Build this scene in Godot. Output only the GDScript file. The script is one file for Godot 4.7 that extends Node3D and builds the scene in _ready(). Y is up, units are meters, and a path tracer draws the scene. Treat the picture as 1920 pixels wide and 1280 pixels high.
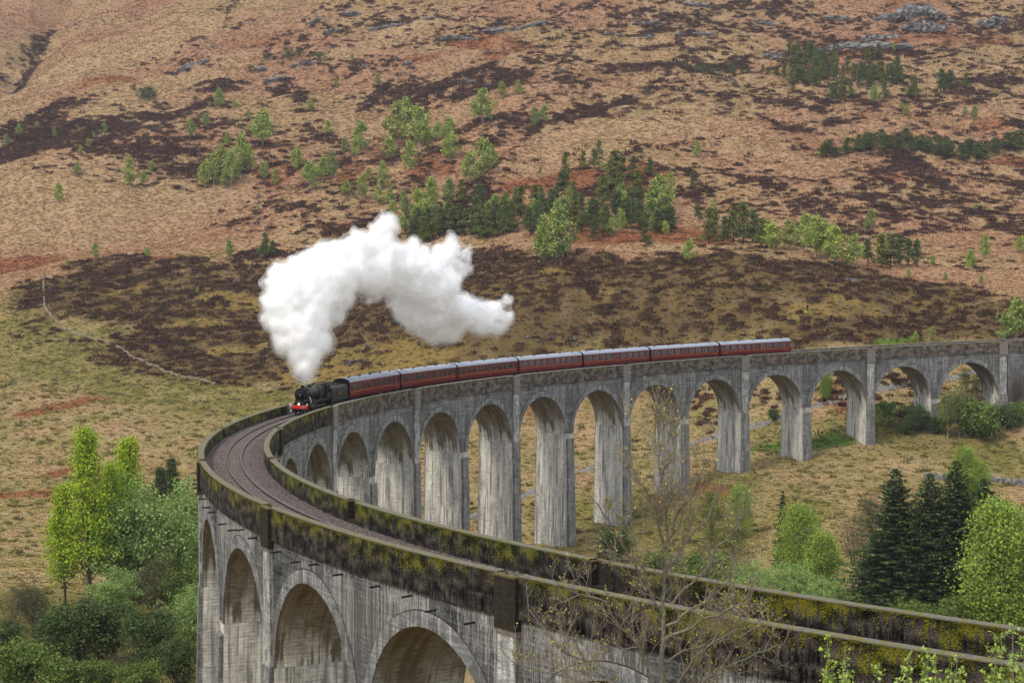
extends Node3D
# A steam train on a curved concrete viaduct below a heather hillside. Metres, y up.

const CAM_Y := 50.0
const HILL_POINTS := [
	24.1, 2.3, -316, 51.04, 9.81, -338, 80.95, 14.49, -355, 96.21, 16.8, -361, 113.42, 22.73, -366, 119.6, 25.78, -372,
	37.22, 7.91, -328, 3.9, -1.61, -290, -9.71, -5.06, -262, -26.1, -1.76, -215, -93.57, 3.78, -290, -81.93, 8.5, -370,
	-119.2, 6.01, -370, -131.11, 16.23, -430, -70.93, 16.02, -415, -62.61, 18.34, -445, -156.54, 33.22, -520, -186.01, 50.09, -580,
	-85.33, 20.99, -455, -116.42, 27.96, -490, -123.46, 37.05, -520, -75.41, 31.24, -490, -163.73, 52.94, -570, -87.54, 58.65, -570,
	-126.72, 56.8, -575, -47.99, 25.34, -448, -23.82, 31.47, -445, 5.89, 39.04, -440, 6.39, 54.06, -478, 6.68, 58.92, -500,
	48.89, 39.29, -430, 54.72, 57.31, -482, 77.22, 42.35, -420, 83.31, 55.47, -462, 102.69, 39.66, -415, 111.24, 50.82, -450,
	131.95, 45.16, -420, 145.97, 53.95, -465, 36.93, 12.48, -408, 48.27, 14.56, -400, 59.56, 15.24, -378, 5.68, 16.7, -424,
	75.98, 22.85, -378, 114.41, 28.86, -384, 5.17, 8.12, -385, -22.79, 16.63, -425, 7.08, 62.46, -530, 7.67, 74.04, -575,
	8.66, 98.78, -650, 9.85, 130.07, -740, 11.1, 167.95, -835, 12.61, 215.53, -950, 16.15, 342.74, -1220, -211.46, 66.61, -660,
	-233.59, 92.66, -730, -252.6, 111.91, -790, -172.33, 82.96, -680, -133.46, 81.15, -690, -140.96, 68.24, -640, -237.59, 128.81, -830,
	-197.49, 162.27, -900, -148.18, 199.83, -970, -258.4, 182.44, -960, -158.75, 231.21, -1040, -325.37, 230.39, -1120, -312.37, 187.96, -1000,
	-331.48, 217.5, -1040, -197.94, 361.94, -1300, -428.98, 373.94, -1350, 169.41, 63.59, -540, 197.39, 86.82, -630, 223.74, 115.52, -715,
	250.02, 149.79, -800, 277.79, 190.41, -890, 293.21, 213.79, -940, 373.37, 337.94, -1200, 97.3, 67.19, -540, 116.02, 98.41, -645,
	136.5, 137.26, -760, 154.26, 177.16, -860, 168.44, 213.79, -940, 216.28, 340.34, -1210, -99.73, 77.18, -650, -111.86, 104.79, -730,
	-66.65, 120.56, -770, -56.33, 87.99, -650, 58, 85.07, -600, 71.39, 130.07, -740, 0, 47, 0, 0, 44, -8,
	20, 37, -25, 53, 33, -43, 4, 29, -45, 25, 22, -66, 2, 8, -92, -30, 4, -90,
	-16, 5, -121, -27, 5, -156, -31, 4, -191, -70, 4, -150, -28, 3, -226, 0, 3, -230,
	60, 6, -160, 30, 14, -100, 70, 24, -70, 90, 30, -40, 85, 31, -30, 110, 10, -150,
	90, 3, -260, -40, 24, -40, -60, 42, 0, 60, 46, 10, 200, 6, -250, 160, 30, -60,
	-120, 4, -280, -140, 20, -60, -150, 8, -150, 150, 3, -330, 200, 14, -380, 330, 30, -420,
	-330, 20, -420, -420, 60, -700, 520, 60, -600, 560, 190, -950, -520, 190, -1000, 600, 300, -1300,
	-600, 310, -1400, 0, 300, -1500]
const HEATHER := [
	-324, -1134, -303, -1019, 4.7, 1, -303, -1019, -301, -960, 5.5, 1, -290, -938, -291, -912, 6.5, 0.8, -316, -991, -308, -1032, 5.7, 0.35,
	-104, -977, -18, -908, 25.0, 0.38, -125, -938, -76, -875, 23.8, 0.42, 95, -894, 165, -921, 20.6, 0.4, 158, -880, 203, -847, 16.0, 0.6,
	25, -923, 87, -871, 23.2, 0.36, -16, -827, 38, -818, 13.7, 0.35, 223, -909, 281, -900, 21.2, 0.4, 74, -740, 237, -757, 18.4, 0.3,
	116, -673, 229, -732, 16.3, 0.28, 62, -615, 105, -582, 22.8, 0.36, 150, -608, 183, -570, 22.3, 0.315, 91, -802, 149, -829, 11.9, 0.4,
	-141, -786, -87, -723, 29.8, 0.486, -221, -852, -141, -786, 27.6, 0.459, -263, -831, -233, -870, 12.3, 1.25, -245, -791, -213, -791, 21.8, 1.08,
	-208, -751, -179, -737, 21.3, 1.215, -231, -818, -219, -822, 9.8, 1.215, -212, -834, -198, -814, 9.7, 1.08, -179, -768, -162, -772, 14.2, 0.81,
	-186, -834, -161, -835, 12.5, 0.945, -158, -753, -147, -722, 15.1, 0.945, -149, -710, -113, -689, 5.4, 1.215, -191, -727, -174, -715, 10.8, 1.08,
	-241, -803, -231, -827, 15.2, 1.25, -240, -775, -194, -728, 12.0, 0.81, -165, -879, -153, -870, 9.1, 1, -128, -873, -110, -828, 7.3, 0.8,
	-191, -926, -176, -931, 8.3, 0.7, -216, -943, -173, -1004, 9.9, 0.5, -66, -821, -35, -817, 13.9, 1, -43, -799, 0, -789, 13.9, 0.9,
	-33, -823, 5, -803, 8.3, 1, -70, -809, -54, -807, 7.4, 0.7, -39, -737, 7, -727, 10.8, 0.8, -7, -694, 47, -745, 9.0, 0.9,
	9, -695, 53, -755, 7.4, 0.9, -23, -698, -47, -701, 8.7, 0.7, -24, -590, 4, -652, 8.3, 1, 26, -591, 39, -610, 6.6, 0.8,
	-64, -708, -39, -693, 13.5, 0.4, 51, -808, 85, -801, 9.0, 0.9, 18, -788, 36, -774, 8.4, 0.8, 91, -802, 119, -815, 5.7, 0.7,
	127, -709, 150, -703, 9.6, 0.8, 75, -612, 107, -619, 9.4, 0.525, 137, -643, 156, -633, 13.8, 0.75, 162, -667, 163, -643, 8.0, 1,
	105, -582, 130, -571, 9.6, 0.525, 135, -588, 138, -565, 11.7, 0.6, 154, -594, 171, -583, 10.2, 0.525, 114, -532, 139, -548, 13.2, 0.6,
	224, -755, 231, -724, 7.6, 0.8, 223, -797, 242, -791, 7.1, 0.9, 134, -705, 149, -721, 7.6, 0.8, 141, -558, 173, -550, 9.9, 0.525,
	86, -758, 131, -728, 18.5, 0.25, 77, -677, 112, -644, 24.8, 0.3, 123, -615, 200, -638, 20.4, 0.2625, 134, -919, 216, -881, 19.8, 0.35,
	-81, -934, 86, -893, 30.4, 0.22, -129, -719, -77, -718, 20.9, 0.3375, -70, -655, -52, -656, 21.5, 0.4, -122, -675, -47, -589, 22.4, 0.35,
	-93, -578, -49, -570, 6.1, 1, -136, -564, -119, -567, 5.5, 0.496, -14, -523, 8, -476, 11.2, 0.62, -2, -493, 21, -446, 6.3, 0.496,
	-71, -532, -133, -523, 3.8, 0.496, -162, -564, -118, -537, 6.5, 0.434, 55, -482, 71, -462, 10.5, 0.558, 89, -443, 119, -424, 5.8, 0.434,
	117, -425, 132, -420, 3.9, 0.434, -68, -568, -47, -538, 6.1, 0.434, 47, -411, 50, -394, 3.0, 0.9, 62, -405, 63, -389, 3.5, 0.7,
	95, -384, 93, -366, 5.4, 0.9, 80, -392, 81, -376, 5.7, 0.8, -173, -549, -146, -508, 4.2, 0.31, -165, -513, -137, -505, 3.4, 0.372]
const KNOLL := [
	-155, -553, -67, -502, 18.1, 0.75, -145, -572, -72, -542, 17.6, 0.6, -109, -494, -50, -465, 21.2, 0.75, -48, -459, 6, -448, 14.9, 0.7,
	-10, -496, 43, -441, 21.0, 0.7, 21, -440, 77, -426, 10.2, 0.65, 52, -454, 106, -428, 20.7, 0.7, 74, -412, 129, -411, 10.9, 0.65,
	-60, -557, -17, -507, 16.5, 0.7, -85, -469, -51, -452, 8.3, 0.6, -55, -512, -9, -458, 30.4, 0.7]
const GREEN := [
	-165, -513, -69, -428, 24.9, 0.7, -167, -556, -171, -544, 6.9, 0.9, -90, -464, -62, -443, 7.0, 0.6, 46, -329, 56, -307, 10.1, 0.6,
	-104, -472, -81, -449, 5.8, 0.8, 15, -324, 34, -301, 13.4, 0.8, 34, -464, 50, -468, 6.7, 0.8, 7, -493, 16, -477, 6.4, 0.6,
	57, -383, 64, -367, 5.5, 0.7, 78, -362, 108, -342, 8.6, 0.6, -71, -220, -43, -213, 21.5, 0.9, 92, -399, 125, -397, 3.0, 0.5,
	20, -427, 35, -377, 2.1, 0.4]
const RUST := [
	-196, -611, -181, -608, 11.4, 0.9, -128, -421, -115, -436, 3.7, 1, -109, -337, -99, -336, 5.4, 1, -104, -360, -102, -365, 3.5, 0.9,
	8, -618, 49, -616, 16.7, 0.8, -62, -716, -36, -669, 20.1, 0.5, 56, -546, 60, -515, 14.2, 0.9, 184, -728, 217, -726, 10.4, 0.9,
	209, -680, 218, -682, 8.5, 0.9, -246, -901, -217, -906, 7.8, 0.6, 183, -861, 260, -880, 20.9, 0.55, -18, -881, 0, -852, 15.3, 0.7,
	39, -329, 41, -321, 2.5, 1, 31, -327, 37, -330, 2.4, 0.9, -120, -733, -73, -689, 15.7, 0.5, 16, -539, 59, -521, 14.1, 0.7,
	76, -378, 79, -367, 2.8, 0.7, 6, -422, 8, -419, 1.6, 0.8, -64, -599, -53, -606, 11.0, 0.4, -137, -577, -122, -581, 5.0, 0.7,
	142, -628, 148, -619, 6.7, 0.7, -55, -871, -34, -862, 7.6, 0.6]
const OCHRE := [
	-61, -457, -23, -437, 8.6, 0.7, -100, -532, -81, -527, 5.7, 0.9, -91, -488, -78, -487, 4.5, 0.8, -108, -512, -93, -513, 3.2, 0.8,
	-138, -543, -128, -545, 4.2, 0.6, -2, -474, 12, -464, 3.8, 0.8, 21, -449, 28, -449, 1.5, 0.7, 73, -420, 95, -417, 5.2, 0.5,
	-128, -583, -105, -583, 8.7, 0.5]
const LUSH := [
	58, -359, 72, -354, 3.4, 1, 92, -402, 99, -402, 1.5, 0.6]
const PALE := [
	-236, -739, -141, -680, 31.8, 0.9, -219, -685, -145, -641, 19.9, 0.9, -208, -694, -134, -691, 11.8, 0.8, -275, -919, -209, -998, 32.0, 0.7,
	-217, -860, -166, -927, 22.2, 0.5, -96, -904, -61, -923, 14.1, 0.5, 23, -681, 80, -709, 21.8, 0.6, 81, -720, 116, -645, 26.5, 0.5,
	0, -629, 22, -672, 11.7, 0.6, 141, -706, 234, -749, 12.4, 0.5, 64, -562, 92, -529, 12.7, 0.5]
# rocks: x, z, width, height, place, order from the left
const ROCK_PLACES := ["on the upper left hillside", "on the middle of the hillside", "on the upper hillside above the steam", "on the upper right hillside", "on the heather knoll above the last coaches", "on the heather knoll behind the train", "on the left pasture", "on the valley floor right of the piers"]
const ROCKS := [
	-285.7, -1089.4, 26.4, 8.2, 0, 4, -118.8, -980.0, 19.0, 6.9, 0, 10, -106.5, -946.3, 11.9, 6.6, 0, 11, -179.0, -962.0, 6.5, 3.9, 0, 6,
	-186.2, -926.2, 26.9, 8.4, 0, 5, -128.9, -871.1, 14.8, 6.1, 0, 8, -116.5, -901.3, 17.5, 5.4, 0, 9, -141.7, -901.5, 8.7, 9.0, 0, 7,
	-110.6, -701.4, 4.7, 2.3, 1, 1, -306.0, -1032.8, 5.0, 7.3, 0, 3, -303.0, -1015.7, 4.4, 6.1, 0, 2, -303.8, -993.7, 6.7, 6.0, 0, 1,
	-304.2, -975.6, 5.7, 4.9, 0, 0, -8.4, -898.4, 32.7, 6.3, 2, 9, 9.7, -887.5, 21.5, 6.2, 2, 10, -73.1, -932.7, 22.6, 5.6, 2, 2,
	-36.0, -887.6, 17.2, 5.3, 2, 5, -22.9, -885.3, 17.2, 5.3, 2, 7, -47.6, -943.8, 27.4, 4.7, 2, 4, 77.6, -881.5, 25.6, 5.3, 2, 15,
	74.1, -864.6, 18.9, 4.3, 2, 14, 53.0, -867.5, 16.8, 3.5, 2, 13, -79.1, -871.4, 8.4, 7.9, 2, 1, -56.4, -865.1, 6.3, 6.5, 2, 3,
	-22.0, -805.6, 7.8, 4.8, 2, 6, -10.9, -796.7, 6.2, 5.6, 2, 8, 24.0, -801.0, 6.2, 4.8, 2, 11, 24.0, -775.3, 7.5, 3.1, 2, 12,
	-2.5, -685.1, 2.3, 1.8, 1, 2, -97.9, -983.4, 19.1, 5.9, 2, 0, 104.6, -927.3, 22.5, 6.5, 3, 0, 142.2, -909.2, 22.0, 6.4, 3, 3,
	220.4, -909.4, 39.7, 20.1, 3, 9, 232.4, -891.5, 30.3, 17.9, 3, 11, 201.9, -880.9, 25.6, 13.3, 3, 7, 237.9, -904.9, 15.4, 13.6, 3, 12,
	269.2, -901.1, 21.8, 11.7, 3, 16, 245.9, -898.9, 13.1, 4.5, 3, 14, 182.7, -859.3, 37.5, 11.2, 3, 6, 195.7, -853.6, 37.2, 10.3, 3, 8,
	98.0, -859.9, 25.0, 5.2, 3, 1, 138.4, -841.5, 26.5, 6.8, 3, 4, 105.5, -779.7, 8.3, 3.9, 3, 2, 209.9, -823.4, 8.8, 4.1, 3, 10,
	227.4, -848.2, 9.0, 4.3, 3, 13, 227.1, -784.0, 5.3, 3.9, 3, 15, 176.9, -647.3, 2.2, 2.6, 1, 3, 191.0, -599.7, 2.8, 3.6, 1, 5,
	184.2, -660.7, 3.1, 1.8, 1, 4, 181.4, -910.8, 26.5, 7.3, 3, 5, 93.7, -438.2, 9.1, 2.1, 4, 7, 86.2, -435.6, 4.7, 1.5, 4, 5,
	83.9, -447.0, 4.2, 1.3, 4, 4, 61.5, -463.9, 5.6, 1.2, 4, 1, 100.5, -427.7, 3.4, 1.7, 4, 9, 96.3, -415.7, 2.8, 1.7, 4, 8,
	100.5, -413.9, 2.2, 1.1, 4, 10, 105.4, -409.2, 5.5, 1.6, 4, 11, 110.2, -403.1, 5.4, 1.2, 4, 12, 120.1, -406.3, 3.0, 1.4, 4, 13,
	124.1, -408.6, 2.7, 0.7, 4, 14, 86.5, -420.0, 1.7, 0.8, 4, 6, 54.9, -435.8, 1.7, 0.7, 4, 0, 61.8, -432.8, 1.7, 1.2, 4, 3,
	60.5, -444.6, 3.9, 0.9, 4, 2, 11.1, -436.4, 1.8, 2.3, 5, 7, 17.1, -435.8, 1.7, 2.9, 5, 8, 7.1, -435.9, 2.3, 1.2, 5, 5,
	4.1, -436.8, 1.8, 1.5, 5, 4, -45.1, -449.1, 5.1, 3.0, 5, 0, -41.0, -453.8, 2.1, 3.0, 5, 1, -21.5, -443.4, 2.1, 2.1, 5, 3,
	-26.3, -447.4, 0.9, 3.3, 5, 2, 8.0, -441.8, 1.2, 0.7, 5, 6, -143.8, -457.6, 2.1, 1.5, 6, 1, -150.3, -496.2, 1.5, 1.0, 6, 2,
	-142.6, -477.9, 1.6, 1.0, 6, 4, -166.3, -556.8, 1.1, 0.7, 6, 3, -160.5, -692.7, 2.8, 1.9, 1, 0, -80.2, -250.8, 2.0, 1.0, 6, 0,
	-97.0, -401.9, 1.3, 1.1, 6, 5, 55.0, -344.9, 1.4, 0.9, 7, 2, 67.1, -345.7, 0.9, 0.7, 7, 4, 65.1, -336.2, 0.9, 0.7, 7, 3,
	86.2, -342.9, 1.8, 0.7, 7, 6, 62.4, -321.0, 1.7, 1.1, 7, 5, 37.6, -329.4, 1.0, 0.7, 7, 0, 47.8, -330.8, 1.1, 0.8, 7, 1]
const TREE_PLACES := ["on the upper left hillside", "in the left hillside clump", "left of the steam", "in the hollow above the steam", "in the belt above the steam", "before the pine wood", "above the pine wood", "beside the pine wood's top", "in the pine wood's left third", "in the pine wood's middle third", "in the pine wood's right third", "among the pines of the wood", "in the knoll's tree belt", "in the knoll's tree belt", "behind the parapet's far end", "in the high wood's left half", "in the high wood's right half", "in the high thin scrub", "in the low right strip", "around the high right wood", "below the upper left crags"]
const TREES_A := [
	-252.6, -800.0, 6.4, 0, 0, 0, -250.0, -811.8, 5.9, 0, 0, 1, -233.6, -816.9, 5.2, 0, 0, 3, -246.1, -829.7, 3.3, 0, 0, 2, -208.1, -815.0, 5.9, 0, 0, 9,
	-150.5, -822.2, 9.9, 0, 0, 15, -153.9, -804.0, 6.5, 0, 0, 14, -155.9, -775.2, 8.7, 0, 0, 13, -135.9, -763.0, 6.7, 0, 0, 16, -129.7, -768.2, 4.9, 0, 0, 18,
	-132.6, -805.0, 4.8, 0, 0, 19, -141.8, -819.6, 4.6, 0, 0, 17, -118.5, -760.3, 15.9, 0, 0, 20, -166.0, -734.8, 4.7, 0, 0, 12, -203.8, -756.3, 4.9, 0, 0, 6,
	-208.1, -796.3, 3.2, 0, 0, 8, -206.2, -779.0, 5.0, 0, 0, 7, -199.0, -731.8, 4.7, 0, 0, 5, -169.9, -709.9, 12.0, 0, 0, 10, -165.1, -717.1, 6.3, 0, 0, 11,
	-194.8, -688.0, 8.3, 0, 0, 4, -136.8, -713.8, 11.5, 0, 1, 0, -133.3, -714.4, 13.2, 0, 1, 1, -130.6, -716.3, 16.1, 0, 1, 2, -125.0, -711.5, 14.3, 0, 1, 4,
	-122.2, -719.0, 16.7, 0, 1, 5, -118.2, -719.8, 12.1, 0, 1, 6, -127.7, -710.8, 8.0, 0, 1, 3, -110.6, -712.5, 7.4, 0, 2, 8, -105.0, -706.3, 6.8, 0, 2, 9,
	-96.5, -713.7, 10.3, 0, 2, 11, -89.3, -705.2, 6.8, 0, 2, 12, -86.4, -682.1, 9.3, 0, 2, 13, -82.2, -694.7, 9.5, 0, 2, 16, -77.8, -690.7, 11.6, 0, 2, 18,
	-80.9, -655.6, 8.9, 0, 2, 15, -93.6, -678.4, 2.7, 0, 2, 10, -104.6, -659.0, 2.6, 0, 2, 7, -101.7, -806.4, 6.5, 0, 2, 14, -88.7, -774.6, 6.8, 0, 2, 17,
	-93.7, -854.3, 4.1, 0, 2, 19, -153.1, -586.3, 5.2, 0, 2, 1, -133.1, -582.7, 3.7, 0, 2, 2, -102.0, -576.5, 6.0, 0, 2, 6, -108.7, -576.0, 2.1, 0, 2, 5,
	-121.5, -577.4, 2.1, 0, 2, 3, -160.5, -576.4, 2.1, 0, 2, 0, -105.7, -536.2, 2.4, 0, 2, 4, -69.7, -747.7, 12.6, 0, 3, 3, -71.1, -728.9, 9.4, 0, 3, 2,
	-52.5, -730.4, 19.3, 0, 3, 6, -54.5, -708.8, 9.7, 0, 3, 5, -40.1, -700.0, 18.5, 0, 3, 9, -27.8, -707.1, 11.9, 0, 3, 12, -26.1, -668.8, 10.7, 0, 3, 13,
	-13.2, -723.7, 14.5, 0, 3, 16, -4.6, -765.6, 7.4, 0, 3, 18, 2.8, -764.3, 6.7, 0, 3, 19, 10.1, -703.5, 7.9, 0, 3, 20, 14.8, -706.1, 7.4, 0, 3, 21,
	-42.2, -663.5, 11.7, 0, 3, 8, -33.1, -640.8, 4.1, 0, 3, 10, -16.2, -622.6, 11.5, 0, 3, 14, -11.8, -630.3, 13.7, 0, 3, 15, -8.7, -639.9, 9.2, 0, 3, 17,
	-78.5, -753.0, 6.6, 0, 3, 0, -70.5, -838.1, 5.4, 0, 3, 4, -89.1, -893.8, 4.3, 0, 3, 1, -49.5, -751.3, 15.1, 0, 3, 7, -33.4, -716.3, 8.6, 0, 3, 11,
	-52.4, -647.3, 10.4, 0, 4, 4, -60.0, -635.6, 9.7, 0, 4, 1, -51.5, -618.4, 7.4, 0, 4, 3, -47.0, -615.3, 5.9, 0, 4, 5, -40.5, -601.7, 8.7, 0, 4, 8,
	-35.6, -596.1, 10.0, 0, 4, 9, -30.4, -600.2, 11.1, 0, 4, 12, -24.0, -603.9, 9.2, 0, 4, 14, -33.2, -579.0, 9.3, 0, 4, 11, -29.4, -578.9, 10.2, 0, 4, 13,
	-43.7, -586.8, 8.5, 0, 4, 6, -39.3, -579.6, 6.0, 0, 4, 7, -33.8, -572.6, 6.0, 0, 4, 10, -66.1, -639.6, 6.2, 0, 4, 0, -58.7, -652.5, 6.3, 0, 4, 2,
	10.0, -489.5, 13.0, 0, 5, 1, 13.5, -485.4, 14.0, 0, 5, 2, 15.6, -485.7, 15.2, 0, 5, 3, 9.5, -488.3, 6.7, 0, 5, 0, 50.8, -525.4, 4.6, 0, 5, 4,
	21.0, -630.4, 8.1, 1, 6, 1, 27.9, -628.6, 7.1, 1, 6, 2, 32.2, -627.6, 7.6, 1, 6, 3, 35.1, -643.4, 6.7, 1, 6, 4, 38.8, -600.2, 14.4, 1, 6, 6,
	42.4, -614.7, 10.4, 1, 6, 7, 46.5, -611.8, 8.8, 1, 6, 8, 45.8, -589.4, 6.1, 1, 6, 9, 53.2, -618.9, 7.0, 1, 6, 10, 11.2, -635.2, 2.5, 1, 6, 0,
	37.1, -601.3, 10.6, 1, 6, 5, 68.1, -604.4, 6.8, 1, 6, 11, 58.1, -585.2, 10.3, 0, 7, 3, 51.4, -560.7, 13.5, 0, 7, 1, 52.5, -552.3, 9.7, 0, 7, 2,
	35.4, -624.6, 4.0, 0, 7, 0, 75.0, -648.7, 6.2, 0, 7, 4, 74.0, -583.8, 3.3, 0, 7, 5, 87.1, -551.0, 3.5, 0, 7, 6, -33.4, -569.6, 10.3, 1, 8, 3,
	-9.5, -548.6, 9.3, 1, 8, 30, -20.6, -555.7, 7.2, 1, 8, 19, -16.3, -551.8, 9.1, 1, 8, 23, -30.1, -571.4, 9.1, 1, 8, 8, -35.6, -566.8, 8.1, 1, 8, 0,
	-6.7, -551.5, 8.3, 1, 8, 35, -6.4, -567.3, 9.4, 1, 8, 36, -30.1, -558.3, 6.8, 1, 8, 7, -36.0, -581.6, 7.7, 1, 8, 1, -25.5, -559.6, 9.6, 1, 8, 11,
	-27.5, -569.0, 9.1, 1, 8, 9, -19.5, -571.6, 7.4, 1, 8, 21, -30.9, -558.6, 8.6, 1, 8, 5, -30.3, -559.4, 6.9, 1, 8, 6, -21.5, -555.4, 7.7, 1, 8, 18,
	-10.2, -555.2, 9.8, 1, 8, 29, -8.1, -546.4, 8.9, 1, 8, 34, -12.3, -561.4, 8.4, 1, 8, 25, -19.9, -554.6, 10.0, 1, 8, 20, -23.5, -567.3, 7.5, 1, 8, 15,
	-18.9, -600.3, 9.0, 1, 8, 22, -13.3, -551.6, 6.6, 1, 8, 24, -24.8, -557.6, 8.0, 1, 8, 12, -32.5, -566.2, 7.2, 1, 8, 4, -22.4, -560.7, 8.8, 1, 8, 17,
	-25.7, -563.2, 9.0, 1, 8, 10, -22.5, -560.1, 9.9, 1, 8, 16, -8.3, -545.3, 7.9, 1, 8, 31, -11.2, -546.7, 8.3, 1, 8, 27, -24.3, -561.3, 8.4, 1, 8, 14,
	-8.3, -554.1, 9.6, 1, 8, 32, -34.8, -569.1, 7.8, 1, 8, 2, -11.3, -587.6, 10.8, 1, 8, 28, -8.4, -562.3, 8.5, 1, 8, 33, -24.5, -558.8, 7.8, 1, 8, 13,
	-12.4, -571.6, 10.2, 1, 8, 26, 21.5, -543.3, 9.3, 1, 9, 29, 23.4, -533.6, 6.8, 1, 9, 32, 8.1, -573.5, 8.9, 1, 9, 14, 18.4, -587.1, 7.9, 1, 9, 25,
	22.2, -576.8, 6.9, 1, 9, 28, -2.2, -582.7, 7.6, 1, 9, 3, -2.7, -563.4, 9.6, 1, 9, 2, 15.1, -567.6, 8.0, 1, 9, 23, 2.1, -576.5, 9.1, 1, 9, 10,
	9.8, -541.5, 7.0, 1, 9, 19, 6.1, -534.1, 9.3, 1, 9, 13, 1.9, -582.2, 8.4, 1, 9, 8, 10.8, -567.4, 7.2, 1, 9, 20, -2.0, -550.4, 9.4, 1, 9, 4,
	-1.9, -554.2, 7.7, 1, 9, 5, 9.2, -545.4, 9.0, 1, 9, 17, 19.1, -587.1, 9.1, 1, 9, 26, -3.3, -557.9, 9.4, 1, 9, 0, 8.5, -549.7, 9.2, 1, 9, 16,
	17.8, -548.3, 8.1, 1, 9, 27, 21.5, -541.5, 8.7, 1, 9, 30, 5.2, -553.2, 7.4, 1, 9, 12, 8.3, -574.6, 7.1, 1, 9, 15, -0.3, -557.9, 8.8, 1, 9, 7,
	2.0, -574.1, 8.4, 1, 9, 9, 15.1, -566.1, 8.9, 1, 9, 24, -2.9, -545.7, 6.6, 1, 9, 1, -0.7, -567.1, 7.6, 1, 9, 6, 3.0, -571.4, 10.5, 1, 9, 11,
	10.2, -570.5, 8.6, 1, 9, 18, 23.7, -550.1, 9.2, 1, 9, 31, 14.0, -566.6, 7.9, 1, 9, 22, 13.5, -559.9, 8.0, 1, 9, 21, 50.0, -541.7, 9.7, 1, 10, 24,
	45.7, -567.6, 7.6, 1, 10, 19, 53.0, -536.1, 7.4, 1, 10, 33, 52.6, -551.3, 9.0, 1, 10, 30, 51.5, -534.8, 7.5, 1, 10, 31, 32.4, -535.6, 6.5, 1, 10, 9,
	37.4, -560.1, 8.8, 1, 10, 11, 53.6, -568.0, 9.6, 1, 10, 25, 47.9, -531.7, 7.6, 1, 10, 22, 45.5, -578.7, 10.5, 1, 10, 17, 49.5, -560.7, 10.1, 1, 10, 21,
	26.6, -526.7, 6.9, 1, 10, 1, 40.6, -555.2, 8.2, 1, 10, 15, 30.4, -529.5, 8.5, 1, 10, 7, 38.3, -574.7, 8.5, 1, 10, 12, 54.3, -555.4, 8.4, 1, 10, 32,
	31.7, -555.0, 7.7, 1, 10, 5, 53.1, -532.1, 8.5, 1, 10, 34, 28.0, -546.1, 9.2, 1, 10, 2, 39.0, -545.7, 9.4, 1, 10, 14, 41.1, -560.5, 9.8, 1, 10, 16,
	43.6, -543.7, 10.0, 1, 10, 18, 52.2, -552.2, 8.5, 1, 10, 26, 32.7, -571.5, 9.7, 1, 10, 6, 32.3, -581.9, 7.6, 1, 10, 4, 27.3, -547.9, 6.7, 1, 10, 0,
	51.1, -538.2, 7.9, 1, 10, 28, 38.7, -546.0, 7.9, 1, 10, 13, 50.3, -531.0, 8.5, 1, 10, 27, 50.9, -533.7, 8.5, 1, 10, 29, 49.1, -539.6, 7.3, 1, 10, 23,
	32.8, -549.1, 6.7, 1, 10, 8, 45.8, -550.7, 6.7, 1, 10, 20, 36.3, -557.0, 8.8, 1, 10, 10, 29.3, -547.5, 8.3, 1, 10, 3, 45.6, -552.1, 7.0, 0, 11, 21,
	41.0, -560.8, 6.8, 0, 11, 19, 39.4, -566.3, 8.6, 0, 11, 17, 26.6, -555.2, 6.7, 0, 11, 13, 32.7, -529.7, 5.9, 0, 11, 14, 7.4, -558.6, 7.4, 0, 11, 8,
	-6.0, -579.1, 7.9, 0, 11, 5, 37.7, -566.6, 6.6, 0, 11, 15, 36.3, -535.1, 7.6, 0, 11, 16, -34.0, -574.0, 9.1, 0, 11, 0, 51.8, -536.7, 5.7, 0, 11, 23,
	40.0, -560.1, 7.9, 0, 11, 18, 47.8, -536.7, 6.0, 0, 11, 22, -9.2, -553.2, 6.2, 0, 11, 4, 19.2, -558.7, 6.3, 0, 11, 11, 20.8, -572.2, 6.3, 0, 11, 12,
	-1.5, -579.9, 6.2, 0, 11, 7]
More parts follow.
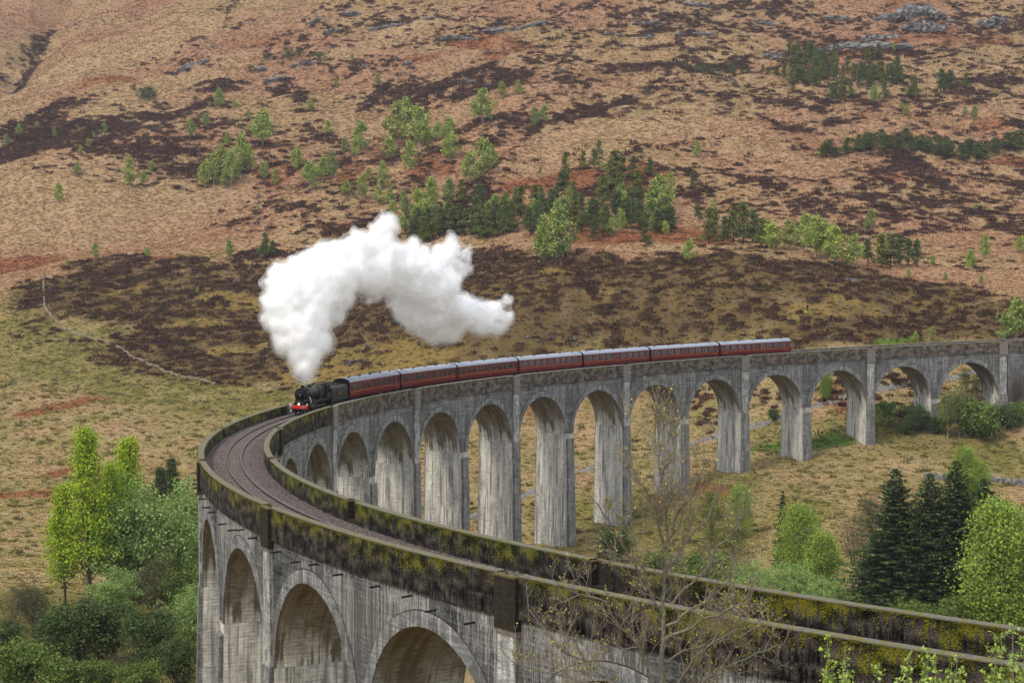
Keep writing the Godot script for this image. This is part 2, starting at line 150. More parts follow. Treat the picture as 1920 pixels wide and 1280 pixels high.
const TREES_B := [
	15.7, -546.8, 8.4, 0, 11, 9, -24.2, -578.5, 7.1, 0, 11, 1, 18.2, -556.1, 8.7, 0, 11, 10, -2.0, -580.7, 8.3, 0, 11, 6, -22.4, -570.7, 7.6, 0, 11, 2,
	44.9, -544.7, 7.6, 0, 11, 20, -12.1, -568.0, 6.7, 0, 11, 3, 65.3, -559.2, 5.4, 1, 12, 3, 62.5, -506.2, 11.4, 1, 12, 4, 66.6, -502.6, 8.5, 1, 12, 6,
	73.3, -505.9, 12.6, 1, 12, 8, 75.6, -502.0, 10.5, 1, 12, 9, 76.3, -488.3, 9.0, 1, 12, 10, 89.6, -501.9, 7.2, 1, 12, 11, 106.7, -460.9, 9.2, 1, 12, 14,
	112.7, -464.9, 8.6, 1, 12, 16, 117.3, -462.1, 7.4, 1, 12, 18, 108.9, -459.3, 9.6, 1, 12, 15, 104.0, -465.4, 6.7, 1, 12, 13, 103.4, -520.6, 5.4, 1, 12, 12,
	69.8, -503.6, 10.1, 1, 12, 7, 66.7, -526.2, 8.4, 1, 12, 5, 115.3, -463.5, 7.4, 1, 12, 17, 41.7, -497.6, 6.0, 1, 12, 2, -88.6, -571.6, 8.7, 1, 12, 0,
	-85.5, -571.7, 5.5, 1, 12, 1, 78.4, -488.0, 6.7, 0, 13, 1, 79.0, -481.8, 8.1, 0, 13, 2, 83.8, -481.7, 8.5, 0, 13, 3, 87.3, -473.7, 10.6, 0, 13, 4,
	88.5, -465.8, 11.6, 0, 13, 5, 91.2, -466.9, 10.5, 0, 13, 6, 93.3, -459.0, 10.7, 0, 13, 7, 98.0, -457.9, 9.2, 0, 13, 8, 114.7, -495.9, 7.2, 0, 13, 11,
	121.3, -501.4, 3.6, 0, 13, 12, 145.9, -492.1, 6.7, 0, 13, 19, 135.7, -471.9, 5.7, 0, 13, 16, 158.1, -495.8, 5.2, 0, 13, 20, 123.4, -467.6, 3.0, 0, 13, 14,
	122.8, -451.7, 2.2, 0, 13, 15, 112.3, -451.2, 2.5, 0, 13, 13, 132.4, -450.0, 2.5, 0, 13, 18, 122.6, -545.8, 6.6, 0, 13, 10, 120.6, -545.4, 3.1, 0, 13, 9,
	51.3, -461.0, 6.3, 0, 13, 0, 169.9, -585.0, 2.3, 0, 13, 17, 126.0, -398.4, 9.9, 0, 14, 4, 123.2, -398.2, 6.4, 0, 14, 3, 105.7, -399.8, 3.8, 0, 14, 2,
	101.4, -400.2, 2.9, 0, 14, 1, 94.4, -399.7, 1.9, 0, 14, 0, 150.4, -797.2, 8.8, 1, 15, 19, 144.4, -781.2, 8.3, 1, 15, 14, 139.1, -780.6, 6.5, 1, 15, 8,
	141.5, -781.4, 7.0, 1, 15, 11, 143.1, -813.3, 9.6, 1, 15, 5, 142.2, -781.0, 7.4, 1, 15, 12, 151.0, -800.0, 8.4, 1, 15, 20, 156.8, -796.9, 6.8, 1, 15, 33,
	155.7, -767.8, 7.8, 1, 15, 41, 164.1, -820.6, 6.7, 1, 15, 35, 153.9, -825.5, 9.6, 1, 15, 15, 159.5, -773.5, 6.2, 1, 15, 44, 157.3, -765.8, 8.0, 1, 15, 42,
	160.3, -791.9, 6.7, 1, 15, 40, 148.9, -813.3, 7.7, 1, 15, 13, 152.7, -765.8, 6.6, 1, 15, 34, 152.9, -804.3, 7.0, 1, 15, 24, 155.4, -807.9, 8.0, 1, 15, 26,
	136.2, -780.3, 7.4, 1, 15, 2, 156.8, -762.7, 6.5, 1, 15, 43, 140.3, -806.4, 6.7, 1, 15, 1, 152.5, -760.6, 7.2, 1, 15, 36, 153.6, -790.9, 7.2, 1, 15, 29,
	147.9, -781.6, 9.2, 1, 15, 21, 141.8, -821.6, 9.2, 1, 15, 0, 166.1, -826.1, 8.4, 1, 15, 38, 146.8, -821.2, 9.5, 1, 15, 10, 158.0, -763.4, 6.3, 1, 15, 46,
	156.1, -824.5, 7.9, 1, 15, 22, 142.0, -804.7, 7.8, 1, 15, 6, 159.8, -824.8, 6.7, 1, 15, 27, 157.9, -787.3, 6.6, 1, 15, 37, 159.1, -819.0, 8.4, 1, 15, 31,
	155.1, -828.3, 8.4, 1, 15, 16, 162.2, -785.3, 7.5, 1, 15, 45, 153.6, -792.2, 9.0, 1, 15, 28, 153.7, -817.7, 7.6, 1, 15, 17, 139.3, -780.6, 8.8, 1, 15, 9,
	158.7, -817.0, 6.8, 1, 15, 30, 155.5, -820.9, 8.0, 1, 15, 23, 153.4, -797.4, 6.7, 1, 15, 25, 162.0, -802.7, 8.9, 1, 15, 39, 143.5, -811.8, 7.4, 1, 15, 7,
	143.2, -815.1, 7.7, 1, 15, 4, 149.5, -793.1, 7.5, 1, 15, 18, 162.1, -829.8, 8.6, 1, 15, 32, 135.4, -770.9, 5.6, 1, 15, 3, 178.0, -790.7, 6.8, 1, 16, 13,
	185.8, -793.9, 7.4, 1, 16, 22, 189.3, -829.5, 9.1, 1, 16, 16, 178.6, -811.2, 6.9, 1, 16, 8, 188.5, -782.9, 8.9, 1, 16, 26, 180.7, -782.9, 8.8, 1, 16, 20,
	168.2, -785.9, 8.6, 1, 16, 3, 186.2, -781.3, 8.4, 1, 16, 24, 176.7, -805.9, 8.6, 1, 16, 6, 182.5, -816.4, 7.2, 1, 16, 11, 174.2, -778.0, 6.8, 1, 16, 12,
	173.3, -795.8, 9.5, 1, 16, 5, 191.7, -792.1, 7.5, 1, 16, 27, 196.4, -816.1, 8.2, 1, 16, 25, 186.6, -786.6, 9.0, 1, 16, 23, 168.0, -776.7, 9.1, 1, 16, 4,
	172.2, -808.9, 6.7, 1, 16, 2, 183.2, -827.1, 7.3, 1, 16, 9, 162.0, -766.1, 8.2, 1, 16, 1, 177.7, -787.0, 7.7, 1, 16, 14, 179.8, -782.4, 9.3, 1, 16, 18,
	174.2, -778.9, 7.1, 1, 16, 10, 183.6, -800.1, 6.8, 1, 16, 17, 177.3, -806.4, 6.7, 1, 16, 7, 178.2, -788.2, 6.4, 1, 16, 15, 178.3, -765.6, 8.0, 1, 16, 21,
	179.4, -778.1, 6.5, 1, 16, 19, 170.7, -814.7, 8.9, 1, 16, 0, 192.0, -766.6, 11.1, 1, 16, 28, 206.2, -771.2, 11.1, 1, 16, 29, 211.5, -771.9, 9.9, 1, 16, 30,
	219.5, -775.4, 6.8, 1, 16, 31, 108.8, -799.0, 4.7, 1, 17, 8, 91.1, -788.4, 4.9, 1, 17, 2, 108.6, -791.6, 4.0, 1, 17, 9, 125.3, -800.9, 4.2, 1, 17, 15,
	134.9, -796.8, 3.4, 1, 17, 19, 126.5, -793.1, 3.3, 1, 17, 16, 133.8, -788.1, 4.3, 1, 17, 20, 110.6, -798.4, 4.0, 1, 17, 11, 95.9, -788.2, 3.5, 1, 17, 5,
	113.6, -790.9, 4.6, 1, 17, 12, 97.3, -789.4, 3.6, 1, 17, 6, 136.2, -800.7, 4.8, 1, 17, 21, 116.5, -791.9, 3.4, 1, 17, 13, 127.5, -794.3, 3.3, 1, 17, 17,
	93.3, -785.5, 4.5, 1, 17, 3, 130.3, -790.2, 4.7, 1, 17, 18, 102.1, -794.6, 4.8, 1, 17, 7, 117.6, -797.9, 3.9, 1, 17, 14, 85.9, -790.7, 4.3, 1, 17, 0,
	94.5, -789.7, 3.8, 1, 17, 4, 86.5, -788.0, 3.9, 1, 17, 1, 109.9, -795.7, 4.0, 1, 17, 10, 209.3, -693.9, 6.5, 1, 18, 58, 184.5, -686.2, 5.3, 1, 18, 41,
	192.3, -684.7, 5.5, 1, 18, 48, 182.9, -684.1, 4.6, 1, 18, 39, 132.5, -664.8, 4.7, 1, 18, 3, 175.5, -684.9, 5.8, 1, 18, 30, 153.4, -681.1, 4.6, 1, 18, 14,
	184.5, -679.3, 5.9, 1, 18, 44, 183.6, -689.3, 6.4, 1, 18, 38, 184.7, -688.2, 5.9, 1, 18, 40, 176.2, -678.7, 5.2, 1, 18, 35, 200.0, -685.2, 6.5, 1, 18, 54,
	171.3, -679.5, 3.8, 1, 18, 28, 158.0, -673.2, 5.5, 1, 18, 20, 202.7, -693.4, 5.6, 1, 18, 55, 157.5, -672.3, 5.6, 1, 18, 19, 173.1, -683.8, 4.9, 1, 18, 29,
	199.2, -684.7, 4.7, 1, 18, 53, 149.3, -676.2, 6.2, 1, 18, 10, 141.2, -674.1, 5.9, 1, 18, 6, 144.2, -667.8, 5.3, 1, 18, 7, 196.7, -691.6, 5.9, 1, 18, 50,
	160.9, -677.0, 5.2, 1, 18, 21, 201.0, -686.1, 4.6, 1, 18, 56, 178.2, -688.0, 4.4, 1, 18, 34, 128.8, -664.1, 5.2, 1, 18, 0, 175.5, -678.2, 4.3, 1, 18, 33,
	176.3, -683.8, 5.7, 1, 18, 31, 185.5, -679.5, 5.1, 1, 18, 45, 197.4, -692.7, 4.8, 1, 18, 51, 197.6, -689.2, 6.4, 1, 18, 52, 146.4, -676.3, 6.1, 1, 18, 8,
	164.8, -674.3, 4.3, 1, 18, 24, 138.8, -666.6, 4.2, 1, 18, 5, 176.3, -677.5, 5.9, 1, 18, 36, 188.6, -688.9, 6.1, 1, 18, 46, 187.1, -689.8, 6.5, 1, 18, 43,
	179.8, -688.4, 4.2, 1, 18, 37, 134.4, -665.0, 4.3, 1, 18, 4, 157.5, -676.5, 5.6, 1, 18, 17, 186.8, -680.1, 4.9, 1, 18, 47, 171.2, -679.3, 4.1, 1, 18, 27,
	175.6, -680.5, 5.7, 1, 18, 32, 169.1, -685.6, 6.5, 1, 18, 25, 133.8, -673.7, 5.7, 1, 18, 2, 150.1, -670.2, 5.1, 1, 18, 12, 156.7, -679.6, 6.3, 1, 18, 15,
	157.7, -674.5, 5.1, 1, 18, 18, 185.3, -687.8, 5.5, 1, 18, 42, 150.8, -673.1, 6.1, 1, 18, 13, 168.2, -674.6, 4.9, 1, 18, 26, 147.0, -676.1, 4.0, 1, 18, 9,
	148.1, -669.4, 5.0, 1, 18, 11, 208.5, -690.6, 4.9, 1, 18, 59, 202.7, -684.2, 4.8, 1, 18, 57, 192.1, -680.6, 5.9, 1, 18, 49, 155.1, -670.5, 4.4, 1, 18, 16,
	164.2, -677.4, 5.2, 1, 18, 23, 130.9, -666.0, 6.3, 1, 18, 1, 163.2, -678.2, 4.0, 1, 18, 22, 216.7, -697.6, 7.8, 1, 18, 60, 219.2, -696.5, 8.4, 1, 18, 61,
	222.2, -698.7, 7.3, 1, 18, 62, 202.1, -849.8, 4.1, 0, 19, 1, 171.3, -757.4, 7.9, 0, 19, 0, 179.6, -739.5, 4.2, 0, 19, 2, 180.0, -731.1, 4.7, 0, 19, 3,
	209.5, -740.6, 4.2, 0, 19, 4, 211.7, -732.8, 5.9, 0, 19, 5, 231.4, -764.5, 3.1, 0, 19, 6, -196.9, -870.6, 7.7, 2, 20, 2, -202.0, -875.2, 5.6, 2, 20, 1,
	-209.0, -884.1, 3.5, 2, 20, 0, -168.7, -853.9, 3.4, 2, 20, 3, -127.0, -910.0, 6.6, 2, 20, 6, -121.2, -912.0, 5.1, 2, 20, 7, -140.8, -921.2, 4.4, 2, 20, 5,
	-107.7, -900.7, 5.8, 2, 20, 8, -145.7, -894.8, 4.3, 2, 20, 4]
const PUFFS := [
	-30.0, 36.4, -231.0, 0.70, -30.0, 37.4, -231.0, 1.31, -30.3, 39.2, -232.0, 2.17, -30.6, 41.5, -233.0, 3.12, -31.1, 43.8, -234.0, 3.91, -31.4, 46.5, -235.0, 4.32,
	-32.1, 48.9, -236.0, 3.63, -29.8, 48.8, -238.0, 4.61, -34.1, 49.6, -236.0, 2.05, -32.5, 45.0, -234.0, 3.60, -32.7, 41.1, -233.0, 2.03, -28.1, 41.1, -233.0, 1.71,
	-27.7, 50.4, -240.0, 4.65, -29.2, 44.1, -236.0, 2.05, -24.9, 51.4, -242.0, 3.72, -22.8, 53.9, -244.0, 3.59, -21.3, 52.1, -245.0, 4.10, -19.9, 56.8, -246.0, 1.97,
	-19.1, 58.3, -246.0, 1.40, -18.2, 51.7, -248.0, 4.15, -14.9, 50.5, -250.0, 4.68, -16.3, 53.1, -250.0, 3.01, -12.6, 48.8, -252.0, 4.72, -13.6, 45.4, -254.0, 4.25,
	-10.1, 45.7, -257.0, 3.95, -10.9, 53.7, -256.0, 2.57, -9.6, 55.3, -257.0, 2.06, -7.8, 54.1, -258.0, 1.55, -8.4, 52.2, -258.0, 1.73, -16.0, 46.1, -252.0, 2.70,
	-14.8, 43.4, -253.0, 2.03, -9.7, 42.2, -260.0, 2.78, -7.0, 44.4, -262.0, 3.68, -12.1, 42.3, -258.0, 2.93, -5.1, 43.4, -265.0, 3.19, -2.7, 45.6, -268.0, 2.15,
	-1.4, 46.4, -270.0, 1.53, -2.7, 42.2, -268.0, 2.15, -0.9, 43.3, -270.0, 1.44, -2.5, 44.0, -269.0, 2.16, -4.0, 44.2, -267.0, 2.32, -26.3, 47.9, -242.0, 2.75,
	-27.8, 45.2, -241.0, 1.93, -10.3, 40.9, -260.0, 1.39, -21.0, 49.2, -247.0, 2.15]
const NEAR_TREES := [
	["aspen", -60.5, -225.9, 26.8, "tallest yellow green aspen on the left, standing beside the pasture"],
	["aspen", -57.7, -238.1, 23.9, "second tall yellow green aspen, right of the tallest one"],
	["aspen", -64.1, -227.2, 17.9, "lower aspen left of the tallest yellow green one"],
	["aspen", -59.0, -232.0, 20.9, "slim aspen between the two tall yellow green ones"],
	["scotspine", -71.1, -320.3, 9.9, "small dark pine left of the viaduct's outer refuge, shorter of two"],
	["scotspine", -68.3, -319.9, 12.0, "small dark pine left of the viaduct's outer refuge, taller of two"],
	["willow", -54.6, -232.5, 15.9, "broad pale green willow spreading left of the viaduct"],
	["willow", -51.2, -243.6, 14.7, "pale green willow touching the left edge of the viaduct"],
	["willow", -54.9, -218.6, 6.9, "small pale green willow low beside the aspen trunks"],
	["willow", -42.2, -203.6, 7.5, "green willow bush low against the outermost pier"],
	["twiggy", -49.5, -220.1, 10.3, "brown leafless thicket tree under the pale green willow"],
	["twiggy", -60.8, -202.9, 8.8, "grey brown leafless shrub at the left edge of the photo"],
	["twiggy", -65.7, -207.1, 7.6, "bare brown shrub cut by the left frame edge below the pasture"],
	["twiggy", -43.3, -174.5, 5.3, "leafless brown shrub at the bottom among the dark bushes"],
	["deadtree", -44.6, -206.6, 5.2, "small dead pale trunk standing among the bushes by the pier"],
	["bush", -53.8, -173.3, 5.5, "bright green rounded bush in the bottom left corner"],
	["bush", -48.3, -170.6, 4.0, "low green bush right of the bottom left corner"],
	["darkbush", -52.1, -190.7, 7.0, "dark green bush below the lowest aspen"],
	["darkbush", -48.5, -193.3, 6.5, "dark green bush below the aspen trunks"],
	["darkbush", -42.6, -184.4, 6.5, "dark green bush under the leafless thicket"],
	["darkbush", -37.0, -174.1, 4.9, "dark green bush at the bottom beside the pier"],
	["darkbush", -55.8, -192.4, 5.1, "dark low bush near the left edge among bare shrubs"],
	["bush", -44.8, -172.4, 3.5, "small green bush at the bottom edge left of centre of the thicket"],
	["bush", -39.6, -168.7, 3.9, "green bush at the bottom edge beside the dark bushes"],
	["darkbush", -62.2, -195.4, 3.9, "dark bush behind the bottom left corner bush"],
	["darkbush", -65.5, -216.0, 4.3, "low brownish green bush at the foot of the pasture"],
	["bush", -45.1, -221.2, 6.7, "fresh green bush half hidden by the viaduct's outer pier"],
	["spruce", 52.2, -216.4, 21.3, "dark spruce, leftmost of the tall conifers on the right"],
	["spruce", 57.0, -216.3, 20.6, "dark spruce, second of the tall conifers on the right"],
	["spruce", 60.4, -216.2, 22.4, "tallest dark spruce in the group on the right"],
	["spruce", 65.9, -221.9, 19.4, "dark spruce at the right end of the conifer group"],
	["spruce", 54.1, -213.6, 14.6, "short dark spruce filling the gap between the two leftmost tall conifers"],
	["spruce", 57.9, -212.8, 13.5, "short dark spruce filling the gap left of the tallest conifer"],
	["spruce", 61.8, -213.4, 14.3, "short dark spruce between the tallest conifer and the right end one"],
	["spruce", 49.1, -214.4, 12.9, "lower dark spruce at the left foot of the conifer group"],
	["thinspruce", 45.9, -269.2, 13.5, "thin ragged spruce standing left of the bright green birch"],
	["birch", 43.2, -237.7, 14.9, "bright green birch right of the thin ragged spruce"],
	["birch", 45.3, -232.1, 10.9, "low green birch right of the bright birch beyond the parapet"],
	["birch", 42.4, -293.1, 10.3, "narrow bright green birch behind the leafless foreground birch"],
	["birch", 62.2, -203.3, 18.7, "large drooping green birch right of the dark spruces"],
	["birch", 65.4, -203.1, 16.3, "green birch cut by the right frame edge"],
	["birch", 89.8, -313.8, 11.7, "thin pale birch rising behind the dark spruces"],
	["birch", 92.3, -312.4, 9.4, "thin pale birch right behind the tallest spruce"],
	["twiggy", 64.3, -284.6, 9.5, "bare reddish sapling left of the dark spruces"],
	["twiggy", 57.3, -266.0, 9.8, "leafless shrub beside the left foot of the spruces"],
	["darkbush", 18.1, -283.4, 5.7, "dark green bush behind the mossy parapet below the piers"],
	["olive", 36.3, -288.0, 10.6, "olive green tree behind the top of the foreground birch"],
	["olive", 36.2, -259.0, 9.5, "olive green tree below the narrow bright birch"],
	["willow", 39.0, -222.7, 7.1, "grey green willow haze behind the parapet below the bright birch"],
	["willow", 34.5, -227.5, 6.8, "grey green willow behind the foreground birch twigs"],
	["willow", 43.0, -216.4, 5.8, "grey green willow left of the lowest spruce"],
	["bush", 32.0, -243.7, 5.7, "bright green bush behind the inner parapet"],
	["bush", 28.2, -254.1, 5.1, "green bush behind the inner parapet near the bare birch"],
	["bush", 24.5, -269.9, 4.5, "small green bush behind the inner parapet, leftmost there"],
	["bush", 58.1, -205.2, 4.8, "green bush at the foot of the tallest spruce"],
	["bush", 53.0, -207.0, 4.2, "green bush in front of the spruce trunks"],
	["bush", 46.2, -214.4, 4.3, "green bush at the parapet left of the spruces"],
	["birch", 74.3, -377.2, 7.8, "small birch seen through the third arch from the right end"],
	["archbirch", 99.9, -355.0, 12.5, "slender birch with pale trunk under the last arch, left of two"],
	["archbirch", 97.0, -354.1, 10.7, "loose birch left of the slender pale trunked one at the last arch"],
	["bush", 104.0, -353.2, 7.8, "broad green bush under the last arch"],
	["bush", 84.0, -360.6, 5.3, "bright green bush against the second pier from the right end"],
	["archbirch", 106.0, -371.5, 6.5, "birch standing behind the last arch, seen through its opening"],
	["twiggy", 115.8, -363.1, 8.0, "bare pale birch sapling at the right frame edge below the end wall"],
	["archbirch", 108.0, -369.7, 5.7, "low birch behind the last arch beside the taller one"],
	["olive", 107.1, -355.8, 5.9, "olive bushy tree right of the last arch's pier"],
	["darkbush", 91.5, -358.2, 5.7, "grey green bush at the foot of the pier between the last two arches"],
	["olive", 80.9, -353.8, 7.8, "dark green tree close against the second last refuge pier"],
	["darkbush", 62.5, -379.0, 2.8, "small dark bush by the road behind the fourth pier from the right"],
	["darkbush", 110.3, -355.5, 5.2, "dark scrub on the slope below the end wall"],
	["darkbush", 88.7, -357.4, 3.3, "low scrub left of the grey green bush at the last piers"],
	["darkbush", 95.7, -356.9, 3.6, "low dark scrub below the slender birch trunks"],
	["bush", 113.2, -357.4, 4.8, "green bush at the right frame edge below the end wall"],
]
# foreground birch: limbs as runs of x, y, z
const BIRCH_LIMBS := [
	[4.31, 35.18, -45.00, 4.30, 36.71, -45.00, 4.31, 38.55, -45.00, 4.29, 40.31, -45.00, 4.39, 41.91, -45.00, 4.42, 43.06, -45.00, 4.23, 44.35, -45.00, 4.17, 45.26, -45.00, 4.07, 46.28, -45.00],
	[4.29, 40.54, -45.00, 3.67, 41.64, -44.76, 3.02, 42.68, -44.53, 2.63, 43.40, -44.29, 2.25, 43.95, -44.06],
	[4.56, 40.80, -45.00, 4.88, 41.27, -45.04, 5.58, 41.76, -45.08, 5.72, 42.40, -45.12, 6.18, 42.67, -45.16, 6.65, 43.56, -45.20],
	[4.02, 38.55, -45.00, 3.71, 39.42, -44.88, 3.32, 39.98, -44.77, 2.89, 40.37, -44.65, 2.52, 41.05, -44.53, 1.75, 41.25, -44.41, 1.12, 41.67, -44.30],
	[3.34, 37.79, -45.00, 2.78, 38.53, -45.09, 2.15, 39.11, -45.19, 1.47, 39.41, -45.28, 0.76, 40.22, -45.37, 0.46, 40.60, -45.47],
	[4.40, 40.16, -45.00, 5.32, 40.78, -45.11, 6.10, 41.32, -45.23, 6.59, 41.67, -45.34],
	[4.40, 39.78, -45.00, 5.30, 40.38, -44.61, 5.93, 40.74, -44.22, 6.64, 41.26, -43.83],
	[4.58, 38.40, -45.00, 5.30, 39.48, -44.56, 5.83, 40.04, -44.12, 6.59, 40.52, -43.69],
	[4.56, 37.48, -45.00, 5.44, 38.48, -45.30, 6.81, 39.15, -45.61, 7.89, 39.49, -45.91],
	[4.33, 42.37, -45.00, 4.12, 43.04, -44.78, 4.01, 43.72, -44.57, 3.59, 44.34, -44.35, 3.26, 44.90, -44.13],
	[4.40, 42.68, -45.00, 4.75, 43.47, -44.76, 5.08, 44.05, -44.52, 5.32, 44.74, -44.28],
	[4.39, 41.69, -45.00, 5.16, 42.73, -45.45, 5.58, 43.03, -45.89, 5.99, 43.71, -46.34],
	[4.20, 44.50, -45.00, 4.56, 45.11, -44.97, 4.67, 45.64, -44.95],
	[4.18, 45.10, -45.00, 3.87, 45.61, -45.30, 3.75, 45.96, -45.61],
	[4.18, 37.64, -45.00, 2.88, 38.41, -44.98, 1.52, 38.72, -44.96, 0.00, 39.18, -44.94],
	[4.40, 39.17, -45.00, 5.17, 39.52, -45.13, 6.40, 39.80, -45.25, 7.34, 40.23, -45.38],
]
const SAPLINGS := [
	[6.42, 42.73, -32.00, "pale leaved sapling in front of the parapet, leftmost of the bottom right saplings"],
	[7.03, 42.34, -33.00, "pale leaved sapling second from the left at the bottom right"],
	[7.26, 42.48, -31.00, "low fresh green sapling below the outer parapet's cut end"],
	[8.23, 42.11, -33.00, "fresh green sapling in the middle of the bottom right thicket"],
	[8.96, 42.02, -34.00, "pale green sapling beside the inner parapet at bottom right"],
	[8.73, 42.62, -31.00, "upright slim sapling right of the middle of the bottom right thicket"],
	[9.08, 43.03, -30.00, "yellow green sapling near the bottom right corner"],
	[9.55, 43.39, -30.00, "tall bright green sapling cut by the right frame edge"],
	[10.41, 42.73, -32.00, "bright green sapling beyond the bottom right corner"],
]
const PITCH := 17.59916          # arch pitch along the line
const BAY := 35.19831            # two arches between refuges
const GX0 := -480.0
const GZ0 := -1400.0
const CELL := 10.0
const SUB := 4
const CNX := 99
const CNZ := 146
const STEP := 2.5
const GULLY := [Vector2(-340, -1300), Vector2(-322, -1156), Vector2(-318, -1100), Vector2(-303, -1034), Vector2(-306, -999), Vector2(-302, -947), Vector2(-318, -890)]

var FNX := (CNX - 1) * SUB + 1
var FNZ := (CNZ - 1) * SUB + 1
var H := PackedFloat32Array()     # fine height grid
var GC := PackedColorArray()      # ground colour on the same grid
var MH := PackedFloat32Array()    # heather share
var MK := PackedFloat32Array()    # knoll share
var MG := PackedFloat32Array()    # green share
var PX := PackedFloat32Array()
var PZ := PackedFloat32Array()
var PT := PackedFloat32Array()
var rng := RandomNumberGenerator.new()
var M := {}
var names := {}

func _ready():
	rng.seed = 7
	# ---- camera, sky, light, exposure
	var cam := Camera3D.new()
	cam.name = "camera"
	cam.position = Vector3(0, CAM_Y, 0)
	cam.rotation = Vector3(-0.0382722, 0, 0)
	cam.fov = 24.154
	cam.near = 0.5
	cam.far = 4000.0
	add_child(cam)
	var sky_mat := ProceduralSkyMaterial.new()
	sky_mat.sky_top_color = Color(0.93, 0.95, 0.98)
	sky_mat.sky_horizon_color = Color(0.78, 0.80, 0.83)
	sky_mat.sky_curve = 0.25
	sky_mat.ground_bottom_color = Color(0.30, 0.27, 0.22)
	sky_mat.ground_horizon_color = Color(0.45, 0.42, 0.38)
	sky_mat.sky_energy_multiplier = 1.0
	var sky := Sky.new()
	sky.sky_material = sky_mat
	var env := Environment.new()
	env.background_mode = Environment.BG_SKY
	env.sky = sky
	env.tonemap_mode = Environment.TONE_MAPPER_LINEAR
	env.tonemap_exposure = 1.74
	env.sdfgi_enabled = true
	env.ssao_enabled = true
	env.ssil_enabled = true
	env.fog_enabled = true
	env.fog_light_color = Color(0.80, 0.82, 0.88)
	env.fog_density = 0.00006
	var we := WorldEnvironment.new()
	we.name = "environment"
	we.environment = env
	add_child(we)
	var sun := DirectionalLight3D.new()
	sun.name = "sun"
	sun.light_color = Color(1.0, 0.96, 0.90)
	sun.light_energy = 0.6
	sun.light_angular_distance = 12.0
	sun.shadow_enabled = true
	sun.rotation = Vector3(deg_to_rad(-52), deg_to_rad(-50), 0)
	add_child(sun)
	# ---- ground and hills, viaduct, train, steam, plants
	make_path()
	make_heights()
	make_materials()
	paint_ground()
	build_ground()
	build_tufts()
	build_viaduct()
	build_track()
	build_train()
	build_steam()
	build_rocks()
	build_valley_things()
	build_far_trees()
	build_near_trees()

# ------------------------------------------------------------------ helpers
func numbered(called: String) -> String:
	if not names.has(called):
		names[called] = 0
		return called
	names[called] += 1
	return "%s_%03d" % [called, names[called]]

func tag(o: Node, label := "", category := "", group := "", kind := "") -> void:
	if label: o.set_meta("label", label)
	if category: o.set_meta("category", category)
	if group: o.set_meta("group", group)
	if kind: o.set_meta("kind", kind)

func thing(called: String, label: String, category: String, at := Vector3.ZERO, turn := 0.0, group := "") -> Node3D:
	var o := Node3D.new()
	o.name = numbered(called)
	o.position = at
	o.rotation.y = turn
	tag(o, label, category, group)
	add_child(o)
	return o

func put(called: String, mesh: Mesh, m: Material, parent: Node = self, kind := "") -> MeshInstance3D:
	var o := MeshInstance3D.new()
	o.name = numbered(called) if parent == self else part_name(parent, called)
	o.mesh = mesh
	if m: o.material_override = m
	if kind: o.set_meta("kind", kind)
	parent.add_child(o)
	return o

func part_name(parent: Node, called: String) -> String:
	if not parent.has_node(called): return called
	var n: int = parent.get_meta("n_" + called, 0) + 1
	parent.set_meta("n_" + called, n)
	return "%s_%03d" % [called, n]

func copy_of(o: Node3D, label := "", group := "") -> Node3D:
	var c: Node3D = o.duplicate()
	var base: String = o.get_meta("base_name", o.name)
	c.name = numbered(base)
	add_child(c)
	if label: c.set_meta("label", label)
	if group: c.set_meta("group", group)
	return c

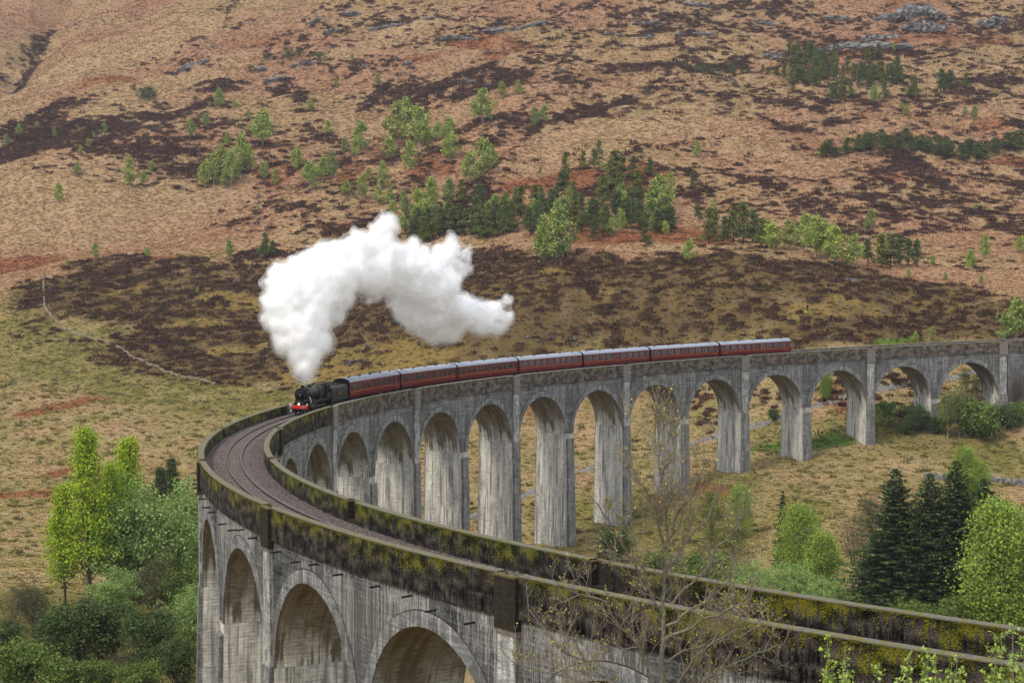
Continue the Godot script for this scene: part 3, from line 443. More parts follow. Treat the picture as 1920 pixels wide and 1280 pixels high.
# a bag of triangles; corners run counterclockwise seen from outside
class Bag:
	var v := PackedVector3Array()
	var n := PackedVector3Array()
	var c := PackedColorArray()
	var uv := PackedVector2Array()
	var smooth := false
	var col := Color.WHITE
	func tri(a: Vector3, b: Vector3, d: Vector3) -> void:
		v.append(a); v.append(d); v.append(b)
		c.append(col); c.append(col); c.append(col)
	func quad(a: Vector3, b: Vector3, d: Vector3, e: Vector3) -> void:
		tri(a, b, d); tri(a, d, e)
	func quv(a: Vector3, b: Vector3, d: Vector3, e: Vector3, ua: Vector2, ub: Vector2, ud: Vector2, ue: Vector2) -> void:
		tri(a, b, d); tri(a, d, e)
		uv.append(ua); uv.append(ud); uv.append(ub)
		uv.append(ua); uv.append(ue); uv.append(ud)
	# smooth quad with a normal at each corner
	func squad(a: Vector3, b: Vector3, d: Vector3, e: Vector3, na: Vector3, nb: Vector3, nd: Vector3, ne: Vector3) -> void:
		tri(a, b, d); tri(a, d, e)
		n.append(na); n.append(nd); n.append(nb); n.append(na); n.append(ne); n.append(nd)
	func box(lo: Vector3, hi: Vector3) -> void:
		var p := [Vector3(lo.x, lo.y, lo.z), Vector3(hi.x, lo.y, lo.z), Vector3(hi.x, lo.y, hi.z), Vector3(lo.x, lo.y, hi.z), Vector3(lo.x, hi.y, lo.z), Vector3(hi.x, hi.y, lo.z), Vector3(hi.x, hi.y, hi.z), Vector3(lo.x, hi.y, hi.z)]
		hexa(p)
	# eight corners: four of the floor seen from above counterclockwise (x, then z), then four of the top
	func hexa(p: Array) -> void:
		quad(p[0], p[1], p[2], p[3])
		quad(p[7], p[6], p[5], p[4])
		quad(p[3], p[2], p[6], p[7])
		quad(p[1], p[0], p[4], p[5])
		quad(p[2], p[1], p[5], p[6])
		quad(p[0], p[3], p[7], p[4])
	# box with chamfered long edges
	func bevel_box(lo: Vector3, hi: Vector3, b: float) -> void:
		var ring := []
		for k in [[0, 0], [1, 0], [1, 1], [0, 1]]:
			pass
		var pts := [Vector2(lo.x + b, lo.z), Vector2(hi.x - b, lo.z), Vector2(hi.x, lo.z + b), Vector2(hi.x, hi.z - b), Vector2(hi.x - b, hi.z), Vector2(lo.x + b, hi.z), Vector2(lo.x, hi.z - b), Vector2(lo.x, lo.z + b)]
		var mid := Vector2((lo.x + hi.x) / 2, (lo.z + hi.z) / 2)
		var y := [lo.y, lo.y + b, hi.y - b, hi.y]
		for j in 3:
			for i in 8:
				var q: Vector2 = pts[i]
				var r: Vector2 = pts[(i + 1) % 8]
				var s0 := 1.0 if j > 0 else 0.0
				var s1 := 1.0 if j < 2 else 0.0
				var qa := inner(q, mid, b * (1.0 - s0)); var ra := inner(r, mid, b * (1.0 - s0))
				var qb := inner(q, mid, b * (1.0 - s1)); var rb := inner(r, mid, b * (1.0 - s1))
				quad(Vector3(ra.x, y[j], ra.y), Vector3(qa.x, y[j], qa.y), Vector3(qb.x, y[j + 1], qb.y), Vector3(rb.x, y[j + 1], rb.y))
		for i in range(1, 7):
			var a := inner(pts[0], mid, b); var q := inner(pts[i], mid, b); var r := inner(pts[i + 1], mid, b)
			tri(Vector3(a.x, hi.y, a.y), Vector3(r.x, hi.y, r.y), Vector3(q.x, hi.y, q.y))
			tri(Vector3(a.x, lo.y, a.y), Vector3(q.x, lo.y, q.y), Vector3(r.x, lo.y, r.y))
	func inner(p: Vector2, mid: Vector2, b: float) -> Vector2:
		return Vector2(p.x - signf(p.x - mid.x) * b, p.y - signf(p.y - mid.y) * b)
	# a tube through points with radii, sides smooth
	func tube(pts: Array, rad: Array, sides: int, cap := true) -> void:
		var up := Vector3(0.31, 0.17, 0.93)
		var prev := []
		var prevn := []
		for i in pts.size():
			var p: Vector3 = pts[i]
			var d: Vector3 = (pts[mini(i + 1, pts.size() - 1)] - pts[maxi(i - 1, 0)]).normalized()
			var x := d.cross(up)
			if x.length() < 0.05: x = d.cross(Vector3.RIGHT)
			x = x.normalized()
			var y := d.cross(x)
			up = y.cross(x) * -1.0 if false else up
			var ring := []
			var rn := []
			for k in sides:
				var a := TAU * k / sides
				var nn := x * cos(a) + y * sin(a)
				ring.append(p + nn * rad[i]); rn.append(nn)
			if i > 0:
				for k in sides:
					var k2 := (k + 1) % sides
					squad(prev[k], prev[k2], ring[k2], ring[k], prevn[k], prevn[k2], rn[k2], rn[k])
			if cap and (i == 0 or i == pts.size() - 1):
				for k in sides:
					var k2 := (k + 1) % sides
					var cn := -d if i == 0 else d
					if i == 0: tri(p, ring[k2], ring[k])
					else: tri(p, ring[k], ring[k2])
					n.append(cn); n.append(cn); n.append(cn)
			prev = ring; prevn = rn
	func mesh() -> ArrayMesh:
		var m := ArrayMesh.new()
		if v.is_empty(): return m
		var arr := []
		arr.resize(Mesh.ARRAY_MAX)
		arr[Mesh.ARRAY_VERTEX] = v
		if n.size() == v.size(): arr[Mesh.ARRAY_NORMAL] = n
		if c.size() == v.size(): arr[Mesh.ARRAY_COLOR] = c
		if uv.size() == v.size(): arr[Mesh.ARRAY_TEX_UV] = uv
		m.add_surface_from_arrays(Mesh.PRIMITIVE_TRIANGLES, arr)
		return m

func noise(sd: int, wavelength: float, octaves := 3, kind := FastNoiseLite.TYPE_SIMPLEX_SMOOTH) -> FastNoiseLite:
	var f := FastNoiseLite.new()
	f.seed = sd
	f.noise_type = kind
	f.frequency = 1.0 / wavelength
	f.fractal_octaves = octaves
	if octaves <= 1: f.fractal_type = FastNoiseLite.FRACTAL_NONE
	return f

func plain(c: Color, rough := 0.8, spec := 0.4) -> StandardMaterial3D:
	var m := StandardMaterial3D.new()
	m.albedo_color = c
	m.roughness = rough
	m.metallic_specular = spec
	return m

func tinted(rough := 0.95, spec := 0.15) -> StandardMaterial3D:
	var m := plain(Color.WHITE, rough, spec)
	m.vertex_color_use_as_albedo = true
	return m

# ------------------------------------------------------------------ the line of the railway
func make_path():
	var s := 0.0
	for k in 1201:
		PX.append(0); PZ.append(0); PT.append(0)
	var mid := 540                       # s = 0 here, half-metre steps from -270 to +330
	for k in 1201:
		s = (k - mid) * 0.5
		PT[k] = -1.3893528 + 0.0058663 * s - 0.000076 * s * s / 200.0 - 0.0002386 * s * s * s / 30000.0
	PX[mid] = -28.52354; PZ[mid] = -224.18063
	for k in range(mid + 1, 1201):
		PX[k] = PX[k - 1] + 0.5 * cos(PT[k - 1]); PZ[k] = PZ[k - 1] + 0.5 * sin(PT[k - 1])
	for k in range(mid - 1, -1, -1):
		PX[k] = PX[k + 1] - 0.5 * cos(PT[k]); PZ[k] = PZ[k + 1] - 0.5 * sin(PT[k])

func slab(s: float) -> float:            # top of the refuge slabs; the parapet stands 0.11 higher, the rails 0.8 lower
	return CAM_Y - 17.69887 + 0.0021278 * s + 0.000074755 * s * s

func vp(s: float, off: float, dy: float) -> Vector3:   # off > 0 is the inside of the curve
	var k := clampf((s + 270.0) * 2.0, 0.0, 1199.99)
	var i := int(k)
	var f := k - i
	var t := lerpf(PT[i], PT[i + 1], f)
	return Vector3(lerpf(PX[i], PX[i + 1], f) - off * sin(t), slab(s) + dy, lerpf(PZ[i], PZ[i + 1], f) + off * cos(t))

func heading(s: float) -> float:
	return PT[clampi(int((s + 270.0) * 2.0), 0, 1200)]

# ------------------------------------------------------------------ the shape of the ground
func bend(r2: float) -> float:
	return 0.5 * r2 * log(r2 + 1e-12) if r2 > 0.0 else 0.0

func make_heights():
	# a thin-plate surface through HILL_POINTS
	var n := HILL_POINTS.size() / 3
	var X := PackedFloat64Array(); var Z := PackedFloat64Array()
	for i in n:
		X.append(HILL_POINTS[i * 3] / 100.0); Z.append(HILL_POINTS[i * 3 + 2] / 100.0)
	var N := n + 3
	var A := []
	for i in N:
		var row := PackedFloat64Array()
		row.resize(N + 1)
		A.append(row)
	for i in n:
		for j in n:
			A[i][j] = bend((X[i] - X[j]) ** 2 + (Z[i] - Z[j]) ** 2) + (0.002 if i == j else 0.0)
		A[i][n] = 1.0; A[i][n + 1] = X[i]; A[i][n + 2] = Z[i]
		A[n][i] = 1.0; A[n + 1][i] = X[i]; A[n + 2][i] = Z[i]
		A[i][N] = HILL_POINTS[i * 3 + 1]
	for c in N:
		var best := c
		for r in range(c + 1, N):
			if absf(A[r][c]) > absf(A[best][c]): best = r
		var tmp = A[c]; A[c] = A[best]; A[best] = tmp
		var pr: PackedFloat64Array = A[c]
		var pv := pr[c]
		for r in range(c + 1, N):
			var rr: PackedFloat64Array = A[r]
			var f := rr[c] / pv
			if f == 0.0: continue
			for k in range(c, N + 1): rr[k] -= f * pr[k]
			A[r] = rr
	var W := PackedFloat64Array()
	W.resize(N)
	for i in range(N - 1, -1, -1):
		var s: float = A[i][N]
		for k in range(i + 1, N): s -= A[i][k] * W[k]
		W[i] = s / A[i][i]
	var C := PackedFloat32Array()
	C.resize(CNX * CNZ)
	for j in CNZ:
		var z := (GZ0 + j * CELL) / 100.0
		for i in CNX:
			var x := (GX0 + i * CELL) / 100.0
			var h := W[n] + W[n + 1] * x + W[n + 2] * z
			for k in n:
				var dx := x - X[k]
				var dz := z - Z[k]
				var r2 := dx * dx + dz * dz + 1e-9
				h += W[k] * 0.5 * r2 * log(r2)
			C[j * CNX + i] = h
	# smooth refinement, first along x, then along z
	var B := PackedFloat32Array()
	B.resize(FNX * CNZ)
	for j in CNZ:
		for i in FNX:
			var q := i / SUB
			var f := float(i % SUB) / SUB
			var a := j * CNX
			B[j * FNX + i] = cubic_interpolate(C[a + q], C[a + mini(q + 1, CNX - 1)], C[a + maxi(q - 1, 0)], C[a + mini(q + 2, CNX - 1)], f)
	H.resize(FNX * FNZ)
	var n1 := noise(11, 46.0, 4)
	var n2 := noise(12, 9.0, 3)
	var n3 := noise(13, 80.0, 3, FastNoiseLite.TYPE_SIMPLEX)
	n3.fractal_type = FastNoiseLite.FRACTAL_RIDGED
	var n4 := noise(14, 110.0, 3)
	for j in FNZ:
		var q := j / SUB
		var f := float(j % SUB) / SUB
		var q0 := maxi(q - 1, 0) * FNX
		var q1 := q * FNX
		var q2 := mini(q + 1, CNZ - 1) * FNX
		var q3 := mini(q + 2, CNZ - 1) * FNX
		var z := GZ0 + j * STEP
		for i in FNX:
			var x := GX0 + i * STEP
			var h := cubic_interpolate(B[q1 + i], B[q2 + i], B[q0 + i], B[q3 + i], f)
			var rough := clampf((-z - 180.0) / 200.0, 0.15, 1.0)
			var high := clampf((h - 45.0) / 60.0, 0.0, 1.0)
			h += rough * (n1.get_noise_2d(x, z) * (1.1 + 1.6 * high) + n2.get_noise_2d(x, z) * 0.75)
			h += high * (n3.get_noise_2d(x * 0.8, z) - 0.2) * 3.2
			h += rough * clampf((h - 15.0) / 40.0, 0.0, 1.0) * n4.get_noise_2d(x * 0.55 + z * 0.45, z * 0.55 - x * 0.6) * 5.0
			h -= gully(x, z) * rough
			H[j * FNX + i] = h

# the stream gully high on the left, about twelve metres deep
func gully(x: float, z: float) -> float:
	if x > -200.0 or z > -700.0: return 0.0
	var d := 1e9
	for i in GULLY.size() - 1:
		var a: Vector2 = GULLY[i]
		var b: Vector2 = GULLY[i + 1]
		var ab := b - a
		var t := clampf((Vector2(x, z) - a).dot(ab) / ab.length_squared(), 0.0, 1.0)
		d = minf(d, (Vector2(x, z) - a - ab * t).length())
	return 13.0 * maxf(0.0, 1.0 - d / 30.0) ** 1.4

func hgt(x: float, z: float) -> float:
	var u := clampf((x - GX0) / STEP, 0.0, FNX - 1.001)
	var v := clampf((z - GZ0) / STEP, 0.0, FNZ - 1.001)
	var i := int(u)
	var j := int(v)
	var k := j * FNX + i
	u -= i; v -= j
	# the same two triangles as the drawn sheet
	if u + v <= 1.0:
		return H[k] + (H[k + 1] - H[k]) * u + (H[k + FNX] - H[k]) * v
	var k3 := k + FNX + 1
	return H[k3] + (H[k3 - 1] - H[k3]) * (1.0 - u) + (H[k3 - FNX] - H[k3]) * (1.0 - v)

func on_ground(x: float, z: float, sink := 0.0) -> Vector3:
	return Vector3(x, hgt(x, z) - sink, z)

# ------------------------------------------------------------------ what grows on it
func strokes(list: Array, into: PackedFloat32Array) -> PackedFloat32Array:
	for q in range(0, list.size(), 6):
		var a := Vector2(list[q], list[q + 1])
		var b := Vector2(list[q + 2], list[q + 3])
		var w: float = list[q + 4] * 0.95
		var s: float = list[q + 5]
		var reach := w * 1.6
		var i0 := clampi(int((minf(a.x, b.x) - reach - GX0) / STEP), 0, FNX - 1)
		var i1 := clampi(int((maxf(a.x, b.x) + reach - GX0) / STEP) + 1, 0, FNX - 1)
		var j0 := clampi(int((minf(a.y, b.y) - reach - GZ0) / STEP), 0, FNZ - 1)
		var j1 := clampi(int((maxf(a.y, b.y) + reach - GZ0) / STEP) + 1, 0, FNZ - 1)
		var ab := b - a
		var l2 := maxf(ab.length_squared(), 0.01)
		for j in range(j0, j1 + 1):
			for i in range(i0, i1 + 1):
				var p := Vector2(GX0 + i * STEP, GZ0 + j * STEP)
				var t := clampf((p - a).dot(ab) / l2, 0.0, 1.0)
				var d := (p - a - ab * t).length() / w
				var m := s * clampf(1.6 - d, 0.0, 1.0)
				var k := j * FNX + i
				if m > into[k]: into[k] = m
	return into

func paint_ground():
	var total := FNX * FNZ
	var mr := PackedFloat32Array(); var mo := PackedFloat32Array(); var ml := PackedFloat32Array()
	for a in [MH, MK, MG, mr, mo, ml]: a.resize(total)
	MH.resize(total); MK.resize(total); MG.resize(total); mr.resize(total); mo.resize(total); ml.resize(total)
	MH = strokes(HEATHER, MH); MK = strokes(KNOLL, MK); MG = strokes(GREEN, MG)
	mr = strokes(RUST, mr); mo = strokes(OCHRE, mo); ml = strokes(LUSH, ml)
	GC.resize(total)
	var na := noise(21, 18.0, 5)
	var nb := noise(22, 6.5, 4)
	var nc := noise(23, 120.0, 4)
	var nd := noise(24, 34.0, 4)
	var straw := Color(0.365, 0.245, 0.142)
	var tan_c := Color(0.355, 0.208, 0.132)
	var vale_c := Color(0.325, 0.248, 0.125)
	var pale := Color(0.44, 0.315, 0.195)
	var mp := PackedFloat32Array()
	mp.resize(total)
	mp = strokes(PALE, mp)
	var olive := Color(0.215, 0.185, 0.062)
	var green := Color(0.135, 0.135, 0.036)
	var rust := Color(0.235, 0.085, 0.040)
	var brown := Color(0.150, 0.094, 0.044)
	var knoll_c := Color(0.130, 0.088, 0.044)
	var dark := Color(0.055, 0.028, 0.022)
	var ochre := Color(0.235, 0.165, 0.058)
	var lush := Color(0.085, 0.15, 0.025)
	for j in FNZ:
		var z := GZ0 + j * STEP
		for i in FNX:
			var x := GX0 + i * STEP
			var k := j * FNX + i
			var a := na.get_noise_2d(x, z * 0.8) * 0.5 + 0.5
			var b := nb.get_noise_2d(x, z) * 0.5 + 0.5
			var c := nc.get_noise_2d(x, z) * 0.5 + 0.5
			var d := nd.get_noise_2d(x * 0.6, z) * 0.5 + 0.5
			var col := tan_c.lerp(straw, smoothstep(0.35, 0.65, c))
			var vale := smoothstep(50.0, 30.0, H[k] + (c - 0.5) * 16.0)
			col = col.lerp(vale_c.lerp(straw, smoothstep(0.3, 0.7, a)), vale)
			col = col.lerp(olive, vale * smoothstep(0.36, 0.62, d * 0.6 + b * 0.4) * 0.75)
			col = col.lerp(pale, smoothstep(0.55, 0.8, d) * 0.6)
			col = col.lerp(olive, smoothstep(0.52, 0.75, a * 0.6 + c * 0.4) * 0.35)
			var high := clampf((H[k] - 30.0) / 40.0, 0.0, 1.0)
			col = col.lerp(rust, high * smoothstep(0.56, 0.78, d * 0.5 + (1.0 - c) * 0.5) * 0.55)
			col = col.lerp(brown, smoothstep(0.58, 0.72, b * 0.55 + a * 0.45) * 0.35)
			var g := smoothstep(0.30, 0.75, MG[k] + (a - 0.5) * 1.1)
			if MG[k] < 0.02: g = 0.0
			MG[k] = g
			col = col.lerp(olive.lerp(green, smoothstep(0.35, 0.7, b)), g * 0.85)
			var kn := smoothstep(0.25, 0.6, MK[k] + (a - 0.5) * 0.7)
			if MK[k] < 0.02: kn = 0.0
			MK[k] = kn * 0.36
			col = col.lerp(knoll_c.lerp(ochre, smoothstep(0.45, 0.75, a * 0.5 + b * 0.5) * 0.55), kn)
			var o := smoothstep(0.35, 0.6, mo[k] + (b - 0.5) * 0.8)
			if mo[k] > 0.02:
				col = col.lerp(ochre, o * 0.9); MK[k] *= 1.0 - 0.8 * o
			var r := smoothstep(0.35, 0.65, mr[k] + (a - 0.5) * 0.9)
			if mr[k] > 0.02: col = col.lerp(rust, r * 0.8)
			var hm := MH[k] * 0.72 + high * 0.24 * smoothstep(0.50, 0.72, c * 0.5 + d * 0.5 + (x + 60.0) * 0.0006)
			var smooth_grass := 0.0
			if mp[k] > 0.02: smooth_grass = smoothstep(0.15, 0.6, mp[k] + (a - 0.5) * 0.6)
			col = col.lerp(pale.lerp(straw, b), smooth_grass * 0.6)
			hm *= 1.0 - 0.9 * smooth_grass
			var he := 0.80 * smoothstep(0.05, 1.15, hm + (a - 0.5) * 1.1 * smoothstep(0.0, 0.3, hm)) * 1.1
			if hm < 0.02: he = 0.0
			MH[k] = he
			col = col.lerp(brown, minf(he, 1.0) * 0.35)
			if ml[k] > 0.02: col = col.lerp(lush, smoothstep(0.3, 0.6, ml[k] + (b - 0.5) * 0.5))
			GC[k] = col

func build_ground():
	var v := PackedVector3Array(); var nn := PackedVector3Array(); var idx := PackedInt32Array(); var uv := PackedVector2Array()
	v.resize(FNX * FNZ); nn.resize(FNX * FNZ); uv.resize(FNX * FNZ)
	for j in FNZ:
		for i in FNX:
			var k := j * FNX + i
			v[k] = Vector3(GX0 + i * STEP, H[k], GZ0 + j * STEP)
			var hx := H[k + (1 if i < FNX - 1 else 0)] - H[k - (1 if i > 0 else 0)]
			var hz := H[k + (FNX if j < FNZ - 1 else 0)] - H[k - (FNX if j > 0 else 0)]
			nn[k] = Vector3(-hx, 2.0 * STEP, -hz).normalized()
	for j in FNZ - 1:
		for i in FNX - 1:
			var k := j * FNX + i
			idx.append(k); idx.append(k + 1); idx.append(k + FNX)
			idx.append(k + 1); idx.append(k + FNX + 1); idx.append(k + FNX)
	var arr := []
	arr.resize(Mesh.ARRAY_MAX)
	arr[Mesh.ARRAY_VERTEX] = v; arr[Mesh.ARRAY_NORMAL] = nn; arr[Mesh.ARRAY_COLOR] = GC; arr[Mesh.ARRAY_INDEX] = idx
	var m := ArrayMesh.new()
	m.add_surface_from_arrays(Mesh.PRIMITIVE_TRIANGLES, arr)
	put("hillside", m, M.ground, self, "structure")

func at_grid(a: PackedFloat32Array, x: float, z: float) -> float:
	return a[clampi(int((z - GZ0) / STEP + 0.5), 0, FNZ - 1) * FNX + clampi(int((x - GX0) / STEP + 0.5), 0, FNX - 1)]

# low clump of shoots, about one metre across
func clump(blades: int, high: float, spread: float, lean: float, wide: float) -> ArrayMesh:
	var b := Bag.new()
	for k in blades:
		var a := rng.randf() * TAU
		var r := sqrt(rng.randf()) * spread
		var p := Vector3(cos(a) * r, -0.15, sin(a) * r)
		var h := high * (1.0 - 0.55 * r / spread) * rng.randf_range(0.7, 1.2)
		var out := Vector3(cos(a), 0, sin(a)) * lean * rng.randf_range(0.3, 1.2) * h
		var side := Vector3(-sin(a + rng.randf() - 0.5), 0, cos(a + rng.randf() - 0.5)) * wide
		var g := rng.randf_range(0.8, 1.2)
		b.col = Color(g, g, g)
		var mid := p + Vector3(0, h * 0.6, 0) + out * 0.4
		b.quad(p - side, p + side, mid + side * 0.9, mid - side * 0.9)
		b.tri(mid - side * 0.9, mid + side * 0.9, p + Vector3(0, h, 0) + out)
	return b.mesh()

func build_tufts():
	var heather := clump(24, 0.95, 0.75, 0.5, 0.13)
	var tuft := clump(16, 0.62, 0.5, 0.8, 0.08)
	var spots_h: Array[Transform3D] = []; var cols_h := PackedColorArray()
	var spots_g: Array[Transform3D] = []; var cols_g := PackedColorArray()
	var density := noise(31, 3.4, 3)
	var gaps := noise(32, 13.0, 3)
	for t in 640000:
		var D := 235.0 + pow(rng.randf(), 0.9) * 1010.0
		var x := rng.randf_range(-0.36, 0.36) * D
		var z := -D
		var he := at_grid(MH, x, z)
		var kn := at_grid(MK, x, z)
		var r := rng.randf()
		var w := clampf(0.5 + 0.95 * density.get_noise_2d(x, z * 0.75) + 0.45 * gaps.get_noise_2d(x, z * 0.75), 0.0, 1.0)
		var size := rng.randf_range(0.6, 1.25)
		size *= 0.85 + 0.55 * smoothstep(350.0, 800.0, D)
		var cover := maxf(he, kn)
		if w > 1.0 - cover and r < 0.92:
			var big := 1.0 + 0.8 * rng.randf() * rng.randf() * (1.0 + kn)
			var bs := Basis(Vector3.UP, rng.randf() * TAU).scaled(Vector3(size * 1.3 * big, size * rng.randf_range(0.7, 1.25) * big, size * 1.3 * big))
			spots_h.append(Transform3D(bs, on_ground(x, z)))
			var g := rng.randf_range(0.6, 1.6)
			var warm := rng.randf()
			var c := Color(0.108, 0.058, 0.048).lerp(Color(0.115, 0.076, 0.036), minf(warm * (0.35 + 1.6 * kn), 1.0))
			cols_h.append(Color(c.r * g, c.g * g, c.b * g))
		elif rng.randf() < 0.62:
			if kn < 0.1 and hgt(x, z) < 42.0 and rng.randf() < 0.035:
				# rushes in the wet hollows
				var rs := size * rng.randf_range(1.2, 2.0)
				spots_h.append(Transform3D(Basis(Vector3.UP, rng.randf() * TAU).scaled(Vector3(rs * 0.8, rs * 0.9, rs * 0.8)), on_ground(x, z)))
				var rg := rng.randf_range(0.7, 1.4)
				cols_h.append(Color(0.17 * rg, 0.15 * rg, 0.055 * rg))
				continue
			var gc := GC[clampi(int((z - GZ0) / STEP + 0.5), 0, FNZ - 1) * FNX + clampi(int((x - GX0) / STEP + 0.5), 0, FNX - 1)]
			var bs := Basis(Vector3.UP, rng.randf() * TAU).scaled(Vector3(size, size * rng.randf_range(0.6, 1.1), size))
			spots_g.append(Transform3D(bs, on_ground(x, z)))
			var g := rng.randf_range(0.72, 1.32)
			var y := rng.randf_range(0.9, 1.12)
			cols_g.append(Color(minf(gc.r * g * 1.1, 0.6), minf(gc.g * g * y * 1.1, 0.5), minf(gc.b * g * 1.05, 0.4)))
	scatter("heather", heather, spots_h, cols_h, "dark purple brown heather and ling over the hillside and knoll", "heather")
	scatter("moor_grass", tuft, spots_g, cols_g, "straw coloured moor grass tussocks over the slopes and valley floor", "grass")

func scatter(called: String, mesh: Mesh, where: Array[Transform3D], cols: PackedColorArray, label: String, category: String, m: Material = null, parent: Node = self) -> void:
	var mm := MultiMesh.new()
	mm.transform_format = MultiMesh.TRANSFORM_3D
	mm.use_colors = true
	mm.mesh = mesh
	mm.instance_count = where.size()
	for i in where.size():
		mm.set_instance_transform(i, where[i])
		mm.set_instance_color(i, cols[i])
	var o := MultiMeshInstance3D.new()
	o.name = numbered(called) if parent == self else part_name(parent, called)
	o.multimesh = mm
	o.material_override = m if m else M.plant
	if parent == self: tag(o, label, category, "", "stuff")
	else: o.set_meta("kind", "stuff")
	parent.add_child(o)

# ------------------------------------------------------------------ materials
func make_materials():
	M.ground = tinted(1.0, 0.05)
	var grain := noise(41, 9.0, 4).get_seamless_image(512, 512)
	var gd := grain.get_data()
	var px := PackedByteArray()
	px.resize(512 * 512 * 3)
	for i in 512 * 512:
		var v := clampi(int(120 + (gd[i] - 128) * 0.9 + 90), 0, 255)
		px[i * 3] = v; px[i * 3 + 1] = v; px[i * 3 + 2] = clampi(v - 4, 0, 255)
	M.ground.albedo_texture = ImageTexture.create_from_image(Image.create_from_data(512, 512, false, Image.FORMAT_RGB8, px))
	M.ground.uv1_triplanar = true
	M.ground.uv1_world_triplanar = true
	M.ground.uv1_scale = Vector3(0.045, 0.045, 0.045)
	M.plant = tinted(1.0, 0.05)
	M.leaf = tinted(0.75, 0.25)
	M.leaf.backlight_enabled = true
	M.leaf.backlight = Color(0.45, 0.5, 0.3)
	M.bark = tinted(0.95, 0.1)
	M.stone = tinted(0.95, 0.15)
	M.stone.albedo_texture = M.ground.albedo_texture
	M.stone.uv1_triplanar = true
	M.stone.uv1_world_triplanar = true
	M.stone.uv1_scale = Vector3(0.25, 0.25, 0.25)
	M.face_in = concrete_face(51, 800, 0.41)
	M.face_out = concrete_face(52, 3000, 0.335)
	M.ring = concrete_face(67, 700, 0.47)
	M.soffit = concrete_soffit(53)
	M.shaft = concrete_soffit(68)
	M.wall_near = concrete_parapet(54, true)
	M.wall_far = concrete_parapet(55, false)
	M.pilaster = concrete_streaked(56, 0.62, 9.0, 90)
	M.coping = concrete_coping(57)
	M.stone_tinted = tinted(0.95, 0.15)
	M.stone_tinted.albedo_texture = M.ground.albedo_texture
	M.stone_tinted.uv1_triplanar = true
	M.stone_tinted.uv1_world_triplanar = true
	M.stone_tinted.uv1_scale = Vector3(0.12, 0.12, 0.12)
	M.road = concrete_plain(62, Color(0.40, 0.385, 0.37), 3.0)
	M.sand = concrete_plain(63, Color(0.55, 0.46, 0.34), 3.0)
	M.timber = plain(Color(0.45, 0.43, 0.40), 0.9, 0.2)
	M.hivis = plain(Color(0.60, 0.78, 0.10), 0.7, 0.3)
	M.dark_cloth = plain(Color(0.10, 0.10, 0.13), 0.9, 0.2)
	M.skin = plain(Color(0.72, 0.52, 0.43), 0.6, 0.3)
	M.pale_bark = plain(Color(0.58, 0.55, 0.50), 0.9, 0.2)
	M.grey_bark = plain(Color(0.30, 0.28, 0.25), 0.95, 0.15)
	M.pine_bark = plain(Color(0.23, 0.185, 0.15), 0.95, 0.15)
	M.lichen = concrete_plain(64, Color(0.42, 0.41, 0.36), 0.5)
	M.twig = plain(Color(0.50, 0.46, 0.42), 0.9, 0.2)
	M.iron = plain(Color(0.10, 0.085, 0.075), 0.7, 0.4)
	M.buttress = concrete_streaked(59, 0.47, 11.0, 70)
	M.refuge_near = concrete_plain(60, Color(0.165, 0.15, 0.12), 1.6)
	M.sleeper = plain(Color(0.36, 0.33, 0.31), 0.95, 0.1)
	M.rust = plain(Color(0.16, 0.13, 0.115), 0.85, 0.3)
	M.steel = plain(Color(0.50, 0.48, 0.46), 0.35, 0.5)
	M.steel.metallic = 0.8
	M.cap_near = concrete_plain(66, Color(0.33, 0.30, 0.20), 1.2)
	M.joint_and_shade = plain(Color(0.20, 0.19, 0.18), 0.95, 0.1)  # dark tone of the shade line painted round the arch rings
	M.cap = concrete_plain(58, Color(0.44, 0.42, 0.40), 1.6)

func painted(w: int, h: int, px: PackedByteArray, rough := 0.95, relief := 1.5) -> StandardMaterial3D:
	var t := ImageTexture.create_from_image(Image.create_from_data(w, h, false, Image.FORMAT_RGB8, px))
	var m := plain(Color.WHITE, rough, 0.2)
	m.albedo_texture = t
	if relief > 0.0:
		m.heightmap_enabled = true
		m.heightmap_texture = t
		m.heightmap_scale = relief
	return m

func grey(sd: int, w: int, h: int, wavelength: float, octaves: int) -> PackedByteArray:
	return noise(sd, wavelength, octaves).get_seamless_image(w, h).get_data()

# noise drawn out downwards: made low and stretched
func runs(sd: int, w: int, h: int, wavelength: float, stretch: int) -> PackedByteArray:
	var im := noise(sd, wavelength, 3).get_seamless_image(w, h / stretch)
	im.resize(w, h, Image.INTERPOLATE_CUBIC)
	return im.get_data()

# thin runs of lime down a wall: x, start row, length, width, strength
func lime(into: PackedByteArray, w: int, h: int, count: int, row0: float, row1: float, len0: float, len1: float, strongest: int, sd: int, thick := 4.2) -> PackedByteArray:
	var r := RandomNumberGenerator.new()
	r.seed = sd
	var crowd := noise(sd + 500, w / 9.0, 3)
	for t in count:
		var x := r.randi() % w
		if crowd.get_noise_1d(x) < r.randf_range(-0.35, 0.35): continue
		var y := int(r.randf_range(row0, row1))
		var n := int(lerpf(len0, len1, pow(r.randf(), 2.2)))
		var wide := 1 + int(r.randf() * r.randf() * thick)
		var s := r.randf_range(0.25, 1.0) * strongest
		for k in n:
			if y + k >= h: break
			if r.randf() < 0.06: x = (x + (1 if r.randf() < 0.5 else w - 1)) % w
			var q := s * r.randf_range(0.65, 1.0)
			for d in wide:
				var at := (y + k) * w + (x + d) % w
				if q > into[at]: into[at] = int(q)
	return into

# noise drawn out sideways, as the shuttering boards left it
func boards(sd: int, w: int, h: int, wavelength: float, stretch: int) -> PackedByteArray:
	var im := noise(sd, wavelength, 3).get_seamless_image(w / stretch, h)
	im.resize(w, h, Image.INTERPOLATE_CUBIC)
	return im.get_data()

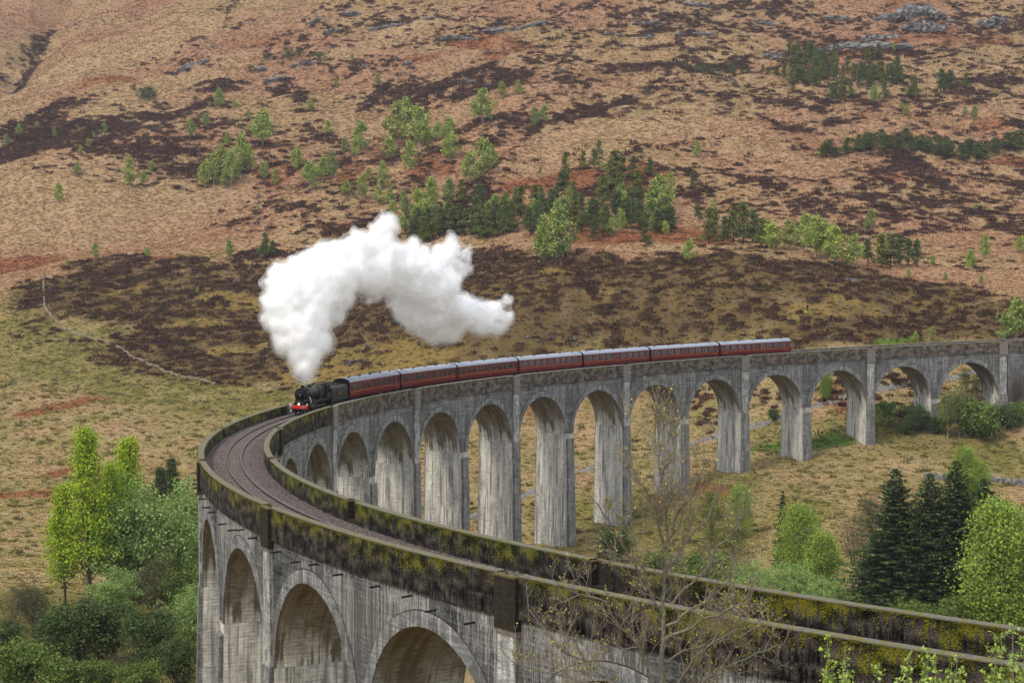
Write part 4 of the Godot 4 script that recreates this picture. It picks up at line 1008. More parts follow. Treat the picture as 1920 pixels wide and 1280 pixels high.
func concrete_face(sd: int, streaks: int, base: float) -> StandardMaterial3D:
	var w := 2048
	var h := 512
	var lo := grey(sd, w, h, 150.0, 4)
	var fi := grey(sd + 100, w, h, 7.0, 3)
	var bo := boards(sd + 200, w, h, 11.0, 16)
	var ru := runs(sd + 300, w, h, 26.0, 16)
	var wl := PackedByteArray()
	wl.resize(w * h)
	wl = lime(wl, w, h, streaks, 66.0, 96.0, 8.0, 220.0, 255, sd, 5.5)
	wl = lime(wl, w, h, streaks / 2, 66.0, 420.0, 6.0, 80.0, 190, sd + 1)
	var r := RandomNumberGenerator.new()
	r.seed = sd
	for t in 130:                                        # salts along the lift joints
		var x := r.randi() % w
		var y := int([70.0, 78.0, 92.0, 140.0, 205.0, 270.0][r.randi() % 6])
		var n := int(r.randf_range(20, 130))
		for k in n:
			if r.randf() < 0.75: wl[y * w + (x + k) % w] = int(r.randf_range(60, 210))
			if r.randf() < 0.4: wl[(y + 1) * w + (x + k) % w] = int(r.randf_range(40, 150))
	var px := PackedByteArray()
	px.resize(w * h * 3)
	for y in h:
		var line := 0.88 if y % 9 == 0 else (0.80 if y % 63 < 2 else 1.0)
		for x in w:
			var i := y * w + x
			var v := base + (lo[i] - 128) * 0.0013 + (fi[i] - 128) * 0.0009 + (bo[i] - 128) * 0.0007
			v *= line
			var stain := clampf((lo[i] * 0.65 + ru[i] * 0.35 - 120.0) / 34.0, 0.0, 1.0) * (0.52 + 0.35 * fi[i] / 255.0)
			var cr := lerpf(v * 0.985, 0.27, stain)
			var cg := lerpf(v, 0.26, stain)
			var cb := lerpf(v * 1.0, 0.25, stain)
			var l := wl[i] / 255.0 * 0.58
			px[i * 3] = int(255.0 * clampf(lerpf(cr, 0.78, l), 0.0, 1.0))
			px[i * 3 + 1] = int(255.0 * clampf(lerpf(cg, 0.775, l), 0.0, 1.0))
			px[i * 3 + 2] = int(255.0 * clampf(lerpf(cb, 0.76, l), 0.0, 1.0))
	return painted(w, h, px)

func concrete_soffit(sd: int) -> StandardMaterial3D:
	var w := 768
	var h := 1024
	var lo := grey(sd, w, h, 130.0, 4)
	var fi := grey(sd + 100, w, h, 6.0, 3)
	var bo := boards(sd + 200, w, h, 9.0, 8)
	var ru := runs(sd + 300, w, h, 40.0, 12)
	var wl := PackedByteArray()
	wl.resize(w * h)
	wl = lime(wl, w, h, 70, 80.0, 300.0, 20.0, 160.0, 190, sd)
	wl = lime(wl, w, h, 440, 290.0, 420.0, 20.0, 480.0, 255, sd + 1, 9.0)
	wl = lime(wl, w, h, 160, 420.0, 900.0, 10.0, 120.0, 200, sd + 2)
	var px := PackedByteArray()
	px.resize(w * h * 3)
	for y in h:
		var line := 0.84 if y % 8 == 0 else (0.80 if y % 56 < 2 else 1.0)
		for x in w:
			var i := y * w + x
			var v := 0.66 + (lo[i] - 128) * 0.0014 + (fi[i] - 128) * 0.0008 + (bo[i] - 128) * 0.0008
			v *= line
			# brown mould together with painted shade on the vault, ragged lower edge, grey dirt in runs below
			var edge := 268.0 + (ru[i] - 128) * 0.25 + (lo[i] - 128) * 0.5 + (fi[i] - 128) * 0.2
			var mould_shade := clampf((edge - y) / 26.0, 0.0, 1.0) * (0.40 + 0.45 * clampf((lo[i] * 0.5 + bo[i] * 0.5 - 90) / 70.0, 0.0, 1.0))
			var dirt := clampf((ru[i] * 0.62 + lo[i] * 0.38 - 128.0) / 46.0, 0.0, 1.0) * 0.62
			var cr := lerpf(lerpf(v, 0.29, dirt), 0.34, mould_shade)
			var cg := lerpf(lerpf(v * 0.985, 0.285, dirt), 0.305, mould_shade)
			var cb := lerpf(lerpf(v * 0.945, 0.275, dirt), 0.235, mould_shade)
			var l := wl[i] / 255.0 * 0.8
			px[i * 3] = int(255.0 * clampf(lerpf(cr, 0.80, l), 0.0, 1.0))
			px[i * 3 + 1] = int(255.0 * clampf(lerpf(cg, 0.79, l), 0.0, 1.0))
			px[i * 3 + 2] = int(255.0 * clampf(lerpf(cb, 0.76, l), 0.0, 1.0))
	return painted(w, h, px)

# streaked concrete in metres for the buttresses and pilasters
func concrete_streaked(sd: int, base: float, metres: float, streaks: int) -> StandardMaterial3D:
	var w := 512
	var lo := grey(sd, w, w, 90.0, 4)
	var fi := grey(sd + 100, w, w, 6.0, 3)
	var bo := boards(sd + 200, w, w, 8.0, 8)
	var ru := runs(sd + 300, w, w, 30.0, 8)
	var wl := PackedByteArray()
	wl.resize(w * w)
	wl = lime(wl, w, w, streaks, 0.0, 480.0, 10.0, 160.0, 230, sd)
	var px := PackedByteArray()
	px.resize(w * w * 3)
	for i in w * w:
		var v := base + (lo[i] - 128) * 0.0013 + (fi[i] - 128) * 0.0009 + (bo[i] - 128) * 0.0013
		var stain := clampf((lo[i] * 0.5 + ru[i] * 0.5 - 128.0) / 26.0, 0.0, 1.0) * 0.6
		var l := wl[i] / 255.0 * 0.8
		px[i * 3] = int(255.0 * clampf(lerpf(lerpf(v, 0.24, stain), 0.78, l), 0.0, 1.0))
		px[i * 3 + 1] = int(255.0 * clampf(lerpf(lerpf(v, 0.23, stain), 0.775, l), 0.0, 1.0))
		px[i * 3 + 2] = int(255.0 * clampf(lerpf(lerpf(v * 0.985, 0.22, stain), 0.76, l), 0.0, 1.0))
	var m := painted(w, w, px, 0.95, 0.0)
	m.uv1_triplanar = true
	m.uv1_world_triplanar = true
	m.uv1_scale = Vector3.ONE / metres
	return m

func concrete_parapet(sd: int, mossy: bool) -> StandardMaterial3D:
	var w := 2048
	var h := 128
	var lo := grey(sd, w, h, 60.0, 4)
	var fi := grey(sd + 100, w, h, 5.0, 3)
	var ru := runs(sd + 200, w, h, 9.0, 16)
	var big := runs(sd + 300, w, h, 160.0, 8)
	var wl := PackedByteArray()
	wl.resize(w * h)
	wl = lime(wl, w, h, 1000 if mossy else 300, 10.0, 100.0, 10.0, 90.0, 120 if mossy else 150, sd)
	var px := PackedByteArray()
	px.resize(w * h * 3)
	for y in h:
		for x in w:
			var i := y * w + x
			var v := (0.165 if mossy else 0.33) + (lo[i] - 128) * 0.0012 + (fi[i] - 128) * 0.0009 - clampf((ru[i] - 132) * 0.0022, 0.0, 0.12)
			var cr := v * 1.03
			var cg := v * 0.95
			var cb := v * 0.87
			var l := wl[i] / 255.0 * 0.7
			cr = lerpf(cr, 0.58, l); cg = lerpf(cg, 0.55, l); cb = lerpf(cb, 0.52, l)
			# moss hanging from the top in tongues
			var joint_and_shade := 0.6 if x % 146 < 2 else 1.0
			cr *= joint_and_shade; cg *= joint_and_shade; cb *= joint_and_shade
			var reach := (25.0 + (big[i] - 128) * 0.36) if mossy else (2.0 + (big[i] - 140) * 0.10)
			var moss := clampf((reach + (ru[i] - 128) * 0.62 + (fi[i] - 128) * 0.30 + (lo[i] - 128) * 0.08 - y) / 12.0, 0.0, 1.0) * (0.50 + 0.45 * clampf((fi[i] - 80) / 70.0, 0.0, 1.0))
			var gold := clampf((lo[i] * 0.6 + fi[i] * 0.4 - 100) / 60.0, 0.0, 1.0)
			cr = lerpf(cr, lerpf(0.18, 0.40, gold), moss)
			cg = lerpf(cg, lerpf(0.20, 0.39, gold), moss)
			cb = lerpf(cb, lerpf(0.05, 0.075, gold), moss)
			px[i * 3] = int(255.0 * clampf(cr, 0.0, 1.0))
			px[i * 3 + 1] = int(255.0 * clampf(cg, 0.0, 1.0))
			px[i * 3 + 2] = int(255.0 * clampf(cb, 0.0, 1.0))
	return painted(w, h, px, 0.98, 4.0 if mossy else 1.5)

func concrete_plain(sd: int, c: Color, metres: float) -> StandardMaterial3D:
	var w := 256
	var lo := grey(sd, w, w, 70.0, 4)
	var fi := grey(sd + 100, w, w, 5.0, 3)
	var px := PackedByteArray()
	px.resize(w * w * 3)
	for i in w * w:
		var v := 1.0 + (lo[i] - 128) * 0.0026 + (fi[i] - 128) * 0.0016
		px[i * 3] = int(255.0 * clampf(c.r * v, 0.0, 1.0))
		px[i * 3 + 1] = int(255.0 * clampf(c.g * v, 0.0, 1.0))
		px[i * 3 + 2] = int(255.0 * clampf(c.b * v, 0.0, 1.0))
	var m := painted(w, w, px, 0.95, 0.0)
	m.uv1_triplanar = true
	m.uv1_world_triplanar = true
	m.uv1_scale = Vector3.ONE / metres
	return m

func concrete_coping(sd: int) -> StandardMaterial3D:
	var w := 512
	var lo := grey(sd, w, w, 60.0, 4)
	var fi := grey(sd + 100, w, w, 5.0, 3)
	var px := PackedByteArray()
	px.resize(w * w * 3)
	for i in w * w:
		var v := 0.40 + (fi[i] - 128) * 0.0020 + (lo[i] - 128) * 0.001
		var moss := clampf((lo[i] * 0.65 + fi[i] * 0.35 - 134) / 16.0, 0.0, 1.0) * 0.85
		px[i * 3] = int(255.0 * lerpf(v, 0.35, moss))
		px[i * 3 + 1] = int(255.0 * lerpf(v * 0.98, 0.33, moss))
		px[i * 3 + 2] = int(255.0 * lerpf(v * 0.95, 0.10, moss))
	var m := painted(w, w, px, 0.98, 0.0)
	m.uv1_triplanar = true
	m.uv1_world_triplanar = true
	m.uv1_scale = Vector3.ONE / 6.0
	return m

# ------------------------------------------------------------------ the viaduct
const HALF := 7.6         # half span
const CROWN := -4.4
const SPRING := -12.0
const FACE := 3.42        # spandrel faces
const IN := 3.05          # parapet inside
const OUT := 3.62         # parapet outside
const STRING := -2.35     # foot of the parapet
const RAIL := -0.80

func rail(s: float) -> float:           # the rails lie deeper between the near parapets
	return RAIL - 0.5 * smoothstep(-45.0, -110.0, s)

func fu(s: float, dy: float) -> Vector2:
	return Vector2(s / 70.39662, (0.11 - dy) / 18.0)

func wu(s: float, dy: float) -> Vector2:
	return Vector2(s / 70.39662, (0.11 - dy) / 2.6)

func build_viaduct():
	var via := thing("viaduct", "long curved grey concrete railway viaduct with tall round arches and mossy parapets", "viaduct")
	for b in range(2, 14):
		var s0 := BAY * (b - 8)
		for k in 2:
			arch(via, s0 + PITCH * (k + 0.5), (b * 2 + k) % 4)
		parapet(via, s0 + 1.0, s0 + BAY - 1.0, s0 < -20.0)
	for k in range(0, 25):
		var s := BAY * -6 + PITCH * k
		pier(via, s, k % 2 == 0)
		if k % 2 == 0: refuge(via, s, s < -20.0)
	# the solid ends that run into the hillside
	for e in [[BAY * 6 + 1.2, 300.0], [-240.0, BAY * -6 - 1.2]]:
		var bag := Bag.new()
		var s: float = e[0]
		while s < e[1] - 0.1:
			var t := minf(s + 4.0, e[1])
			for side: float in [-1.0, 1.0]:
				var deep := -26.0
				wall_quad(bag, s, t, FACE * side, deep, STRING, side)
			s = t
		put("end_wall", bag.mesh(), M.face_in, via)
		parapet(via, e[0], e[1], e[0] < 0.0)
	# iron drain spouts below the outer parapet
	for b in [4, 5, 6]:
		for q in [0.10, 0.22, 0.30, 0.42, 0.58, 0.70, 0.80, 0.92]:
			var s: float = BAY * (b - 9) + BAY * q + BAY
			spout(via, s, -1.0, -2.95 - 0.25 * sin(s * 3.1))
	# moss cushions on the near parapets
	var cush := clump(14, 0.16, 0.16, 0.3, 0.035)
	var spots: Array[Transform3D] = []; var cols := PackedColorArray()
	var nm := noise(61, 5.0, 3)
	for t in 26000:
		var s := rng.randf_range(-185.0, -45.0)
		var side := -1.0 if rng.randf() < 0.5 else 1.0
		var o := rng.randf_range(IN + 0.02, OUT - 0.02)
		if nm.get_noise_2d(s, side * 40.0 + o * 3.0) < 0.0 + (0.25 if s > -70.0 else 0.0): continue
		if absf(fposmod(s + BAY / 2, BAY) - BAY / 2) < 1.3: continue
		var g := rng.randf_range(0.7, 1.3)
		spots.append(Transform3D(Basis(Vector3.UP, rng.randf() * TAU).scaled(Vector3.ONE * rng.randf_range(0.6, 1.2)), vp(s, o * side, 0.13)))
		cols.append(Color(0.135 * g, 0.125 * g, 0.015 * g).lerp(Color(0.055, 0.065, 0.014), rng.randf() * 0.8))
	scatter("moss", cush, spots, cols, "", "", M.plant, via)

func wall_quad(bag: Bag, s: float, t: float, off: float, y0: float, y1: float, side: float) -> void:
	var a := vp(s, off, y0); var b := vp(t, off, y0); var c := vp(t, off, y1); var d := vp(s, off, y1)
	if side > 0.0: bag.quv(b, a, d, c, fu(t, y0), fu(s, y0), fu(s, y1), fu(t, y1))
	else: bag.quv(a, b, c, d, fu(s, y0), fu(t, y0), fu(t, y1), fu(s, y1))

# one arch: two spandrel walls and the vault between, with the projecting ring on each face
func arch(via: Node3D, sc: float, turn: int) -> void:
	var n := 28
	for side: float in [1.0, -1.0]:
		var bag := Bag.new()
		for e in [[-PITCH / 2, -HALF], [HALF, PITCH / 2]]:
			wall_quad(bag, sc + e[0], sc + e[1], FACE * side, SPRING, STRING, side)
		for k in n:
			var p0 := PI * (1.0 - float(k) / n)
			var p1 := PI * (1.0 - float(k + 1) / n)
			var s := sc + HALF * cos(p0)
			var t := sc + HALF * cos(p1)
			var ys := SPRING + HALF * sin(p0)
			var yt := SPRING + HALF * sin(p1)
			var a := vp(s, FACE * side, ys); var b := vp(t, FACE * side, yt); var c := vp(t, FACE * side, STRING); var d := vp(s, FACE * side, STRING)
			if side > 0.0: bag.quv(b, a, d, c, fu(t, yt), fu(s, ys), fu(s, STRING), fu(t, STRING))
			else: bag.quv(a, b, c, d, fu(s, ys), fu(t, yt), fu(t, STRING), fu(s, STRING))
		put("spandrel_wall", bag.mesh(), M.face_in if side > 0.0 else M.face_out, via)
		# ring of concrete round the opening, a hand's breadth proud
		var ring := Bag.new()
		for k in n:
			var p0 := PI * (1.0 - float(k) / n)
			var p1 := PI * (1.0 - float(k + 1) / n)
			var q := []
			for p in [p0, p1]:
				for rad in [HALF - 0.02, HALF + 0.95]:
					for o in [FACE - 0.05, FACE + 0.09]:
						q.append([sc + rad * cos(p), o * side, SPRING + maxf(rad * sin(p), 0.02)])
			# q: 0 in-back 1 in-front 2 out-back 3 out-front, then the same at p1
			strip(ring, q[1], q[5], q[7], q[3], side)
			strip(ring, q[3], q[7], q[6], q[2], side)
			strip(ring, q[0], q[4], q[5], q[1], side)
		var rp := put("arch_ring", ring.mesh(), M.ring, via)
		var groove_shade := Bag.new()  # flat dark strip, painted shade in place of a cut groove
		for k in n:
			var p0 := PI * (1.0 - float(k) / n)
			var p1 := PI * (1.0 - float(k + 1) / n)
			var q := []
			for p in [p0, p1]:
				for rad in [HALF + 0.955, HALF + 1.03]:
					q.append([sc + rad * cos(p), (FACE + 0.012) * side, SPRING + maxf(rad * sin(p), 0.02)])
			strip(groove_shade, q[0], q[2], q[3], q[1], side)
		put("ring_joint", groove_shade.mesh(), M.joint_and_shade, rp)
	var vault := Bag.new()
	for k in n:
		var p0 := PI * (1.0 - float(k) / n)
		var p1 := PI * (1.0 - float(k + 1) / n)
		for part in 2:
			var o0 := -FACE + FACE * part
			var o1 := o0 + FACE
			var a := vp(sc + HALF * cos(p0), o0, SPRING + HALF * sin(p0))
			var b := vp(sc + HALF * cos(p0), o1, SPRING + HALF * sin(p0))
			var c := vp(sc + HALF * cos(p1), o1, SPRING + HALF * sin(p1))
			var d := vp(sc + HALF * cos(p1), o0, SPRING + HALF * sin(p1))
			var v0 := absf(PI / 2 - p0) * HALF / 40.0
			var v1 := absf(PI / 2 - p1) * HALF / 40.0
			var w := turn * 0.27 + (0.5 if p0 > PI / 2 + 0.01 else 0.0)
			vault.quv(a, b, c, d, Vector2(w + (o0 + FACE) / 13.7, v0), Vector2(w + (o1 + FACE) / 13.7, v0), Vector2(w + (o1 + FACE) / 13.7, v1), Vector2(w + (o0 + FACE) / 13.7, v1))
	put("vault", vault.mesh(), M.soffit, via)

func strip(bag: Bag, a: Array, b: Array, c: Array, d: Array, side: float) -> void:
	var q := [a, b, c, d]
	if side > 0.0: q.reverse()
	var p := []
	for e in q: p.append(vp(e[0], e[1], e[2]))
	bag.quv(p[0], p[1], p[2], p[3], fu(q[0][0], q[0][2]), fu(q[1][0], q[1][2]), fu(q[2][0], q[2][2]), fu(q[3][0], q[3][2]))

func pier(via: Node3D, s: float, wide: bool) -> void:
	var low := 1e9
	for o in [-4.5, 0.0, 4.5]:
		var g := vp(s, o, 0.0)
		low = minf(low, hgt(g.x, g.z))
	var foot := low - 1.2 - slab(s)
	if foot > SPRING - 0.3: return
	var deep := SPRING - foot
	var th := (PITCH - 2 * HALF) / 2.0 - 0.001
	var tb := th + deep * 0.018
	var wb := FACE + deep * 0.014
	var holder := Node3D.new()
	holder.name = part_name(via, "pier")
	via.add_child(holder)
	var shaft := Bag.new()
	var seed_u := rng.randf()
	var vtop := HALF * PI / 2 / 40.0
	var rows := 3
	for k in rows:
		var f0 := float(k) / rows
		var f1 := float(k + 1) / rows
		var ya := lerpf(SPRING, foot, f1); var yb := lerpf(SPRING, foot, f0)
		var ta := lerpf(th, tb, f1); var t0 := lerpf(th, tb, f0)
		var wa := lerpf(FACE, wb, f1); var w0 := lerpf(FACE, wb, f0)
		var va := vtop + deep * f1 / 40.0; var vb := vtop + deep * f0 / 40.0
		for e: float in [-1.0, 1.0]:                       # faces across the line
			var a := vp(s + e * ta, -wa, ya); var b := vp(s + e * ta, wa, ya); var c := vp(s + e * t0, w0, yb); var d := vp(s + e * t0, -w0, yb)
			var u0 := seed_u + (0.5 if e > 0.0 else 0.0)
			if e > 0.0: shaft.quv(b, a, d, c, Vector2(u0 + 0.5, va), Vector2(u0, va), Vector2(u0, vb), Vector2(u0 + 0.5, vb))
			else: shaft.quv(a, b, c, d, Vector2(u0, va), Vector2(u0 + 0.5, va), Vector2(u0 + 0.5, vb), Vector2(u0, vb))
		for side: float in [-1.0, 1.0]:                    # narrow ends
			var a := vp(s - ta, wa * side, ya); var b := vp(s + ta, wa * side, ya); var c := vp(s + t0, w0 * side, yb); var d := vp(s - t0, w0 * side, yb)
			var u0 := seed_u + 0.3 * side
			if side > 0.0: shaft.quv(b, a, d, c, Vector2(u0 + 0.18, va), Vector2(u0, va), Vector2(u0, vb), Vector2(u0 + 0.18, vb))
			else: shaft.quv(a, b, c, d, Vector2(u0, va), Vector2(u0 + 0.18, va), Vector2(u0 + 0.18, vb), Vector2(u0, vb))
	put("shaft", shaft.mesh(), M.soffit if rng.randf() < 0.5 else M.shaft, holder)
	# buttress on each narrow end, from below the springing
	for side: float in [-1.0, 1.0]:
		var bag := Bag.new()
		var top := SPRING + (0.0 if wide else -1.1)
		var y0 := foot
		var bw := 0.98
		var bt := 1.1
		var oa := (wb + 0.55) * side; var ob := (FACE + 0.42) * side; var ia := (wb - 0.2) * side; var ib := (FACE - 0.2) * side
		var low4 := [vp(s - bt, ia, y0), vp(s + bt, ia, y0), vp(s + bt, oa, y0), vp(s - bt, oa, y0)]
		var top4 := [vp(s - bw, ib, top + 0.25), vp(s + bw, ib, top + 0.25), vp(s + bw, ob, top), vp(s - bw, ob, top)]
		if side > 0.0:
			bag.hexa([low4[0], low4[1], low4[2], low4[3], top4[0], top4[1], top4[2], top4[3]])
		else:
			bag.hexa([low4[3], low4[2], low4[1], low4[0], top4[3], top4[2], top4[1], top4[0]])
		put("buttress", bag.mesh(), M.buttress, holder)
		if wide:
			var strip_bag := Bag.new()
			var o1 := (FACE + 0.30) * side
			var o0 := (FACE - 0.1) * side
			var l4 := [vp(s - 0.85, o0, SPRING - 0.2), vp(s + 0.85, o0, SPRING - 0.2), vp(s + 0.85, o1, SPRING - 0.2), vp(s - 0.85, o1, SPRING - 0.2)]
			var t4 := [vp(s - 0.85, o0, -3.0), vp(s + 0.85, o0, -3.0), vp(s + 0.85, o1, -3.0), vp(s - 0.85, o1, -3.0)]
			if side > 0.0: strip_bag.hexa(l4 + t4)
			else: strip_bag.hexa([l4[3], l4[2], l4[1], l4[0], t4[3], t4[2], t4[1], t4[0]])
			put("pilaster", strip_bag.mesh(), M.pilaster, holder)

func parapet(via: Node3D, s0: float, s1: float, near: bool) -> void:
	for side: float in [-1.0, 1.0]:
		var bag := Bag.new()
		var top := Bag.new()
		var n := int(ceil((s1 - s0) / 1.6))
		for k in n:
			var s := lerpf(s0, s1, float(k) / n)
			var t := lerpf(s0, s1, float(k + 1) / n)
			var r := [[OUT, STRING], [OUT, 0.11], [IN, 0.11], [IN, -1.75]]
			for e in [0, 2]:
				var o0: float = r[e][0] * side; var y0: float = r[e][1]; var o1: float = r[e + 1][0] * side; var y1: float = r[e + 1][1]
				var a := vp(s, o0, y0); var b := vp(t, o0, y0); var c := vp(t, o1, y1); var d := vp(s, o1, y1)
				if side > 0.0: bag.quv(b, a, d, c, wu(t, y0), wu(s, y0), wu(s, y1), wu(t, y1))
				else: bag.quv(a, b, c, d, wu(s, y0), wu(t, y0), wu(t, y1), wu(s, y1))
			# underside lip and the inner foot
			for o in [[FACE - 0.05, STRING, OUT, STRING]]:
				var a := vp(s, o[0] * side, o[1]); var b := vp(t, o[0] * side, o[1]); var c := vp(t, o[2] * side, o[3]); var d := vp(s, o[2] * side, o[3])
				if side > 0.0: bag.quv(b, a, d, c, wu(t, STRING), wu(s, STRING), wu(s, STRING), wu(t, STRING))
				else: bag.quv(a, b, c, d, wu(s, STRING), wu(t, STRING), wu(t, STRING), wu(s, STRING))
			# coping: low chamfered top
			var prof := [[OUT + 0.02, 0.04], [OUT + 0.02, 0.11], [OUT - 0.05, 0.15], [IN + 0.05, 0.15], [IN - 0.02, 0.11], [IN - 0.02, 0.04]]
			for e in 5:
				var a := vp(s, prof[e][0] * side, prof[e][1]); var b := vp(t, prof[e][0] * side, prof[e][1]); var c := vp(t, prof[e + 1][0] * side, prof[e + 1][1]); var d := vp(s, prof[e + 1][0] * side, prof[e + 1][1])
				if side > 0.0: top.quad(b, a, d, c)
				else: top.quad(a, b, c, d)
		for e in [s0, s1]:
			var l := [vp(e, IN * side, STRING), vp(e, OUT * side, STRING), vp(e, OUT * side, 0.13), vp(e, IN * side, 0.13)]
			if (e == s0) == (side > 0.0): l.reverse()
			bag.quv(l[0], l[1], l[2], l[3], wu(e, STRING), wu(e + 0.5, STRING), wu(e + 0.5, 0.1), wu(e, 0.1))
		var p := put("parapet", bag.mesh(), M.wall_near if near else M.wall_far, via)
		put("coping", top.mesh(), M.coping if near else M.cap, p)

# a bay in the parapet where a man can stand clear of a train
func refuge(via: Node3D, s: float, near: bool) -> void:
	for side: float in [-1.0, 1.0]:
		var holder := Node3D.new()
		holder.name = part_name(via, "refuge")
		via.add_child(holder)
		var bag := Bag.new()
		var far_o := 3.87
		for w in [[s - 1.0, s - 0.8, IN, far_o], [s + 0.8, s + 1.0, IN, far_o], [s - 0.8, s + 0.8, far_o - 0.3, far_o]]:
			block(bag, w[0], w[1], w[2], w[3], -3.0, -0.02, side)
		block(bag, s - 0.8, s + 0.8, IN, far_o - 0.3, -3.0, rail(s) - 0.1, side)
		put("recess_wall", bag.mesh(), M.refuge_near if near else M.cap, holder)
		var corbel := Bag.new()
		var l := [vp(s - 0.95, (FACE - 0.1) * side, -3.35), vp(s + 0.95, (FACE - 0.1) * side, -3.35), vp(s + 0.95, (FACE + 0.32) * side, -3.35), vp(s - 0.95, (FACE + 0.32) * side, -3.35)]
		var t := [vp(s - 0.97, (FACE - 0.1) * side, -2.98), vp(s + 0.97, (FACE - 0.1) * side, -2.98), vp(s + 0.97, (far_o - 0.02) * side, -2.98), vp(s - 0.97, (far_o - 0.02) * side, -2.98)]
		if side > 0.0: corbel.hexa(l + t)
		else: corbel.hexa([l[3], l[2], l[1], l[0], t[3], t[2], t[1], t[0]])
		put("corbel", corbel.mesh(), M.cap, holder)
		var cap := Bag.new()
		for w in [[s - 1.04, s - 0.76, IN - 0.03, far_o + 0.05], [s + 0.76, s + 1.04, IN - 0.03, far_o + 0.05], [s - 0.76, s + 0.76, far_o - 0.36, far_o + 0.05]]:
			block(cap, w[0], w[1], w[2], w[3], -0.06, 0.06, side)
		put("cap_slab", cap.mesh(), M.cap_near if near else M.cap, holder)

func block(bag: Bag, s0: float, s1: float, o0: float, o1: float, y0: float, y1: float, side: float) -> void:
	var l := [vp(s0, o0 * side, y0), vp(s1, o0 * side, y0), vp(s1, o1 * side, y0), vp(s0, o1 * side, y0)]
	var t := [vp(s0, o0 * side, y1), vp(s1, o0 * side, y1), vp(s1, o1 * side, y1), vp(s0, o1 * side, y1)]
	if side > 0.0: bag.hexa(l + t)
	else: bag.hexa([l[3], l[2], l[1], l[0], t[3], t[2], t[1], t[0]])

func spout(via: Node3D, s: float, side: float, dy: float) -> void:
	var bag := Bag.new()
	bag.tube([vp(s, (FACE - 0.1) * side, dy), vp(s, (FACE + 0.75) * side, dy - 0.04)], [0.07, 0.07], 8)
	put("drain_spout", bag.mesh(), M.iron, via)

# ------------------------------------------------------------------ the track
func build_track():
	var bal := Bag.new()
	var nb := noise(71, 1.1, 3)
	var s := -238.0
	var cols := [-IN - 0.02, -2.3, -1.6, -1.0, -0.4, 0.2, 0.8, 1.4, 2.0, 2.6, IN + 0.02]
	while s < 299.0:
		var step := 0.6 if s < -20.0 else 3.0
		for k in 10:
			var q := []
			for e in [[s, cols[k]], [s + step, cols[k]], [s + step, cols[k + 1]], [s, cols[k + 1]]]:
				var shoulder := 0.16 * smoothstep(1.5, 2.6, absf(e[1]))
				q.append(vp(e[0], e[1], rail(e[0]) - 0.19 - shoulder + nb.get_noise_2d(e[0], e[1]) * 0.05))
			bal.col = Color(0.105, 0.094, 0.088)
			bal.quad(q[3], q[2], q[1], q[0])
		s += step
	put("ballast_bed", bal.mesh(), M.stone, self, "structure")
	var stone := Bag.new()
	var pts := []
	for k in 6:
		var d: Vector3 = [Vector3.RIGHT, Vector3.BACK, Vector3.LEFT, Vector3.FORWARD, Vector3.UP, Vector3.DOWN][k]
		pts.append(d * rng.randf_range(0.75, 1.25) + Vector3(rng.randf() - 0.5, rng.randf() - 0.5, rng.randf() - 0.5) * 0.5)
	for k in 4:
		stone.tri(pts[4], pts[(k + 1) % 4], pts[k])
		stone.tri(pts[5], pts[k], pts[(k + 1) % 4])
	var where: Array[Transform3D] = []; var tint := PackedColorArray()
	for t in 60000:
		var q := rng.randf_range(-165.0, 5.0)
		var o := rng.randf_range(-IN + 0.05, IN - 0.05)
		if absf(absf(o) - 0.75) < 0.09: continue
		var sz := rng.randf_range(0.035, 0.075)
		where.append(Transform3D(Basis.from_euler(Vector3(rng.randf() * 6, rng.randf() * 6, rng.randf() * 6)).scaled(Vector3.ONE * sz), vp(q, o, rail(q) - 0.17 - 0.16 * smoothstep(1.5, 2.6, absf(o)) + nb.get_noise_2d(q, o) * 0.05)))
		var g := rng.randf_range(0.6, 1.6)
		var pink := clampf(rng.randf() + (0.3 if o < -1.6 else 0.0), 0.0, 1.0)
		tint.append(Color(0.115 * g, 0.105 * g, 0.102 * g).lerp(Color(0.135 * g, 0.104 * g, 0.096 * g), pink))
	scatter("ballast_stones", stone.mesh(), where, tint, "grey and pink crushed stones of the track bed on the viaduct", "ballast")
	var track := thing("railway_track", "single curved railway track with check rail running along the viaduct deck", "railway track")
	# sleepers seen in the photograph, one by one
	var sl := Bag.new()
	sl.bevel_box(Vector3(-0.12, -0.24, -1.28), Vector3(0.12, -0.03, 1.28), 0.015)
	var slm := sl.mesh()
	var k := 0
	for i in 230:
		var q := -160.0 + i * 0.68
		var o := put("sleeper", slm, M.sleeper, track)
		o.position = vp(q, 0, rail(q) - 0.12)
		o.rotation.y = -heading(q)
	var web := [[-0.070, -0.15], [0.070, -0.15], [0.070, -0.135], [0.012, -0.115], [0.012, -0.045], [0.036, -0.03], [0.036, -0.002], [0.026, 0.0], [-0.026, 0.0], [-0.036, -0.002], [-0.036, -0.03], [-0.012, -0.045], [-0.012, -0.115], [-0.070, -0.135]]
	for line in [[-0.7525, 0, "rail"], [0.7525, 0, "rail"], [0.63, 0, "check_rail"]]:
		var side := Bag.new()
		var head := Bag.new()
		var q := -238.0
		while q < 299.0:
			var st := 1.5 if q < 0.0 else 6.0
			for e in 14:
				var a: Array = web[e]; var b: Array = web[(e + 1) % 14]
				var bag := head if e == 7 else side
				bag.quad(vp(q, line[0] + b[0], rail(q) + b[1]), vp(q + st, line[0] + b[0], rail(q + st) + b[1]), vp(q + st, line[0] + a[0], rail(q + st) + a[1]), vp(q, line[0] + a[0], rail(q) + a[1]))
			q += st
		var r := put(line[2], side.mesh(), M.rust, track)
		put("rail_head", head.mesh(), M.steel, r)

